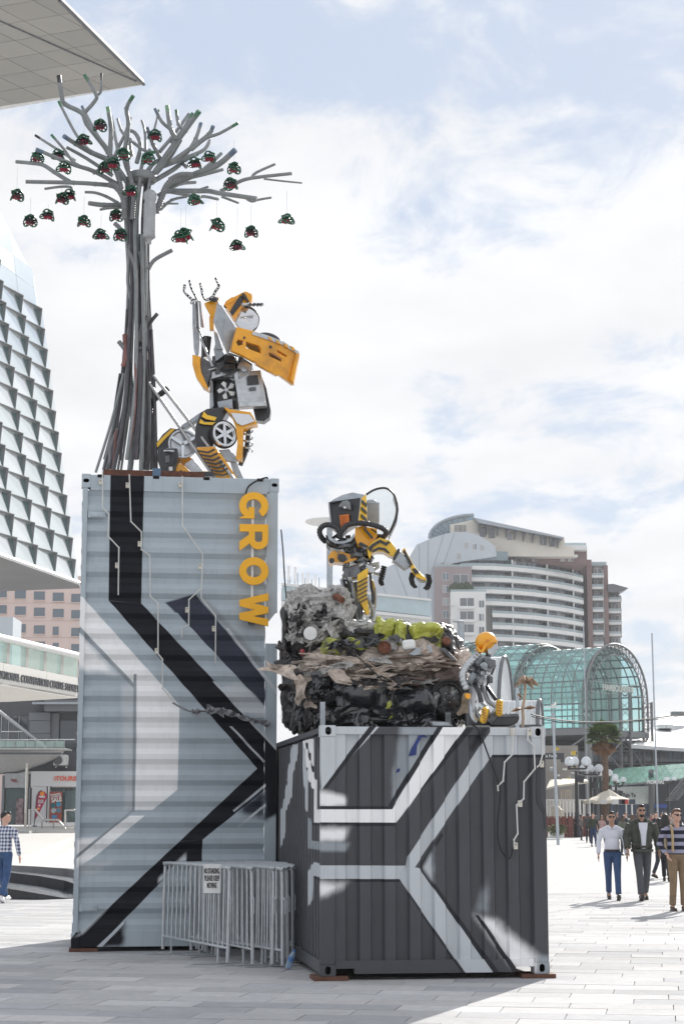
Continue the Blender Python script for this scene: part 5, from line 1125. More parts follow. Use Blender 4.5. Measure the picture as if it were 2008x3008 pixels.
def lattice(s, r, d1=.9, rad=.085):
    o = MB().tube([arcpt(j/40, s, r) for j in range(41)], rad*1.5, 7).build('arch_chord', steel, vault, smooth=True)
    MB().tube([arcpt(j/40, s, r*(1-d1/WV*2)) for j in range(41)], rad, 6).build('arch_chord', steel, vault, smooth=True); MB().tube([arcpt(j/40, s+.9, r*(1-d1/WV*1.0)) for j in range(41)], rad, 6).build('arch_chord', steel, vault, smooth=True)
    z = []; n = 64
    for j in range(n+1): z.append(arcpt(j/n, s+(.0 if j % 2 else .0), r if j % 2 else r*(1-d1/WV*2)))
    MB().tube(z, .055, 4).build('arch_lattice', steel, vault)
    z = [arcpt(j/n, s if j % 2 else s+.9, r if j % 2 else r*(1-d1/WV*1.0)) for j in range(n+1)]
    MB().tube(z, .045, 4).build('arch_lattice', steel, vault)
lattice(0, 1.03); vault_bay(.6, 6, 1.35, 1.0); lattice(8.9, 1.06, .7); vault_bay(9.4, 5, 1.7, 1.1); lattice(18.2, 1.16, .7, .09); vault_bay(18.6, 6, 1.8, 1.2); lattice(29.6, 1.22, .7, .09)
for s in (4.6,): # inner cross arch seen through the opening
    MB().tube([arcpt(j/30, s, .90) for j in range(31)], .09, 6).build('arch_chord', steel, vault)
    MB().tube([arcpt(j/44, s, .90 if j % 2 else .98) for j in range(45)], .05, 4).build('arch_lattice', steel, vault)
deck = MB(); D4 = [P0-e_*.4, P0+e_*(WV+.4), P0+e_*(WV+.4)+a_*31, P0-e_*.4+a_*31]
deck.prism([p+Vector((0, 0, -.75)) for p in D4], (0, 0, .7)); deck.build('deck', steel, vault)
sg = P0+e_*(WV*.5)-a_*.12+Vector((0, 0, 4.55)); text('HARBOURSIDE', frame(sg, e_, (0, 0, 1)), 1.0, .06, 'vault_lettering', M('aged white lettering', (.55, .56, .53), .6), vault, offset=.015, width=WV*.52)
for dz in (-.62, .62): MB().tube([P0-a_*.05+Vector((0, 0, 4.55+dz)), P0+e_*WV-a_*.05+Vector((0, 0, 4.55+dz))], .05, 5).build('sign_cable', steel, vault)
def lat_col(p, h, w, parent, name='lattice_column', n=7):
    c4 = [Vector((p.x+a*w/2, p.y+b*w/2, p.z)) for a, b in ((-1, -1), (1, -1), (1, 1), (-1, 1))]
    for c in c4: MB().tube([c, c+Vector((0, 0, h))], .09, 5).build(name, steel, parent)
    for f0 in range(4):
        z = [c4[(f0+(j % 2)) % 4]+Vector((0, 0, h*j/n)) for j in range(n+1)]; MB().tube(z, .05, 4).build(name, steel, parent)
lat_col(P0+e_*(WV+.1)+Vector((0, 0, -5.6)), 9, 1.0, vault, n=10); lat_col(P0+e_*(WV*.62)+Vector((0, 0, -5.2)), 9.5, 1.1, vault, n=10)
for s0, s1 in ((0, 8), (8, 16), (16, 24)):
    for z0, z1 in ((-.8, -5.2), (-5.2, -.8)): MB().tube([P0+a_*s0+Vector((0, 0, z0)), P0+a_*s1+Vector((0, 0, z1))], .14, 5).build('cross_brace', steel, vault)
for u0, u1 in ((.1, .6), (.6, 1.0)):
    for z0, z1 in ((-.8, -5.0), (-5.0, -.8)): MB().tube([P0+e_*(WV*u0)+Vector((0, 0, z0)), P0+e_*(WV*u1)+Vector((0, 0, z1))], .12, 5).build('cross_brace', steel, vault)
for s in (0, 8, 16, 24, 31): MB().tube([P0+a_*s+Vector((0, 0, -.7)), P0+a_*s+Vector((0, 0, -P0.z))], .42, 10).build('support_column', steel, vault); 
MB().tube([P0+e_*WV+Vector((0, 0, -5.4)), P0+e_*WV+Vector((0, 0, -P0.z))], .5, 12).build('support_column', steel, vault)
MB().tube([P0+a_*0+Vector((0, 0, -5.2)), P0+a_*24+Vector((0, 0, -5.2))], .2, 6).build('lower_chord', steel, vault); MB().tube([P0+Vector((0, 0, -5.2)), P0+e_*WV+Vector((0, 0, -5.2))], .2, 6).build('lower_chord', steel, vault)
# white ribbed barrels beside the vault
for i, (x0, y0, x1, y1, Y) in enumerate(((1390, 1930, 1485, 2130, 150), (1480, 2058, 1585, 2130, 140))):
    c0 = at(x1, y1, Y); w = (x1-x0)/ppm(Y); h = (y1-y0)/ppm(Y)
    bt = thing('ribbed_barrel_roof', ('taller' if i == 0 else 'lower')+' white ribbed barrel roof with a dark end ring left of the glass vault', 'roof', loc=(c0.x, c0.y, 0))
    pts = [c0+Vector((-.6*math.cos(t)*h*.25, h*.5*(-math.cos(t)), max(0, math.sin(t))*h)) for t in [math.pi*k/14 for k in range(15)]]
    mb = MB(); mb.prism(pts, (-w*1.6, 1.0, 0)); mb.build('barrel_skin', M('ribbed white sheet', (.55, .58, .6), .45, .2), bt)
    for k in range(10): MB().tube([p+Vector((-w*1.6*k/10, k*.1, 0)) for p in pts], .05, 4).build('barrel_rib', whitep, bt)
    MB().tube(pts, .16, 8).build('end_ring', gun, bt); MB().span((c0.x-w*1.6, c0.y-h*.4, 0), (c0.x, c0.y+h*.4, c0.z)).build('base_wall', M('shopfront dark', (.07, .075, .08), .6), bt)
# ------------------------------------------------------------------ left background: convention centre
fin_m = M('grey sunshade metal', (.33, .34, .345), .45, .3, var=.06); pane_m = M('pale facade glass', (.74, .80, .81), .10, .65, var=.04, vs=.6); pane_m2 = M('paler facade glass', (.82, .86, .87), .12, .65, var=.04, vs=.6)
Dv = Vector((.22, .9755, 0)); Nv = Vector((.9755, -.22, 0)); Pb = at(232, 1712, 100.0)
up_f = (Vector((0, 0, 1))-Nv*.165).normalized()
icc = thing('convention_centre', 'convention centre with a leaning glass facade of folded sunshades', 'building', loc=(Pb.x-6, Pb.y, 0))
def fp(s, t, n=0.0): return Pb-Dv*s+up_f*t+Nv*n
CWd, RH = 2.75, 1.22
for c in range(-1, 8):
    for r in range(0, 19):
        s0 = .75+c*CWd; sr = s0 - .0; sl = s0+CWd; t0, t1 = r*RH, (r+1)*RH
        if c == -1: sr = max(0.02, s0+CWd-.75-.035*t0)*0+.03; sl = .75; 
        lim = 17.6 - max(0, 0.0)
        topcut = 18.2+ (s0)*.62
        if t1 > topcut: continue
        Y_mid = fp((sr+sl)/2, t0)
        if Y_mid.y < 78: continue
        q = [fp(sl, t0), fp(sr, t0), fp(sr, t1), fp(sl, t1)]
        cc = sum(q, Vector())/4
        g_ = MB().prism([p+(cc-p)*.012 for p in q], -Nv*.04).build('glass_pane', pane_m if (r+c) % 3 else pane_m2, icc)
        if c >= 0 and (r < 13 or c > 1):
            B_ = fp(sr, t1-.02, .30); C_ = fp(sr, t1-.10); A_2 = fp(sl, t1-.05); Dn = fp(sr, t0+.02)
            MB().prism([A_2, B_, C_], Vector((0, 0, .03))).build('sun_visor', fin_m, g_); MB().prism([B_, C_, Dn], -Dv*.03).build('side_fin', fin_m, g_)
            MB().prism([C_+Nv*.03, Dn+Nv*.03, C_.lerp(A_2, .22)+Nv*.03], -Nv*.02).build('vent_shade', WINDOW('shade toned vent glass', (.10, .16, .165)), g_)  # dark teal triangle: shade beside the fin put into the vent glass colour
            MB().tube([A_2, C_, Dn], .045, 6).build('tube_frame', fin_m, g_)
back = MB(); q = [fp(-.0, -.0, -.25), fp(21, 0, -.25), fp(21, 32, -.25), fp(0, 18, -.25)]; back.prism(q, -Nv*10); back.build('inner_wall', M('pale interior', (.60, .62, .63), .7), icc)
z0 = Pb.z-.05
sof = [onplane(*p, Vector((0, 0, z0)), Vector((0, 0, 1))) for p in ((-260, 1545), (0, 1630), (233, 1713), (236, 1722), (0, 1731), (-260, 1732))]
MB().prism(sof, (0, 0, -.12)).build('lower_soffit', M('dark soffit', (.22, .22, .225), .5, var=.1, vs=.3), icc)
MB().tube([sof[0]+Vector((0, 0, .0)), sof[1], sof[2]], .12, 6).build('facade_base_trim', whitep, icc)
# roof overhang at the top left
tip = at(423, 248, 58.0); zr = tip.z
def rp(px, py): return onplane(px, py, Vector((0, 0, zr)), Vector((0, 0, 1)))
poly = [rp(423, 248), rp(175, 0), rp(40, -135), rp(-420, -135), rp(-420, 378), rp(0, 313)]
roof = thing('roof_overhang', 'pointed roof overhang with panelled cream soffit above the pipe tree', 'roof', loc=(tip.x-8, tip.y, zr))
MB().prism([p+Vector((0, 0, .05)) for p in poly], (0, 0, .10)).build('roof_slab', M('roof metal', (.38, .38, .38), .5, .2), roof)
MB().prism([rp(423, 248), rp(0, 313), rp(-420, 378), rp(-420, 392)+Vector((0, .2, 0)), rp(0, 323), rp(420, 250)], (0, 0, .12)).build('fascia', whitep, roof)
def clip(P, a, b):
    n2 = Vector((-(b-a).y, (b-a).x, 0)); o = []
    for i in range(len(P)):
        p, q = P[i], P[(i+1) % len(P)]; dp, dq = (p-a).dot(n2), (q-a).dot(n2)
        if dp >= 0: o.append(p)
        if dp*dq < 0: o.append(p.lerp(q, dp/(dp-dq)))
    return o
ctr = sum(poly, Vector())/len(poly); ordered = poly
area = sum(poly[i].x*poly[(i+1) % 6].y-poly[(i+1) % 6].x*poly[i].y for i in range(6))
if area < 0: ordered = poly[::-1]
e1 = (rp(0, 313)-tip).normalized(); e2 = (rp(0, 60)-rp(400, 238)).normalized(); k2 = Vector((-e1.y, e1.x, 0))
if k2.y > 0: k2 = -k2
soff = [M('soffit panel %d' % i, c, .6, var=.04, vs=.5) for i, c in enumerate(((.36, .345, .32), (.38, .365, .34), (.34, .33, .305)))]
for i in range(-2, 16):
    for j in range(0, 9):
        o0 = tip+e1*(i*1.25+(.0))+k2*(j*1.15); sh = e2*0
        sk = (e1*.25)
        P = [o0+sk*j+e1*.012+k2*.012, o0+sk*j+e1*1.238+k2*.012, o0+sk*(j+1)+e1*1.238+k2*1.138, o0+sk*(j+1)+e1*.012+k2*1.138]
        if sum(P[a].x*P[(a+1) % 4].y-P[(a+1) % 4].x*P[a].y for a in range(4)) < 0: P = P[::-1]
        for a in range(6):
            P = clip(P, ordered[a], ordered[(a+1) % 6])
            if len(P) < 3: break
        if len(P) >= 3: MB().prism(P, (0, 0, .04)).build('soffit_panel', random.choice(soff), roof)
MB().tube([rp(0, 60)+Vector((0, 0, -.01)), rp(400, 238)+Vector((0, 0, -.01))], .035, 4).build('soffit_seam', gun, roof); MB().tube([rp(175, 0), rp(423, 248)], .06, 5).build('roof_edge_trim', gun, roof)
# pink block behind
def q4(x, y, Y): return at(x/3.356, 1400+y/3.356, Y)
PY = 210.0; pink = thing('pink_office_block', 'pale pink office block with square windows under the convention centre', 'building', loc=q4(300, 1700, PY))
pm = M('pale pink render', (.66, .53, .485), .8, var=.04, vs=.2)
MB().span(q4(-200, 3400, PY), q4(1000, 980, PY)+Vector((0, 15, 0))).build('wall', pm, pink)
for y in (1120, 1280, 1455, 1615):
    for x in (-40, 148, 335, 521, 703, 890):
        yy = y+(x-148)*.065; w = 110 if not (x == 521 and y > 1400) else 60
        o = MB().span(q4(x, yy+85, PY-.05), q4(x+w, yy, PY-.02)).build('window', WINDOW('pink block window', (.12, .15, .18)), pink); MB().span(q4(x-3, yy+90, PY-.22), q4(x+w+3, yy+85, PY)).build('sill', pm, o)
for y in (1085, 1245, 1420, 1585): MB().span(q4(-200, y+3, PY-.03), q4(1000, y, PY)).build('wall_joint', M('render joint', (.5, .4, .37), .9), pink)
MB().span(q4(-100, 1990, 150), q4(215, 1432, 154)).build('grey_plant_room', clad, pink)
# sign bridge with glass balustrade
SBp = at(231, 1985, 84.0)
def sp(px, py, n=0.0): return onplane(px, py, SBp+Nv*n, Nv)
br = thing('sign_bridge', 'white sign bridge with glass balustrade and dark lettering below the leaning facade', 'bridge', loc=(SBp.x, SBp.y, 0))
def s4(x, y): return sp(x/3.356, 1400+y/3.356)
warm = M('warm white panel', (.72, .70, .66), .55, var=.03, vs=.4)
zt0, zb0 = s4(770, 1985).z, s4(770, 2180).z
A0, A1 = s4(770, 1985), s4(-330, 1800); A0z = lambda p, z: Vector((p.x, p.y, z))
segs = [A0.lerp(A1, f) for f in (0, .31, .70, 1.05)]
for i in range(3):
    a, b = segs[i], segs[i+1]; a2 = a.lerp(b, .004); b2 = a.lerp(b, .996)
    MB().prism([A0z(a2, zb0), A0z(b2, zb0), A0z(b2, zt0), A0z(a2, zt0)], -Nv*1.2).build('fascia_panel', warm, br)
MB().prism([A0z(A0, zb0-.02), A0z(A1, zb0-.02), A0z(A1, zb0-.9)-Nv*3.5, A0z(A0, zb0-.15)-Nv*3.5], (0, 0, .1)).build('bridge_soffit', warm, br)
rt0 = s4(765, 1765).z
MB().tube([A0z(A0, rt0), A0z(A1, rt0)], .16, 10).build('handrail', whitep, br, smooth=True)
nP = 6; L_ = (A1-A0).length
for k in range(nP):
    a, b = A0.lerp(A1, (k+.04)/nP), A0.lerp(A1, (k+.90)/nP)
    MB().prism([A0z(a, zt0+.02), A0z(b, zt0+.02), A0z(b, rt0-.16), A0z(a, rt0-.16)], -Nv*.03).build('balustrade_glass', GLASS('balustrade glass', (.55, .66, .62), .6, .06), br)
    p = A0.lerp(A1, (k+.97)/nP); MB().prism([A0z(p-Dv*.13, zt0), A0z(p+Dv*.13, zt0), A0z(p+Dv*.13, rt0), A0z(p-Dv*.13, rt0)], -Nv*.2).build('balustrade_post', M('taupe post', (.42, .39, .36), .5), br)
tx = s4(395, 2038); text('INTERNATIONAL CONVENTION CENTRE SYDNEY', frame(A0z(s4(775, 2100), (zt0*.42+zb0*.58))+Nv*.03, Dv, (0, 0, 1)) , .47, .03, 'bridge_lettering', gun, br, offset=.004, align='RIGHT', spacing=1.0)
# lower levels: dark facade, balcony, shops
LY = 115.0
def q5(x, y, Y=LY): return at(x/2.531, 2080+y/2.531, Y)
def b5(name, x0, y0, x1, y1, Y, dep, mat, par): return MB().span(q5(x0, y1, Y), q5(x1, y0, Y)+Vector((0, dep, 0))).build(name, mat, par)
low = thing('dark_podium_building', 'dark grey podium building with a hull shaped balcony above the shops', 'building', loc=q5(250, 880))
pod = M('dark grey cladding', (.085, .09, .10), .55, var=.08, vs=.5); pod2 = M('mid grey panel', (.19, .20, .215), .55, var=.06, vs=.5)
b5('wall', -200, -80, 900, 470, LY+1.2, 8, pod, low)
for (x0, y0, x1, y1) in ((218, 34, 375, 92), (218, 95, 375, 188), (218, 191, 375, 240)): b5('wall_panel', x0, y0, x1, y1, LY+.6, .6, pod2, low)
b5('wall_panel', 378, 40, 442, 260, LY+.9, .3, pod2, low); b5('window', 446, 92, 640, 300, LY+1.05, .15, wins[0], low)
for (x0, y0, x1, y1) in ((14, 62, 62, 170), (68, 62, 138, 170), (144, 62, 208, 170), (14, 180, 62, 290), (68, 180, 138, 290), (144, 180, 208, 290)): b5('window', x0, y0, x1, y1, LY+1.1, .1, rb.choice((wins[0], wins[1])), low)
for x in (10, 65, 141, 210): b5('mullion', x-3, 58, x+2, 295, LY+1.0, .1, whitep, low)
b5('mullion', 10, 171, 212, 178, LY+1.02, .1, whitep, low); b5('roof_beam', 330, -60, 900, 20, LY-.5, 2, pod2, low); b5('roof_beam', 240, -45, 900, -30, LY-1, 2, alu_d, low)
MB().tube([q5(-60, -20, LY-1), q5(10, 35, LY-1), q5(345, 296, LY-1.5)], .11, 8).build('diagonal_strut', M('strut grey', (.35, .36, .37), .4, .3), low)
def hull(u, v):
    x = -120+u*612; e = max(0, 1-u); yb = 300+ (190*(min(1, e*1.6)**.6))*v*(1 if u < .999 else 0)
    return q5(x, yb, LY-2.6+v*2.6)
MB().grid(hull, 24, 8).build('balcony_hull', M('off white hull', (.46, .46, .455), .6), low, smooth=True, solid=.05)
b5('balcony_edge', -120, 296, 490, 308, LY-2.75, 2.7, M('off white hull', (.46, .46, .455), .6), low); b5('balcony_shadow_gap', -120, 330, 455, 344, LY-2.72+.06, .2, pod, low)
for k in range(8): b5('balcony_rail_glass', -100+k*73, 244, -33+k*73, 292, LY-2.6, .03, GLASS('balustrade glass', (.55, .66, .62), .6, .06), low); b5('balcony_post', -32+k*73, 236, -28+k*73, 296, LY-2.62, .06, alu, low)
MB().tube([q5(-110, 238, LY-2.6), q5(560, 234, LY-2.6)], .04, 6).build('balcony_rail', alu, low)
ac = thing('air_conditioner', 'white air conditioner unit hung on the dark wall beside the balcony', 'appliance', loc=q5(448, 425, LY+.4))
b5('casing', 398, 346, 496, 424, LY+.3, .9, whitep, ac); MB().lathe([(.27, 0), (.29, .03), (.24, .04), (.1, .03)], q5(432, 388, LY+.28), (0, -1, 0), 20).build('fan_grille', gun, ac); MB().tube([q5(498, 352, LY+.6), q5(508, 372, LY+.6), q5(498, 415, LY+.6)], .05, 6).build('hose', whitep, ac); b5('bracket', 405, 424, 490, 432, LY+.5, .4, gun, ac)
for x in (412, 488): b5('bracket_foot', x, 432, x+8, 444, LY+.6, .3, whitep, ac)
shop = thing('ticket_shop', 'white tour and ticket shop front with orange lettering beside the tall container', 'shop', loc=q5(420, 870))
perf = M('perforated white panel', (.62, .63, .64), .5, var=.05, vs=30)
b5('header', 230, 470, 700, 582, LY-.3, 1.4, perf, shop); b5('side_panel', 232, 583, 350, 860, LY-.25, 1.2, perf, shop); b5('door_post', 352, 583, 368, 860, LY-.35, 1.2, whitep, shop); b5('plinth', 232, 850, 700, 880, LY-.4, 1.4, whitep, shop)
b5('shop_window', 370, 588, 700, 848, LY+.2, .06, GLASS('shop glass', (.12, .16, .16), .45, .05), shop); b5('shop_interior', 370, 588, 700, 850, LY+3, .2, M('shop interior', (.06, .07, .07), .8), shop)
for k, (x, c) in enumerate(((480, (.04, .06, .22)), (530, (.35, .38, .38)), (575, (.2, .05, .05)), (610, (.3, .28, .2)))): b5('display_stand', x, 630, x+26, 845, LY+1.5, .3, M('stand %d' % k, c, .6), shop)
text('iTOURS, TICKETS', frame(q5(405, 525, LY-.36), (1, 0, 0), (0, 0, 1)), .40, .02, 'shop_lettering', M('orange red lettering', (.80, .13, .05), .5), shop, offset=.008, align='LEFT'); text('BOOKING CENTRE', frame(q5(378, 602, LY+.16), (1, 0, 0), (0, 0, 1)), .31, .01, 'window_lettering', blk, shop, offset=.006, align='LEFT')
pb = b5('poster_banner', 368, 622, 464, 850, LY-.45, .04, M('brick red banner', (.33, .07, .05), .6), None); tag(pb, 'brick red pull up banner reading TICKETS SALE at the shop window', 'banner')
text('TICKETS', frame(q5(415, 650, LY-.50), (1, 0, .16), (-.16, 0, 1)), .28, .008, 'banner_lettering', whitep, pb, offset=.008, width=.64); text('SALE', frame(q5(422, 682, LY-.50), (1, 0, .16), (-.16, 0, 1)), .38, .008, 'banner_lettering', whitep, pb, offset=.012, width=.64)
for x, y, c in ((396, 724, (.03, .12, .14)), (437, 714, (.04, .28, .42)), (400, 762, (.35, .42, .44)), (437, 760, (.12, .2, .26))): MB().lathe([(.16, 0), (.16, .03)], q5(x, y, LY-.47), (0, -1, 0), 16).build('banner_picture', M('picture %d%d' % (x, y), c, .6, var=.4, vs=6), pb)
b5('banner_picture', 385, 795, 425, 820, LY-.5, .03, M('picture blue', (.05, .2, .4), .6, var=.4, vs=6), pb)
ft = [(258, 840), (268, 720), (276, 655), (292, 625), (312, 616), (335, 622), (352, 648), (350, 665), (330, 705), (300, 765)]
fo = MB().prism([q5(x, y, LY-1.2) for x, y in ft], (0, .05, 0)).build('feather_flag', M('crimson flag', (.36, .012, .07), .6, var=.1), loc=q5(258, 880, LY-1.2)); tag(fo, 'crimson feather flag standing before the perforated shop panel', 'flag')
MB().tube([q5(255, 880, LY-1.2), q5(262, 800, LY-1.2), q5(275, 655, LY-1.2), q5(292, 622, LY-1.2), q5(314, 612, LY-1.2)], .035, 6).build('flag_pole', blk, fo); b5('flag_foot', 246, 874, 268, 880, LY-1.3, .5, blk, fo)
text('HERE', frame(q5(314, 660, LY-1.24), (1, 0, -.05), (.05, 0, 1)), .17, .008, 'flag_lettering', whitep, fo, offset=.006)
for x, y, r_, c in ((316, 636, .14, (.75, .25, .03)), (295, 724, .08, (.7, .45, .5)), (287, 748, .08, (.75, .35, .08))): MB().lathe([(r_, 0), (r_, .03)], q5(x, y, LY-1.21), (0, -1, 0), 12).build('flag_print', M('print %d' % x, c, .6), fo)
b5('flag_print', 285, 680, 325, 708, LY-1.23, .03, M('print pale', (.45, .35, .36), .6, var=.5, vs=8), fo)
shop2 = thing('souvenir_shop', 'grey framed souvenir shop with dark interior left of the ticket shop', 'shop', loc=q5(110, 870))
b5('header', 36, 485, 212, 592, LY-.3, 1.2, M('pale grey header', (.40, .41, .42), .5), shop2); b5('side_post', 8, 500, 36, 870, LY-.2, 1, pod2, shop2); b5('interior', 36, 592, 215, 868, LY+2.5, .2, M('shop interior', (.06, .07, .07), .8), shop2); b5('shop_glass', 36, 592, 208, 866, LY+.1, .05, GLASS('shop glass', (.12, .16, .16), .45, .05), shop2); b5('side_post', 208, 592, 228, 870, LY-.2, 1, pod2, shop2)
text('too', frame(q5(104, 533, LY-.34), (1, 0, 0), (0, 0, 1)), .26, .02, 'shop_lettering', redp, shop2); b5('shop_underline', 97, 546, 142, 550, LY-.36, .05, redp, shop2); b5('magazine_rack', 118, 672, 176, 865, LY-.5, .6, M('magazine covers', (.22, .16, .17), .6, var=.8, vs=5), shop2)
for k, (x, y, c) in enumerate(((82, 690, (.45, .03, .2)), (70, 745, (.35, .36, .4)), (92, 722, (.5, .05, .2)), (75, 770, (.5, .5, .5)))): b5('display_item', x, y, x+18, y+26, LY+1.2, .1, M('item %d' % k, c, .6), shop2)
sq = thing('square_light_column', 'beige square light column in front of the souvenir shop', 'lamp', loc=q5(194, 890, LY-3)); b5('column', 180, 410, 208, 892, LY-3, .28, M('beige column', (.50, .46, .41), .6), sq); b5('lit_panel', 183, 445, 200, 780, LY-3.02, .1, whitep, sq)
# terrace steps with handrails
stone = M('pale step stone', (.52, .51, .49), .7, var=.06, vs=1.2); zs = q5(0, 885, LY-3).z
terr = MB().span((-80, LY-5.0, zs-3), (-6, LY+9, zs)).build('upper_terrace', stone); tag(terr, kind='structure')
steps = thing('terrace_steps', 'pale stone terrace steps with metal handrails before the shops', 'steps', loc=(-11, LY-6, 0))
zp = .62; ns = 5; dz = (zs-zp)/ns
for k in range(ns): MB().span((-60, LY-5.0-.42*(ns-k), zp-1.2), (-9.0, LY-5.0-.42*(ns-k-1)-.003, zp+dz*(k+1)-.002-.0)).build('step', stone, steps)
MB().span((-60, LY-9.5, zp-1), (at(85, 2500, LY-9.5).x, LY-5.0-.42*ns-.01, zp+dz*2.4)).build('landing_block', M('grey step block', (.40, .40, .39), .7), steps)
hr = M('brushed handrail', (.50, .48, .46), .35, .4)
for pts in ([(218, 905), (220, 757), (265, 755), (320, 830), (435, 832), (500, 915), (530, 915), (530, 1075)], [(485, 882), (487, 760), (555, 758), (600, 800)]): MB().tube([q5(x, y, LY-5.6) for x, y in pts], .07, 8).build('handrail', hr, steps)
for x in (312, 397): b5('rail_post', x-7, 842, x+6, 992, LY-5.6, .1, M('bronze post', (.33, .27, .24), .5), steps)
# raised plaza and curved water steps
wet = M('wet black granite', (.022, .024, .027), .25, var=.3, vs=3); gran = M('grey granite kerb', (.17, .17, .175), .55, var=.15, vs=3); wat = M('running water sheet', (.20, .22, .24), .12, var=.5, vs=3.5, bump=.9, bs=9)
fo_ = thing('water_steps', 'curved black granite steps with running water at the left of the tall container', 'fountain', loc=onground(100, 2642))
r1b = [(-160, 2632), (0, 2640), (110, 2643), (190, 2641), (230, 2638), (330, 2630), (420, 2622)]; r1t = [(-160, 2592), (0, 2606), (110, 2624), (190, 2638), (230, 2637.5), (330, 2629), (420, 2621)]
r2b = [(-160, 2575), (0, 2588), (110, 2602), (190, 2618), (230, 2627), (330, 2626), (420, 2618)]; r2t = [(-160, 2550), (0, 2560), (110, 2572), (190, 2586), (230, 2599), (330, 2606), (420, 2605)]
r3b = [(-160, 2546), (0, 2556), (110, 2564), (190, 2574), (230, 2580), (330, 2590), (420, 2592)]; r3t = [(-160, 2534), (0, 2540), (110, 2545), (190, 2551), (230, 2555), (330, 2562), (420, 2566)]
prev = None; zl = [0]*7
for k, (bt, tp_) in enumerate(((r1b, r1t), (r2b, r2t), (r3b, r3t))):
    Pb_ = [onground(x, y, z) for (x, y), z in zip(bt, zl)]
    if prev is not None:
        n = len(Pb_); MB().add(prev+Pb_, [(i, i+1, n+i+1, n+i) for i in range(n-1)]).build('water_ledge', wat, fo_, fix=False)
    Pt_ = []
    for p, (x, y) in zip(Pb_, tp_):
        Pt_.append(Vector((p.x, p.y, max(p.z+.012, at(x, y, p.y).z))))
    n = len(Pb_); lo = [Vector((p.x, p.y, -.3)) for p in Pb_]
    MB().add(lo+Pt_, [(i, i+1, n+i+1, n+i) for i in range(n-1)]).build('riser', wet if k < 2 else gran, fo_, fix=False, solid=.04)
    zl = [p.z for p in Pt_]; prev = Pt_
zpl = sum(zl)/7
n = len(prev); far_ = [Vector((p.x*1.9-2, LY-4.5, zp)) for p in prev]
up = MB().add(prev+far_, [(i, i+1, n+i+1, n+i) for i in range(n-1)]).build('upper_plaza', M('pale plaza stone', (.47, .46, .44), .7, var=.06, vs=.8), fix=False); tag(up, kind='structure')
# ------------------------------------------------------------------ right street level: promenade
def q3(x, y, Y): return at(1560+x/3.455, 2080+y/3.455, Y)
def b3(name, x0, y0, x1, y1, Y, dep, mat, par=None): return MB().span(q3(x0, y1, Y), q3(x1, y0, Y)+Vector((0, dep, 0))).build(name, mat, par)
mall = thing('promenade_mall', 'dark glazed waterfront mall with pale metal roof under the glass vault', 'building', loc=q3(1000, 1090, 215))
pod_d = M('mall dark facade', (.045, .05, .06), .4, var=.15, vs=.3)
b3('facade', -420, 330, 2400, 1140, 216, 12, pod_d, mall)
for k in range(30): b3('facade_window', 420+k*44, 440, 458+k*44, 545, 215.7, .3, rb.choice((wins[0], wins[1], wins[3])), mall)
for y in (395, 430, 560, 640): b3('floor_beam', 200, y, 2400, y+9, 215.2, .6, steel, mall)
MB().prism([q3(x, y, Y) for x, y, Y in ((1010, 408, 205), (2000, 470, 205), (2000, 60, 240), (1290, 105, 240), (1270, 230, 228))], (0, 0, .4)).build('metal_roof', M('pale metal roof', (.55, .56, .57), .45, .2, var=.05, vs=.2), mall)
for k in range(9): MB().tube([q3(1060+k*90, 412+k*5.5, 204.9), q3(1310+k*75, 118-k*3, 238.5)], .10, 4).build('roof_rib', alu_d, mall)
for k in range(2): b3('skylight', 1300+k*70, 165, 1365+k*70, 205, 224, 3, whitep, mall)
b3('deck_band', 150, 1090, 2400, 1150, 214, 3, M('blue hoarding', (.05, .07, .13), .6), mall)
MB().tube([q3(1500, 80, 230), q3(1500, 40, 230)], 1.2, 6).build('roof_vent', steel, mall)
# green glass canopy with lettering
can = thing('glass_canopy', 'sloping green glass canopy over the promenade entrance', 'canopy', loc=q3(1200, 1000, 185))
cg = GLASS('green canopy glass', (.40, .62, .54), .55, .1)
def cpt(u, v): # u across, v from the low front edge to the high back edge
    a = q3(600+u*440, 800-u*20, 128-6*u); 
    lo = Vector(q3(620, 800, 190)).lerp(q3(1800, 690, 172), u); hi = Vector(q3(850, 615, 199)).lerp(q3(1850, 545, 182), u)
    return lo.lerp(hi, v)
for i in range(12):
    for j in range(3):
        P = [cpt((i+.03)/12, (j+.03)/3), cpt((i+.97)/12, (j+.03)/3), cpt((i+.97)/12, (j+.97)/3), cpt((i+.03)/12, (j+.97)/3)]
        MB().prism(P, (0, 0, .05)).build('canopy_pane', cg, can)
for i in range(13): MB().tube([cpt(i/12, -.02)+Vector((0, 0, -.15)), cpt(i/12, 1.02)+Vector((0, 0, -.15))], .16 if i % 2 else .1, 5).build('canopy_rafter', M('canopy dark steel', (.07, .08, .085), .8), can)
for j in range(4): MB().tube([cpt(0, j/3)+Vector((0, 0, -.1)), cpt(1, j/3)+Vector((0, 0, -.1))], .09, 5).build('canopy_beam', steel, can)
text('PROMENADE', frame(q3(1270, 752, 176), (1, -.03, 0), (0, 0, 1)), .53, .03, 'canopy_lettering', whitep, can, offset=.008, width=1.9)
for x, Y in ((1215, 183), (1820, 174), (690, 192)): MB().tube([onground(1560+x/3.455, 2391.8+CAM_H*F_PX/Y), q3(x, 640, Y)], .3, 8).build('canopy_column', gun, can)
hb = thing('white_hoarding', 'white advertising hoarding with black lettering under the glass canopy', 'hoarding', loc=q3(1050, 980, 186))
MB().prism([q3(x, y, 186) for x, y in ((820, 800), (1212, 792), (1222, 966), (1030, 978), (820, 978))], (0, .4, 0)).build('board', M('hoarding white', (.62, .61, .60), .6), hb)
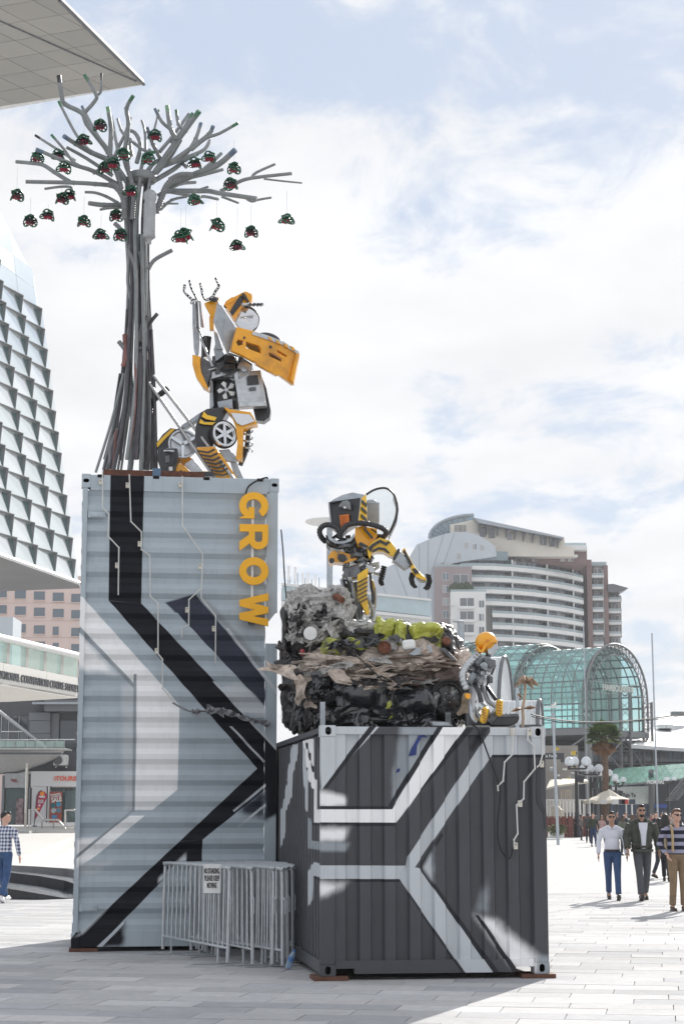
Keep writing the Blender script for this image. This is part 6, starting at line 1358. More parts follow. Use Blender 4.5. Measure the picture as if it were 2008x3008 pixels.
text('Pale Te', frame(q3(990, 886, 185.9), (1, 0, 0), (0, 0, 1)), .62, .02, 'hoarding_lettering', blk, hb, offset=.01, width=1.24)
b3('hoarding_base', 820, 978, 1410, 1100, 187, .5, M('dark blue board', (.05, .065, .11), .6), hb); b3('hoarding_panel', 1222, 975, 1400, 1010, 186.5, .4, M('royal blue panel', (.04, .08, .35), .5), hb)
st = thing('outside_stair', 'dark steel stair with railings at the right edge beyond the crowd', 'stair', loc=q3(1500, 1080, 140))
for k in range(12): b3('tread', 1400+k*14, 930-k*16, 1470+k*14, 936-k*16, 140, 2, gun, st)
for dx in (0, 70): MB().tube([q3(1400+dx, 930, 140), q3(1560+dx, 740, 140)], .12, 5).build('stringer', gun, st); MB().tube([q3(1400+dx, 880, 140), q3(1560+dx, 690, 140)], .05, 5).build('stair_rail', steel, st)
# market umbrella tent
tn = thing('canvas_marquee', 'cream peaked canvas marquee beyond the walking men', 'tent', loc=q3(770, 1100, 150))
ap = q3(772, 818, 150); mb = MB(); rim = []
for k in range(24):
    a = 2*math.pi*k/24; sag = .10*abs(math.sin(4*a)); rim.append(Vector((ap.x+1.95*math.cos(a)*(1+.12*abs(math.sin(2*a))), ap.y+2.0*math.sin(a), q3(772, 935, 150).z-sag)))
mid = [ap.lerp(p, .5)+Vector((0, 0, -.14)) for p in rim]; top = [ap.lerp(p, .06) for p in rim]
mb.add(top+mid+rim+[p+Vector((0, 0, -.22)) for p in rim], [(j*24+i, j*24+(i+1) % 24, (j+1)*24+(i+1) % 24, (j+1)*24+i) for j in range(3) for i in range(24)]); mb.build('canvas_roof', M('cream canvas', (.62, .58, .50), .8, var=.05), tn, fix=False, solid=.03)
for a, b in ((-1.7, -1.5), (1.7, -1.5), (-1.7, 1.5), (1.7, 1.5)): MB().tube([(ap.x+a, 150+b, 0), (ap.x+a, 150+b, q3(772, 932, 150).z)], .06, 6).build('tent_pole', whitep, tn)
for x, c in ((730, (.55, .55, .54)), (850, (.6, .6, .6)), (915, (.07, .06, .07)), (950, (.45, .06, .05)), (1020, (.05, .06, .08))): b3('tent_sign', x-32, 925, x+32, 975, 145, .06, M('tent sign %d' % x, c, .6), tn)
MB().tube([ap, ap+Vector((0, 0, .3))], .05, 6).build('tent_finial', whitep, tn)
# cafe terrace: brick wall, posts, awnings, planter
brk = M('red brown brick', (.20, .075, .055), .8, var=.3, vs=3)
cw = thing('brick_terrace_wall', 'low red brown brick wall of the cafe terrace beside the small container', 'wall', loc=q3(370, 1310, 140))
W0, W1, W2 = onground(1560+150/3.455, 2460), onground(1560+395/3.455, 2460), onground(1560+592/3.455, 2456)
for (a, b, n_) in ((W0, W1, 7), (W1, W2, 7)):
    for k in range(n_):
        for c in range(5):
            p, q = a.lerp(b, (k+.02)/n_), a.lerp(b, (k+.98)/n_); z = .03+c*.28
            if (a, b) == (W1, W2) and k % 2 == 0: pass
            MB().prism([(p.x, p.y, z), (q.x, q.y, z), (q.x, q.y, z+.26), (p.x, p.y, z+.26)], (.0, .35, 0)).build('brick_course', brk, cw)
for k in range(8): p = W0.lerp(W1, k/4) if k < 5 else W1.lerp(W2, (k-4)/3.0); MB().span((p.x-.16, p.y-.12, 0), (p.x+.16, p.y+.4, 1.55)).build('brick_pier', M('dark brick pier', (.15, .05, .04), .8, var=.3, vs=3), cw)
pt = thing('planter_box', 'white planter box with yellow green shrubs against the brick wall', 'planter', loc=q3(258, 1315, 128)); b3('box', 185, 1250, 330, 1316, 128, 1.2, whitep, pt)
leafm = [M('leaf %d' % i, c, .6, var=.3, vs=2) for i, c in enumerate(((.07, .10, .03), (.12, .13, .035), (.05, .075, .03)))]
def leaf_cloud(name, c, r, n, size, mat, par, seed):
    r_ = random.Random(seed); mb = MB()
    for i in range(n):
        d = Vector((r_.gauss(0, 1), r_.gauss(0, 1), r_.gauss(0, 1))).normalized()*r_.uniform(.45, 1.0)
        p = Vector((c[0]+d.x*r[0], c[1]+d.y*r[1], c[2]+d.z*r[2])); a = Euler((r_.uniform(0, 6), r_.uniform(0, 6), r_.uniform(0, 6))).to_matrix(); s = size*r_.uniform(.6, 1.3)
        mb.add([p+a @ Vector(v) for v in ((-s, 0, 0), (0, -s*.4, s*.1), (s, 0, 0), (0, s*.4, s*.1))], [(0, 1, 2, 3)], r_.randrange(3))
    return mb.build(name, mat, par, fix=False)
lc = q3(258, 1232, 127.4); leaf_cloud('shrub', lc, (.75, .45, .42), 420, .10, leafm, pt, 4)
cf = thing('cafe_terrace', 'cafe terrace with white posts, dark openings and cream awnings', 'cafe', loc=q3(330, 1120, 150))
b3('back_wall', -250, 930, 620, 1140, 160, 1, M('cafe dark interior', (.10, .09, .085), .8), cf); b3('upper_building', -250, 380, 470, 930, 163, 8, M('cafe upper wall', (.30, .28, .26), .7, var=.2, vs=.4), cf)
for k in range(12): b3('white_post', 150+k*34, 935, 160+k*34, 1120, 150+k*.8, .3, whitep, cf); b3('blind', 164+k*34, 940, 178+k*34, 1060, 154+k*.6, .2, M('cream blind', (.5, .47, .43), .8), cf)
b3('post_beam', 140, 925, 560, 938, 150, .5, whitep, cf)
for (x0, y0, x1, y1, Y) in ((150, 740, 330, 830, 150), (270, 735, 578, 800, 146)):
    MB().prism([q3(x0, y1, Y), q3(x1, (y0+y1)/2-5, Y), q3(x1-20, y0+5, Y+5), q3(x0+40, y0, Y+5)], (0, 0, .15)).build('awning', M('cream canvas', (.62, .58, .50), .8), cf)
for k in range(6): b3('cream_pillar', 300+k*18, 830, 312+k*18, 930, 152, .4, M('cream pillar', (.55, .5, .45), .7), cf)
for k in range(26):
    x, y = rb.uniform(140, 460), rb.uniform(400, 720); b3('sign_board', x, y, x+rb.uniform(14, 50), y+rb.uniform(10, 40), 161.5-rb.uniform(0, 2), .2, rb.choice((whitep, gun, pod_d, M('yellow sign', (.6, .42, .06), .6), alu_d, M('cafe upper wall', (.3, .28, .26), .7))), cf)
text('Thai Food', frame(q3(176, 487, 158), (1, 0, 0), (0, 0, 1)), .34, .03, 'cafe_lettering', whitep, cf, offset=.004); b3('lettering_board', 100, 455, 330, 520, 158.3, .2, pod_d, cf)
for x in (150, 225, 330): MB().ell(q3(x, 1090, 152), (.9, .7, .9), 8, 6).build('diner_umbrella', M('cream canvas', (.62, .58, .50), .8), cf) if x == 225 else None
# globe lamps along the promenade
globe = GLASS('lamp globe glass', (.80, .83, .86), .45, .05); blkm = M('black lamp iron', (.02, .021, .024), .45)
def globe_lamp(x, Y, ytop, globes, label, spk=True):
    g0 = onground(1560+x/3.455, 2391.8+CAM_H*F_PX/Y); L = thing('globe_lamp', label, 'lamp', loc=g0, group='globe lamps on the promenade')
    ztop = q3(x, ytop, Y).z; s = ppm(Y)*3.455
    MB().lathe([(.26, 0), (.26, .9), (.17, 1.0), (.14, 1.2), (.12, ztop*.99), (.16, ztop)], g0, n=10).build('post', blkm, L)
    xs = [q3(a, b, Y) for a, b, r in globes]; zc = min(p.z for p in xs)-max(r for a, b, r in globes)/s*1.35
    MB().tube([Vector((min(p.x for p in xs), Y, zc)), Vector((max(p.x for p in xs), Y, zc))], .07, 6).build('cross_arm', blkm, L)
    for k, (p, (a, b, r)) in enumerate(zip(xs, globes)):
        rr = r/s; yo = (-.5, .5, 0)[k % 3]; p = p+Vector((0, yo, 0))
        MB().ell(p, rr, 20, 12).build('glass_globe', globe, L, smooth=True); MB().tube([Vector((p.x, Y, zc)), Vector((p.x, p.y, p.z-rr*.95))], .08, 6).build('globe_stem', blkm, L)
        MB().lathe([(.12, 0), (.2, .08), (.2, .16)], p-Vector((0, 0, rr*1.02)), n=10).build('globe_collar', blkm, L); MB().ell(p-Vector((0, 0, rr*.5)), (.07, .07, .16), 8, 5).build('lamp_bulb', whitep, L)
    if spk: MB().box(q3(x+30, ytop+95, Y), (.42, .3, .5), Euler((0, .2, .4)).to_matrix()).build('loudspeaker', blkm, L)
globe_lamp(466, 134, 625, ((375, 545, 50), (440, 540, 50), (553, 543, 51)), 'nearest globe lamp by the brick terrace wall with three large globes')
globe_lamp(612, 146, 690, ((515, 612, 40), (605, 614, 44), (682, 612, 44)), 'second globe lamp from the terrace wall with three globes'); globe_lamp(712, 156, 735, ((690, 668, 34), (747, 700, 32), (785, 660, 38)), 'third globe lamp, beside the marquee peak'); globe_lamp(800, 164, 770, ((833, 722, 32), (855, 700, 33)), 'fourth globe lamp with two globes over the marquee'); globe_lamp(866, 172, 770, ((920, 730, 31), (880, 745, 24)), 'farthest globe lamp of the row before the glass canopy'); globe_lamp(1395, 160, 760, ((1350, 728, 27), (1393, 725, 25), (1442, 722, 26)), 'globe lamp standing apart at the right beside the stair', False)
# plain poles
def pole(label, x0, y0, x1, y1, Y, r, name='light_pole', cat='pole'):
    p = thing(name, label, cat, loc=at(x0, y0, Y)); g0 = at(x0, y0, Y); g0 = Vector((g0.x, Y, 0)); t = at(x1, y1, Y)
    MB().tube([g0, Vector((t.x, Y, t.z))], [r, r*.85], 12).build('shaft', M('blue grey pole', (.40, .44, .48), .4, .2), p, smooth=True); return p, t
p, t = pole('slender blue grey light pole standing just right of the small container', 1638, 2478, 1623, 2105, 104, .085); MB().tube([t-Vector((0, 0, .3)), t+Vector((0, 0, .2))], .105, 10).build('collar', alu_d, p); MB().tube([t, t+Vector((0, 0, .55))], .02, 5).build('aerial', alu_d, p); MB().span(t+Vector((-.45, -.1, .5)), t+Vector((.42, .2, .56))).build('flat_lamp', whitep, p)
GX = Matrix.Translation(t+Vector((.06, .05, .56))) @ Matrix.Scale(.30, 4)
gull = thing('seagull', 'white seagull perched on the flat lamp of the light pole', 'bird', loc=t+Vector((.06, .05, .56))); MB(GX).ell((0, 0, .45), (.5, .25, .28), 10, 7, Euler((0, -.3, 0)).to_matrix()).ell((.25, 0, .82), (.16, .14, .15), 8, 6).build('body', whitep, gull, smooth=True); MB(GX).ell((-.2, 0, .52), (.48, .28, .16), 8, 5, Euler((0, -.4, 0)).to_matrix()).build('wing', alu_d, gull, smooth=True); MB(GX).tube([(.35, 0, .8), (.62, 0, .76)], [.06, .01], 5).build('beak', yel2, gull)
for dx in (-.04, .08): MB(GX).tube([(dx, 0, 0), (dx, 0, .35)], .025, 4).build('leg', yel, gull)
p, t = pole('grey flag pole rising beside the right leg of the glass vault', 1925, 2200, 1913, 1860, 170, .085, 'flag_pole'); pole('thin white pole before the curved balconies of the apartment tower', 1722, 2200, 1712, 1835, 150, .055, 'flag_pole')
p, t = pole('grey lamp post between the crushed cars and the seated robot', 1353, 2500, 1353, 1900, 70, .085); MB().tube([t, t+Vector((0, 0, .9))], .10, 10).build('lamp_head', alu_d, p); MB().lathe([(.22, 0), (.25, .04), (.1, .08)], t+Vector((-.1, 0, .95)), n=14).build('lamp_cap', alu_d, p)
for dx in (-.12, .12): MB().tube([t+Vector((dx, 0, .0)), t+Vector((dx*.9, 0, .95))], .025, 5).build('lamp_rod', alu_d, p)
p, t = pole('short grey bollard light behind the metal palm', 1518, 2500, 1518, 2020, 62, .07)
# fan palm with a skirt of dead fronds
PYm = 150.0; pal = thing('fan_palm', 'fan palm with green crown and brown skirt before the glass vault', 'tree', loc=q3(735, 1180, PYm))
pc = q3(728, 292, PYm); tb = q3(738, 1150, PYm); tb.z = 0
MB().tube([tb, Vector((pc.x+.1, PYm, pc.z*.6)), pc], [.34, .27, .3], 10).build('trunk', M('palm trunk', (.13, .085, .06), .9, var=.4, vs=4, bump=.6, bs=6), pal)
def frond(mb, c, d, L, fan, r_, mi):
    d = d.normalized(); side = d.cross(Vector((0, 0, 1))); side = side.normalized() if side.length > .1 else Vector((1, 0, 0)); upv = side.cross(d); stem = c+d*L*.45
    mb.add([c, c+side*.05, stem+side*.05, stem], [(0, 1, 2, 3)], mi)
    for k in range(11):
        a = (k-5)/5*1.25; v = (d*math.cos(a)+side*math.sin(a)+upv*.15).normalized(); e = stem+v*L*.55*r_.uniform(.85, 1.1)-Vector((0, 0, L*.12+abs(a)*.1)); w = v.cross(upv).normalized()*.085
        m_ = stem.lerp(e, .55)+Vector((0, 0, .04)); mb.add([stem, m_+w, e, m_-w], [(0, 1, 2, 3)], mi)
r_ = random.Random(8)
for nm, n_, lo, hi, L, ms in (('green_crown', 110, -.4, 1.4, 1.6, [M('palm green %d' % i, c, .5, var=.3, vs=3) for i, c in enumerate(((.11, .17, .04), (.17, .23, .06), (.07, .11, .03)))]), ('dead_frond_skirt', 60, -1.45, -.65, 1.3, [M('dead frond %d' % i, c, .8, var=.3, vs=3) for i, c in enumerate(((.30, .17, .09), (.23, .13, .08), (.36, .23, .13)))])):
    mb = MB()
    for i in range(n_):
        az = r_.uniform(0, 6.283); el = r_.uniform(lo, hi); frond(mb, pc+Vector((0, 0, 0 if lo > -1 else -.1)), Vector((math.cos(az)*math.cos(el), math.sin(az)*math.cos(el), math.sin(el))), L*r_.uniform(.85, 1.15), 1, r_, r_.randrange(3))
    mb.build(nm, ms, pal, fix=False)
# overhead cable
cb = [at(x, y, 30+k*2.0) for k, (x, y) in enumerate(((1560, 2098), (1600, 2108), (1650, 2116), (1720, 2121), (1800, 2120), (1880, 2114), (1960, 2104), (2060, 2088)))]
tag(MB().tube(smooth_path(cb, 4), .014, 5).tube([p+Vector((0, .02, -.035)) for p in smooth_path(cb, 4)], .008, 4).build('overhead_cable', rubber), 'black overhead cable sagging across the glass vault and palm', 'cable')
# ------------------------------------------------------------------ people
skins = {'a': M('skin brown', (.23, .12, .075), .5, var=.08), 'b': M('skin tan', (.38, .22, .15), .5, var=.08), 'c': M('skin fair', (.55, .33, .25), .5, var=.08), 'd': M('skin deep', (.10, .055, .04), .5, var=.08)}
hairk = M('black hair', (.012, .010, .010), .5, var=.5, vs=60); hairb = M('brown hair', (.09, .045, .025), .5, var=.4, vs=60); hairg = M('grey hair', (.3, .29, .28), .5, var=.3, vs=60)
def cloth(name, c, var=.14, vs=9, rough=.85, bump=.9): return M('cloth '+name, c, rough, var=var, vs=vs, bump=bump, bs=11)
def stripes(name, a, b, period, duty=.5, axis=2):
    m, n, l, bs = newmat(name); t = n.new('ShaderNodeTexCoord'); sx = n.new('ShaderNodeSeparateXYZ'); l.new(t.outputs['Object'], sx.inputs[0])
    k = n.new('ShaderNodeMath'); k.operation = 'FRACT'; d = n.new('ShaderNodeMath'); d.operation = 'DIVIDE'; d.inputs[1].default_value = period; l.new(sx.outputs[axis], d.inputs[0]); l.new(d.outputs[0], k.inputs[0])
    g_ = n.new('ShaderNodeMath'); g_.operation = 'GREATER_THAN'; g_.inputs[1].default_value = duty; l.new(k.outputs[0], g_.inputs[0])
    mx = n.new('ShaderNodeMix'); mx.data_type = 'RGBA'; l.new(g_.outputs[0], mx.inputs['Factor']); mx.inputs['A'].default_value = tuple(a)+(1,); mx.inputs['B'].default_value = tuple(b)+(1,)
    l.new(mx.outputs['Result'], bs.inputs['Base Color']); bs.inputs['Roughness'].default_value = .9
    return m
def plaid(name):
    m, n, l, bs = newmat(name); t = n.new('ShaderNodeTexCoord'); sx = n.new('ShaderNodeSeparateXYZ'); l.new(t.outputs['Object'], sx.inputs[0]); acc = None
    for ax, per in ((0, .062), (2, .07)):
        d = n.new('ShaderNodeMath'); d.operation = 'DIVIDE'; d.inputs[1].default_value = per; l.new(sx.outputs[ax], d.inputs[0]); f = n.new('ShaderNodeMath'); f.operation = 'FRACT'; l.new(d.outputs[0], f.inputs[0])
        g_ = n.new('ShaderNodeMath'); g_.operation = 'GREATER_THAN'; g_.inputs[1].default_value = .5; l.new(f.outputs[0], g_.inputs[0])
        if acc is None: acc = g_.outputs[0]
        else: a = n.new('ShaderNodeMath'); a.operation = 'ADD'; l.new(acc, a.inputs[0]); l.new(g_.outputs[0], a.inputs[1]); acc = a.outputs[0]
    r = n.new('ShaderNodeMath'); r.operation = 'MULTIPLY'; r.inputs[1].default_value = .5; l.new(acc, r.inputs[0])
    mx = n.new('ShaderNodeMix'); mx.data_type = 'RGBA'; l.new(r.outputs[0], mx.inputs['Factor']); mx.inputs['A'].default_value = (.62, .64, .70, 1); mx.inputs['B'].default_value = (.03, .045, .13, 1)
    l.new(mx.outputs['Result'], bs.inputs['Base Color']); bs.inputs['Roughness'].default_value = .9
    return m
def melt(mb, name, mat, par, vox, sm=4):
    """fuse overlapping volumes into one continuous skin"""
    o = mb.build(name, mat, par, smooth=False, fix=False)
    r = o.modifiers.new('r', 'REMESH'); r.mode = 'VOXEL'; r.voxel_size = vox; r.use_smooth_shade = True
    s = o.modifiers.new('s', 'SMOOTH'); s.factor = .5; s.iterations = sm
    return o
shoek = M('black leather shoe', (.02, .018, .017), .35); belt = M('dark leather belt', (.02, .015, .012), .4); lens = M('dark lens', (.012, .012, .014), .15)
def person(label, x, y, H, rz, skin, top, legs, hair, pose='walk', vox=.011, jacket=None, shoes=None, glasses=None, beard=None, hairstyle='short', coat=0.0, stout=1.0, group=None, headyaw=0.0, extra=None, armL=None, armR=None, top_parts=True, feet=None):
    """figure facing -Y before the turn rz; one fused body, clothes as children"""
    k = H/1.76
    root = thing('person', label, 'person', loc=(x, y, 0), rz=rz, group=group); X = mw(root) @ Matrix.Scale(k, 4)
    sk = skins[skin]; V = Vector
    if pose == 'walk': ft = [(V((.085, -.16, .50)), V((.085, -.30, .095)), -18), (V((-.085, .02, .50)), V((-.07, .20, .13)), 22)]
    elif pose == 'walk2': ft = [(V((.09, .03, .50)), V((.08, .18, .12)), 20), (V((-.09, -.14, .50)), V((-.095, -.27, .095)), -18)]
    else: ft = [(V((.09, -.02, .50)), V((.10, .0, .08)), 0), (V((-.09, -.02, .50)), V((-.10, .02, .08)), 0)]
    hips = (V((.09, 0, .92)), V((-.09, 0, .92))); w = stout
    armL = armL or [V((.185*w, 0, 1.40)), V((.265*w, .03, 1.15)), V((.275*w, -.06, .90))]; armR = armR or [V((-.185*w, 0, 1.40)), V((-.265*w, .03, 1.15)), V((-.275*w, -.06, .90))]
    hy = Matrix.Rotation(headyaw, 3, 'Z'); hc = V((0, -.02, 1.645))
    b = MB(X)   # ---- body
    b.ell((0, 0, 1.24), (.145*w, .09, .18)); b.ell((0, 0, .98), (.145*w, .10, .15)); b.tube([(0, .0, 1.40), (0, -.005, 1.56)], [.058, .052], 12); b.tube([(-.15*w, 0, 1.385), (0, 0, 1.43), (.15*w, 0, 1.385)], .036, 10)
    b.ell(hc, (.074, .092, .112), 20, 14); b.ell(hc+hy @ V((0, -.045, -.055)), (.052, .05, .058), 14, 10); b.ell(hc+hy @ V((0, -.098, -.012)), (.014, .022, .026), 8, 6); b.ell(hc+hy @ V((0, -.088, .03)), (.05, .012, .012), 8, 6)
    for s in (-1, 1): b.ell(hc+hy @ V((s*.076, .008, -.005)), (.012, .022, .033), 8, 6)
    b.ell(hc+hy @ V((0, -.09, -.062)), (.024, .012, .009), 8, 5)
    for h, (kn, an, tw) in zip(hips, ft): b.tube([h, kn, an], [.075, .05, .036], 12); b.ell(an+V((0, -.05, -.04)), (.035, .09, .035), 10, 6)
    for side, ar in ((1, armL), (-1, armR)):
        b.tube(ar, [.038, .034, .027], 10); wr = ar[2]; d = (ar[2]-ar[1]).normalized(); pc_ = wr+d*.055; fwd = V((0, -1, 0)); fwd = (fwd-d*fwd.dot(d)).normalized()
        b.ell(pc_, (.022, .040, .05), 10, 7)
        for f_ in range(4):
            o = pc_+fwd*((f_-1.5)*.020)*-1+d*.035; L = (.062, .075, .070, .055)[f_]; inw = V((-side, 0, 0))*.018; b.tube([o, o+d*L*.55+inw*.3, o+d*L+inw], [.0095, .009, .007], 6)
        t0 = pc_+fwd*.03-d*.02; b.tube([t0, t0+fwd*.025+d*.025, t0+fwd*.028+d*.06], [.012, .010, .008], 6)
    body = melt(b, 'body', sk, root, vox, 3)
    for s in (-1, 1): MB(X).ell(hc+hy @ V((s*.030, -.083, .008)), (.011, .008, .006), 8, 5).build('eye', lens, root)
    # ---- trousers
    t = MB(X); t.ell((0, .005, .955), (.162*w, .118, .115)); 
    for h, (kn, an, tw) in zip(hips, ft): t.tube([h+V((0, 0, .03)), h.lerp(kn, .5), kn, kn.lerp(an, .5), an+V((0, .01, .02))], [.095, .084, .068, .062, .060], 14)
    if legs is not None: melt(t, 'trousers', legs, root, vox*1.15, 4)
    for h, (kn, an, tw) in zip(hips, ft):
        rot = Matrix.Rotation(R(tw), 3, 'X'); s_ = MB(X); c = an+rot @ V((0, -.06, -.045)); s_.ell(c, (.046, .125, .042), 12, 8, rot); s_.ell(an+V((0, .02, -.03)), (.044, .05, .055), 10, 7); s_.box(an+rot @ V((0, -.055, -.078)), (.085, .25, .018), rot)
        melt(s_, 'shoe', shoes or shoek, root, vox, 2)
    # ---- top
    def torso(grow, zlow, sleeve, open_=False):
        q = MB(X); q.ell((0, .0, 1.29), ((.168+grow)*w, .118+grow, .16)); q.ell((0, -.005, 1.12), ((.155+grow)*w, .118+grow, .17)); q.ell((0, .005, (zlow+1.08)/2), ((.160+grow)*w, .120+grow, (1.16-zlow)/2+.02)); q.tube([(-.175*w, 0, 1.39), (-.09*w, .008, 1.435), (0, .012, 1.45), (.09*w, .008, 1.435), (.175*w, 0, 1.39)], .050+grow*.5, 10)
        for ar in (armL, armR):
            e = ar[1].lerp(ar[2], sleeve); q.tube([ar[0]+V((0, 0, .0)), ar[0].lerp(ar[1], .5), ar[1], e], [.064+grow*.8, .058+grow*.8, .051+grow*.8, .044+grow*.8], 12)
        return q
    if pose != 'hidden': melt(torso(0, .93 if not coat else coat, .93), 'top', top, root, vox*1.15, 4)
    if top_parts:
        co = MB(X)
        for s in (-1, 1): co.add([(s*.055, -.05, 1.475), (s*.012, -.10, 1.44), (s*.045, -.118, 1.40), (s*.085, -.06, 1.455)], [(0, 1, 2, 3)])
        co.build('collar', top, root, solid=.012) if jacket is None else None; MB(X).lathe([(.158*w, 0), (.160*w, .035)], (0, .004, .965), n=24).build('belt', belt, root).scale = (1, 1, 1)
        MB(X).box((0, -.128, .982), (.04, .012, .032)).build('belt_buckle', alu, root)
    if jacket is not None:
        q = torso(.026, .90, .95); melt(q, 'jacket', jacket, root, vox*1.15, 4)
        MB(X).grid(lambda u, v: X.to_3x3() @ V((0, 0, 0)) + V(((u-.5)*(.10+.07*v), -.152-.012*math.cos((u-.5)*2.2)+.02*abs(v-.45), .945+v*.48)), 6, 10).build('shirt_front', top, root, solid=.01, fix=False)
        MB(X).lathe([(.185*w, 0), (.190*w, .05)], (0, 0, .885), n=24).build('jacket_hem', jacket, root)
        for s in (-1, 1): MB(X).tube([(s*.05, -.165, .93), (s*.07, -.165, 1.2), (s*.10, -.125, 1.42), (s*.075, -.03, 1.49), (0, .075, 1.50)], .016, 6).build('jacket_collar', jacket, root)
    # ---- hair
    hm = MB(X); 
    if hairstyle == 'short': hm.ell(hc+hy @ V((0, .022, .032)), (.081, .088, .092), 16, 10); hm.ell(hc+hy @ V((0, -.05, .092)), (.062, .04, .03), 12, 7)
    elif hairstyle == 'long': hm.ell(hc+V((0, .03, .03)), (.105, .10, .105), 16, 10); hm.ell(hc+V((0, .065, -.12)), (.135, .075, .19), 16, 10); hm.ell(hc+V((0, .07, -.26)), (.13, .06, .12), 14, 8)
    elif hairstyle == 'bob': hm.ell(hc+V((0, .03, .02)), (.095, .095, .105), 16, 10); hm.ell(hc+V((0, .05, -.07)), (.09, .06, .09), 14, 8)
    elif hairstyle == 'hood': hm.ell(hc+V((0, .03, .01)), (.092, .10, .118), 16, 10)
    if hair is not None: melt(hm, 'hair', hair, root, .014, 3)
    if glasses:
        g_ = MB(X)
        for s in (-1, 1): g_.ell(hc+hy @ V((s*.034, -.098, .008)), (.028, .012, .019), 12, 7)
        g_.tube([hc+hy @ V((-.07, -.03, .016)), hc+hy @ V((-.06, -.09, .016)), hc+hy @ V((.06, -.09, .016)), hc+hy @ V((.07, -.03, .016))], .006, 5); g_.build('glasses', lens, root)
    if beard is not None: melt(MB(X).ell(hc+hy @ V((0, -.055, -.085)), (.05, .045, .036), 12, 8), 'beard', beard, root, .010, 2)
    if extra: extra(root, X)
    return root
def onfoot(px, py): return onground(px, py)
g1 = onfoot(1800, 2643); V = Vector
person('man in white shirt, blue trousers and sunglasses walking with lowered head', g1.x, g1.y, 1.76, R(-4), 'b', cloth('white shirt', (.62, .63, .70), .05), cloth('blue trousers', (.035, .07, .16)), hairk, 'walk', glasses=True, stout=1.03, armL=[V((.19, 0, 1.40)), V((.262, .03, 1.15)), V((.285, -.05, .90))], armR=[V((-.19, 0, 1.40)), V((-.268, .03, 1.15)), V((-.28, -.03, .90))])
g2 = onfoot(1888, 2644)
person('tall bearded man in olive grey bomber jacket and grey trousers', g2.x, g2.y, 1.90, R(3), 'b', cloth('white shirt', (.62, .63, .70), .05), cloth('grey trousers', (.075, .08, .09)), hairk, 'walk2', glasses=True, beard=hairk, jacket=cloth('olive grey jacket', (.058, .062, .05)), stout=1.12, armR=[V((-.205, 0, 1.40)), V((-.285, .05, 1.16)), V((-.285, -.08, .94))])
g3 = onfoot(1992, 2676)
def strap(root, X):
    MB(X).tube([(-.12, -.13, 1.02), (-.125, -.16, 1.25), (-.115, -.10, 1.45), (-.10, .08, 1.46)], .022, 6).build('bag_strap', M('tan strap', (.42, .31, .17), .7), root); MB(X).box((0, .21, 1.22), (.30, .15, .42)).build('backpack', M('tan bag', (.3, .24, .15), .7), root, bevel=.03)
person('man in black and lilac striped jumper and khaki trousers at the right edge', g3.x, g3.y, 1.80, R(8), 'c', stripes('striped knit', (.012, .013, .03), (.30, .30, .40), .135, .52), cloth('khaki trousers', (.22, .155, .095)), hairb, 'stand', glasses=True, stout=1.18, shoes=M('brown shoe', (.05, .03, .02), .5), extra=strap, top_parts=False, headyaw=.25, armR=[V((-.215, 0, 1.40)), V((-.31, .04, 1.16)), V((-.23, -.10, .98))])
g4 = onfoot(8, 2652)
person('man in navy plaid shirt, jeans and white sneakers walking away at the left edge', g4.x, g4.y, 1.76, R(165), 'c', plaid('plaid shirt'), cloth('blue jeans', (.04, .085, .19), .25), hairk, 'walk', stout=1.1, shoes=M('white sneaker', (.7, .7, .7), .6), top_parts=False, headyaw=R(-55))
far = dict(vox=.022, top_parts=False, group='people in the crowd on the promenade')
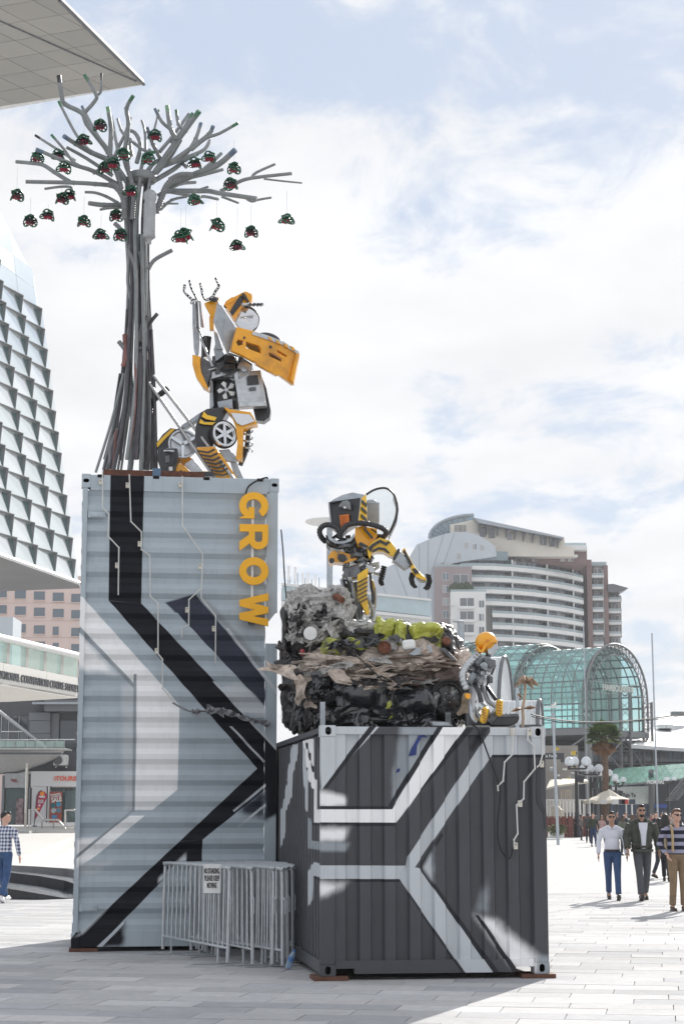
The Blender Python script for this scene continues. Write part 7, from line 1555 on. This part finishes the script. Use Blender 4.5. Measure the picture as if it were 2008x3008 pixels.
crowd = [(1741, 98, 1.78, 0, 'c', (.035, .045, .03), (.02, .035, .09), hairk, 'short', 'man in dark green padded jacket left of the white shirted man', 'walk'), (1830, 78, 1.66, .3, 'd', (.10, .115, .085), (.03, .03, .035), hairk, 'hood', 'woman in sage green parka between the two leading men', 'stand'), (1801, 100, 1.80, -1.2, 'c', (.015, .02, .035), (.02, .02, .025), hairb, 'short', 'man in navy jacket in profile behind the white shirted man', 'stand'),
 (1766, 104, 1.62, .2, 'b', (.40, .25, .24), (.03, .03, .04), hairk, 'long', 'woman in pink top behind the padded jacket man', 'walk'), (1784, 108, 1.66, 0, 'c', (.06, .05, .055), (.03, .03, .04), hairb, 'bob', 'brown haired woman in dark top deep in the crowd', 'walk2'), (1836, 112, 1.80, .9, 'c', (.012, .014, .022), (.015, .015, .02), hairb, 'short', 'man in black suit walking behind the sage parka', 'walk'), (1856, 105, 1.70, 3.1, 'c', (.03, .07, .055), (.03, .03, .04), hairb, 'long', 'woman in dark teal plaid coat seen from behind', 'walk'),
 (1927, 84, 1.82, .1, 'c', (.02, .024, .035), (.02, .022, .03), hairk, 'short', 'man in dark suit and pale blue shirt right of the bomber jacket', 'walk2'), (1954, 47.5, 1.70, 2.9, 'b', (.012, .012, .014), (.012, .012, .015), hairk, 'long', 'long haired woman in black coat walking away behind the striped jumper', 'walk'), (1936, 50, 1.60, 1.9, 'b', (.02, .022, .028), (.03, .035, .05), hairk, 'bob', 'short woman in dark coat beside the long haired woman', 'walk2'),
 (1953, 110, 1.82, 0, 'c', (.05, .06, .09), (.03, .03, .04), hairb, 'short', 'man in blue grey top above the long haired woman', 'stand'), (1967, 108, 1.70, 0, 'b', (.25, .06, .05), (.03, .03, .04), hairk, 'short', 'man in rust red top at the right of the crowd', 'stand'), (1977, 104, 1.68, .4, 'c', (.30, .27, .25), (.04, .04, .05), hairb, 'bob', 'woman in beige top at the right of the crowd', 'stand'), (1993, 96, 1.84, 3.0, 'd', (.04, .04, .05), (.02, .02, .03), hairk, 'hood', 'tall dark haired person seen from behind at the right edge', 'stand'), (1917, 118, 1.72, 0, 'c', (.40, .04, .04), (.03, .03, .04), hairk, 'short', 'person in bright red top far back in the crowd', 'stand'), (1726, 112, 1.76, 3.0, 'd', (.05, .05, .055), (.02, .02, .03), hairk, 'short', 'person in charcoal top behind the padded jacket man', 'stand'), (1706, 122, 1.70, 1.4, 'b', (.12, .10, .09), (.03, .03, .04), hairk, 'bob', 'person in brown top by the terrace wall', 'stand'), (1943, 126, 1.74, 0, 'c', (.05, .09, .22), (.03, .03, .04), hairb, 'short', 'person in blue top far back near the hoarding', 'stand'), (1990, 130, 1.7, 0, 'c', (.35, .33, .33), (.1, .1, .12), hairk, 'short', 'person in pale grey top far back at the right', 'stand')]
tops = (('charcoal', (.04, .04, .045)), ('maroon', (.12, .03, .035)), ('white', (.55, .55, .55)), ('navy', (.02, .025, .06)), ('mustard', (.35, .22, .05)), ('grey', (.16, .16, .17)))
rc = random.Random(77)
for k in range(16):
    px = 1690+k*19.5+rc.uniform(-6, 6); Y = rc.uniform(126, 165); nm, c_ = tops[k % 6]
    crowd.append((px, Y, rc.uniform(1.6, 1.85), rc.choice((0, .3, 3.1, -.4, 2.8)), rc.choice('abcd'), c_, (.03, .03, .04), rc.choice((hairk, hairb, hairg)), rc.choice(('short', 'short', 'long', 'bob')), 'distant person in %s top, %s from the left of the farthest row' % (nm, ('first', 'second', 'third', 'fourth', 'fifth', 'sixth', 'seventh', 'eighth', 'ninth', 'tenth', 'eleventh', 'twelfth', 'thirteenth', 'fourteenth', 'fifteenth', 'sixteenth')[k]), rc.choice(('walk', 'walk2', 'stand'))))
for i, (px, Y, H, rz, skn, tc_, lc_, hr_, hs2, lab, pz) in enumerate(crowd):
    X0 = (px-1004)/F_PX*Y*1.0
    cam_d = Y*CP+(H*.5-CAM_H)*SP; X0 = (px-1004)/F_PX*cam_d
    person(lab, X0, Y, H, rz, skn, cloth('crowd top %d' % i, tc_, .2), cloth('crowd legs %d' % i, lc_, .2), hr_, pz, hairstyle=hs2, coat=.62 if i in (1, 8, 9) else 0.0, **far)
# ------------------------------------------------------------------ letters, conduits and cables on the containers
let_y = M('signal yellow letter', (.95, .47, .012), .4, var=.04)
def L6(x, y, v=-.06):
    u, z = z6((x, y))[0]; return TM @ Vector((u, v, z))
grow = thing('grow_sign', 'yellow GROW letters reading downwards on the tall container', 'sign', loc=L6(1310, 1130))
sc6 = z6((1213, 300), (1413, 300)); lw = sc6[1][0]-sc6[0][0]; u6 = lw/200
def letter(ch, y0, y1, rings):
    """rings in a unit box: x along the reading direction (down), y = letter height (to the right)"""
    o = L6(1213, y0); Xl = frame(o, -CZ, CU); w = (y1-y0)*u6*1.0
    k = [[(x*w, y*lw) for x, y in rg] for rg in rings]
    shape(k, Xl, .035, 'letter_'+ch, let_y, grow, bevel=.002)
def arcp2(cx_, cy_, rx, ry, a0, a1, n): return [(cx_+rx*math.cos(R(a0+(a1-a0)*i/n)), cy_+ry*math.sin(R(a0+(a1-a0)*i/n))) for i in range(n+1)]
letter('G', 188, 380, [arcp2(.5, .5, .5, .51, 38, 322, 26)+[(.92, .06), (.97, .0), (.97, .52), (.56, .52), (.56, .32), (.70, .32)]+arcp2(.5, .5, .25, .27, 318, 42, 20)])
letter('R', 415, 602, [[(.0, 0), (.27, 0), (.27, .33), (.40, .33), (.66, 0), (1.0, 0), (.70, .38)]+arcp2(.60, .67, .34, .33, -65, 90, 12)+[(0, 1)], [(.27, .53), (.27, .80), (.55, .80)]+arcp2(.56, .665, .12, .135, 90, -90, 8)[1:]])
letter('O', 648, 842, [oval(.5, .5, .5, .51, 30), oval(.5, .5, .23, .27, 24)])
letter('W', 900, 1132, [[(0, 1), (.22, 0), (.40, 0), (.51, .56), (.62, 0), (.80, 0), (1.0, 1), (.79, 1), (.70, .46), (.60, 1), (.42, 1), (.31, .46), (.22, 1)]])
MB().bar(L6(1307, 240, -.03), L6(1300, 1095, -.03), .03, .02, up=CV).build('sign_rail', whitep, grow); MB().box(L6(1297, 1105, -.02), (.09, .05, .07)).build('rail_bracket', blk, grow)
cond = M('pale conduit', (.60, .60, .58), .45); clampm = M('ivory junction clip', (.62, .58, .50), .6)
def conduit(label, pts, clips, pt=L6, nm='conduit_pipe', r=.009):
    P = [pt(x, y) for x, y in pts]; c = thing(nm, label, 'conduit', loc=P[-1], group='conduits fixed to the containers')
    for a, b in zip(P, P[1:]): MB().tube([a, b], r, 7).build('conduit_length', cond, c, smooth=True)
    for p in P[1:-1]: MB().ell(p, r*1.35, 8, 6).build('conduit_elbow', cond, c, smooth=True)
    for x, y in clips: q = pt(x, y); MB(Matrix.Translation(q) @ Matrix.Rotation(YAW, 4, 'Z')).box((0, .02, 0), (.045, .04, .07)).build('clip', clampm, c, bevel=.004); MB(Matrix.Translation(q) @ Matrix.Rotation(YAW, 4, 'Z')).tube([(0, -.004, .015), (0, .01, .015)], .008, 6).build('clip_screw', blk, c)
conduit('left conduit zigzagging down the black stripe of the tall container', [(245, 35), (245, 298), (290, 345), (283, 498), (360, 580), (356, 915)], [(231, 115), (347, 705)]); conduit('middle conduit crossing from the black stripe down to the white patch', [(434, 62), (445, 395), (520, 470), (520, 595), (578, 635), (582, 925), (637, 975), (637, 1330), (668, 1370), (669, 1575), (740, 1660)], [(421, 138), (507, 553), (627, 1310)])
conduit('right conduit of the tall container left of the yellow letters', [(808, 75), (810, 425), (952, 628), (942, 935), (1044, 1062), (1042, 1395)], [(795, 135), (934, 713), (1031, 1153)]); conduit('short forked conduit branch beside the dark stripe', [(942, 868), (855, 948), (853, 1130), (806, 1150), (803, 1212)], [(842, 1020)])
def L5(x, y, v=-.03):
    u, z = z5((x, y))[0]; return SM @ Vector((u, v, z))
conduit('conduit hanging at the upper right of the small container', [(1282, 105), (1278, 250), (1238, 290), (1230, 390), (1202, 418), (1204, 445)], [(1282, 128)], L5); conduit('long zigzag conduit beside the right post of the small container', [(1362, 105), (1362, 170), (1395, 205), (1400, 325), (1342, 395), (1340, 485), (1302, 520), (1308, 672), (1288, 705), (1292, 742)], [(1372, 130), (1322, 512), (1298, 738)], L5); conduit('short conduit on the right post of the small container', [(1442, 110), (1440, 250), (1428, 300), (1410, 318)], [(1438, 300)], L5)
def cable(label, pts, r=.009, fn=L5, mat=rubber): o = MB().tube(smooth_path([fn(*p) for p in pts], 5), r, 6).build('loose_cable', mat, smooth=True); tag(o, label, 'cable')
cable('loose black cable looping down the small container face', [(1065, 92), (1100, 120), (1150, 250), (1205, 400), (1214, 470), (1200, 640), (1212, 740), (1250, 800), (1272, 795), (1282, 745)]); cable('thin black cable arching over the top right of the tall container', [(1255, 200), (1275, 150), (1330, 110), (1400, 86), (1410, 95)], .012, L6)
cable('thick black cable climbing beside the tall container to the car pile', [(1486, 480), (1500, 640), (1510, 820), (1530, 1050), (1545, 1280), (1555, 1420)], .010, lambda x, y: L6(x, y, -.4)); cable('thin dark cable drooping over the crushed cars', [(840, 1010), (1010, 1200), (1080, 1330), (1140, 1440)], .008, lambda x, y: PK.p(500+(x-840)*1.15, 1010+(y-1010), -.32)); cable('pale cable drooping over the beige crushed car', [(500, 1015), (600, 1080), (680, 1140), (760, 1200)], .008, lambda x, y: PK.p(x, y, -.30), M('pale brown cable', (.35, .27, .2), .6))
o = MB().add([L5(x, y, -.002) for x, y in ((1415, 330), (1428, 325), (1432, 490), (1465, 560), (1465, 650), (1455, 645), (1452, 570), (1412, 500))], [tuple(range(8))]).build('black_tape_patch', blk, small, solid=.004)
for pts, m_ in (([(785, 145), (815, 142), (832, 158), (800, 155), (775, 200), (770, 250), (728, 258), (745, 215), (760, 190)], M('torn blue sticker', (.012, .03, .16), .5, var=.3)), ([(668, 325), (684, 322), (682, 340), (662, 348)], M('torn blue sticker', (.012, .03, .16), .5))):
    MB().add([L5(x, y, .020) for x, y in pts], [tuple(range(len(pts)))]).build('torn_sticker', m_, small, solid=.003)
# torn foil across the tall container
fm = M('torn grey tarpaulin', (.22, .225, .24), .35, .2, var=.4, vs=10)
tp = thing('torn_tarpaulin', 'torn grey tarpaulin strip trailing across the tall container', 'tarpaulin', loc=L6(1200, 1800))
def L7(x, y, v=-.05): u, z = z7((x, y))[0]; return TM @ Vector((u, v, z))
MB().tube(smooth_path([L7(x, y) for x, y in ((740, 155), (800, 190), (860, 215), (930, 215), (985, 215), (1060, 200), (1130, 215), (1200, 245), (1290, 275), (1400, 305))], 4), .016, 6).build('twisted_edge', fm, tp)
for (x, y, w_, h_, sd_) in ((905, 225, 60, 40, 3), (1040, 215, 120, 50, 7), (1150, 235, 120, 36, 11), (1260, 270, 130, 30, 5), (1370, 300, 110, 36, 9)):
    c = L7(x, y, -.06); q0 = sd_
    def fn(u, v, c=c, w_=w_, h_=h_, q0=q0): p = c+CU*((u-.5)*w_*u6)+CZ*((v-.5)*h_*u6*(1+.4*math.sin(u*7+q0))-(u-.5)*w_*u6*.2); return p-CV*(.02+abs(facet(p, 16, .06, q0)))
    MB().grid(fn, 14, 8).build('tarpaulin_fold', fm, tp, solid=.004, fix=False)
# ------------------------------------------------------------------ floodlight, metal palm, small fittings on the small container
fl_ = thing('floodlight', 'black floodlight lying on the container edge beside the seated robot', 'lamp', loc=PK.p(1370, 1440, -.55)); FL = Bot(fl_, 780, 1400, 1.96, 19.8)
FL.plate('housing', [(1298, 1378), (1455, 1370), (1462, 1392), (1440, 1428), (1395, 1440), (1290, 1440), (1280, 1420)], -.05, .22, blk, bevel=.02); FL.plate('cooling_lid', [(1300, 1372), (1452, 1364), (1458, 1380), (1302, 1388)], -.08, .28, gun); 
for k in range(6): FL.plate('cooling_fin', [(1310+k*24, 1362), (1314+k*24, 1362), (1314+k*24, 1376), (1310+k*24, 1376)], -.07, .24, blk, bevel=0)
f2 = thing('floodlight', 'small grey floodlight facing up below the spare wheel', 'lamp', loc=PK.p(1000, 1440, -.4)); F2 = Bot(f2, 780, 1400, 1.96, 19.75); F2.plate('housing', [(935, 1405), (1060, 1410), (1085, 1442), (955, 1442)], -.05, .2, gun); F2.plate('lens', [(952, 1412), (1052, 1416), (1068, 1436), (964, 1436)], -.065, .03, alu_d)
mp_ = thing('metal_palm', 'small metal palm sculpture with tan leaves on the container corner', 'sculpture', loc=PK.p(1480, 1440, -.5)); Pm = Bot(mp_, 780, 1400, 1.96, 19.75); tan = M('weathered tan metal', (.42, .31, .23), .5, .2, var=.3)
Pm.rod('stem', [(1476, 1442, 0), (1482, 1390, 0), (1478, 1340, 0), (1490, 1260, 0), (1492, 1185, 0)], 8, tan)
for k, (x, y, d) in enumerate(((1430, 1198, -.1), (1455, 1150, .1), (1500, 1140, .2), (1560, 1170, .1), (1575, 1195, -.1), (1545, 1215, -.15), (1450, 1175, -.2), (1520, 1160, -.2))):
    c = (1492, 1183, 0); mx_, my = (c[0]+x)/2, (c[1]+y)/2-16; dx, dy = (x-c[0]), (y-c[1]); L = math.hypot(dx, dy); nx, ny = -dy/L*13, dx/L*13
    MB().add([Pm.p(*c), Pm.p(mx_+nx, my+ny, d*.5), Pm.p(x, y+14, d), Pm.p(mx_-nx, my-ny, d*.5-.03)], [(0, 1, 2), (0, 2, 3)]).build('leaf', tan, mp_, solid=.008)
for x, y in ((1410, 1352), (1560, 1330), (1445, 1250)): c = (1480, 1335 if y > 1300 else 1280, 0); MB().add([Pm.p(*c), Pm.p((c[0]+x)/2, (c[1]+y)/2-14, -.1), Pm.p(x, y, -.05), Pm.p((c[0]+x)/2, (c[1]+y)/2+8, -.06)], [(0, 1, 2), (0, 2, 3)]).build('leaf', tan, mp_, solid=.008)
# ------------------------------------------------------------------ crowd barriers
galv = M('galvanised barrier tube', (.54, .57, .59), .38, .35, var=.15, vs=12, dirt=.25, dirtcol=(.25, .2, .17))
def barrier_proto():
    """2.3 m hoop barrier: rounded frame, bars, two flat feet; local x along, z up"""
    b = thing('crowd_barrier', 'x', 'barrier', loc=(0, 0, 0), group='crowd barriers stacked between the containers'); Wb, Hb = 2.3, 1.10
    fr = [(0, 0, .04), (0, 0, Hb-.12), (.035, 0, Hb-.035), (.12, 0, Hb), (Wb-.12, 0, Hb), (Wb-.035, 0, Hb-.035), (Wb, 0, Hb-.12), (Wb, 0, .04)]
    MB().tube(smooth_path(fr, 3), .021, 9).build('frame', galv, b, smooth=True); MB().tube([(0, 0, .20), (Wb, 0, .20)], .015, 8).build('lower_rail', galv, b, smooth=True)
    for k in range(1, 14): MB().tube([(Wb*k/14, 0, .2), (Wb*k/14, 0, Hb-.012)], .0125, 7).build('bar', galv, b, smooth=True)
    for x in (.32, Wb-.32): f = MB().bar((x, -.33, .012), (x, .33, .012), .05, .012).build('foot', galv, b); MB().bar((x, 0, .012), (x, 0, .26), .045, .012, up=(0, 1, 0)).build('foot_stem', galv, b)
    for x, s in ((0, -1), (Wb, 1)): MB().tube([(x, 0, .72), (x+s*.05, 0, .78), (x+s*.07, 0, .74), (x+s*.065, 0, .60)], .007, 6).build('hook', galv, b)
    return b
proto = barrier_proto()
# feet positions read off the photo: left leg, right leg on the ground
d0 = onground(668, 2838)-onground(467, 2795); d0.z = 0; ang0 = math.atan2(d0.y, d0.x)
bars = [((668, 2838), 0, 'front one on the left with open view of its bars'), ((830, 2846), 2, 'the one with the widest rounded corner at the right front'), ((742, 2842), -2, 'third from the left at the front edge'), ((800, 2842), 0, 'fourth from the right at the front edge'), ((816, 2836), 4, 'tucked behind the widest corner'), ((846, 2836), -1, 'second from the widest corner towards the dark gap'), ((860, 2828), 4, 'third from the dark gap'), ((876, 2822), 6, 'tall rounded end beside the dark gap'), ((898, 2814), 7, 'rearmost one in the dark gap')]
for i, ((xb, yb), da, lab) in enumerate(bars):
    b = onground(xb, yb); ang = ang0+R(da); d2 = Vector((math.cos(ang), math.sin(ang), 0))
    m = Matrix.Translation(b-d2*2.3) @ Matrix.Rotation(ang, 4, 'Z') @ Matrix.Rotation(R((-1, .5, 1, -.5, 1, 1, .5, -.5, 1, .5, -1)[i]), 4, 'X')
    if i == 0: proto.matrix_basis = m; proto['label'] = 'grey crowd barrier, '+lab
    else: copy_tree(proto, m, 'grey crowd barrier, '+lab)
sign = thing('notice_board', 'white notice reading NO STANDING PLEASE KEEP MOVING hung inside the front barrier', 'sign', mtx=Matrix.Translation(at(623, 2581, 21.5)) @ Matrix.Rotation(R(-12), 4, 'Z')); Sx = mw(sign)
shape([[(-.105, -.165), (.105, -.165), (.105, .165), (-.105, .165)]], Sx @ frame((0, 0, 0), (1, 0, 0), (0, 0, 1)), .008, 'board', M('notice white', (.72, .72, .71), .5), sign)
for k, tline in enumerate(('NO STANDING,', 'PLEASE KEEP', 'MOVING')): text(tline, Sx @ frame((0, -.008, .085-k*.082), (1, 0, 0), (0, 0, 1)), .085, .002, 'notice_lettering', blk, sign, offset=.002, width=(.19, .18, .115)[k])
bt = onground(845, 2848); bo = thing('water_bottle', 'small clear plastic water bottle lying among the barrier feet', 'bottle', loc=bt); rotb = Vector((.35, -.25, .9))
MB().lathe([(.030, 0), (.034, .01), (.034, .06), (.031, .07), (.034, .08), (.034, .15), (.015, .19), (.013, .205)], bt+Vector((0, 0, .02)), rotb, 14).build('bottle_body', GLASS('bottle plastic', (.45, .58, .72), .5, .1), bo, smooth=True); MB().lathe([(.016, .20), (.016, .222)], bt+Vector((0, 0, .02)), rotb, 10).build('bottle_cap', M('blue cap', (.05, .15, .4), .5), bo); MB().lathe([(.0345, .085), (.0345, .135)], bt+Vector((0, 0, .02)), rotb, 14).build('bottle_label', M('blue label', (.08, .2, .45), .5), bo)
# ------------------------------------------------------------------ sea air between us and the far towers
hz = MB().span((-260, -20, -1.2), (260, 520, 62)).build('haze', None, loc=(0, 0, 0)); hz.data.materials.clear()
mh_ = bpy.data.materials.new('haze air'); mh_.use_nodes = True; nn_ = mh_.node_tree.nodes
for n in list(nn_):
    if n.type != 'OUTPUT_MATERIAL': nn_.remove(n)
pv = nn_.new('ShaderNodeVolumePrincipled'); pv.inputs['Color'].default_value = (.93, .95, 1, 1); pv.inputs['Density'].default_value = .00026; pv.inputs['Anisotropy'].default_value = 0.0
mh_.node_tree.links.new(pv.outputs[0], [n for n in nn_ if n.type == 'OUTPUT_MATERIAL'][0].inputs['Volume'])
hz.data.materials.append(mh_); tag(hz, kind='stuff')
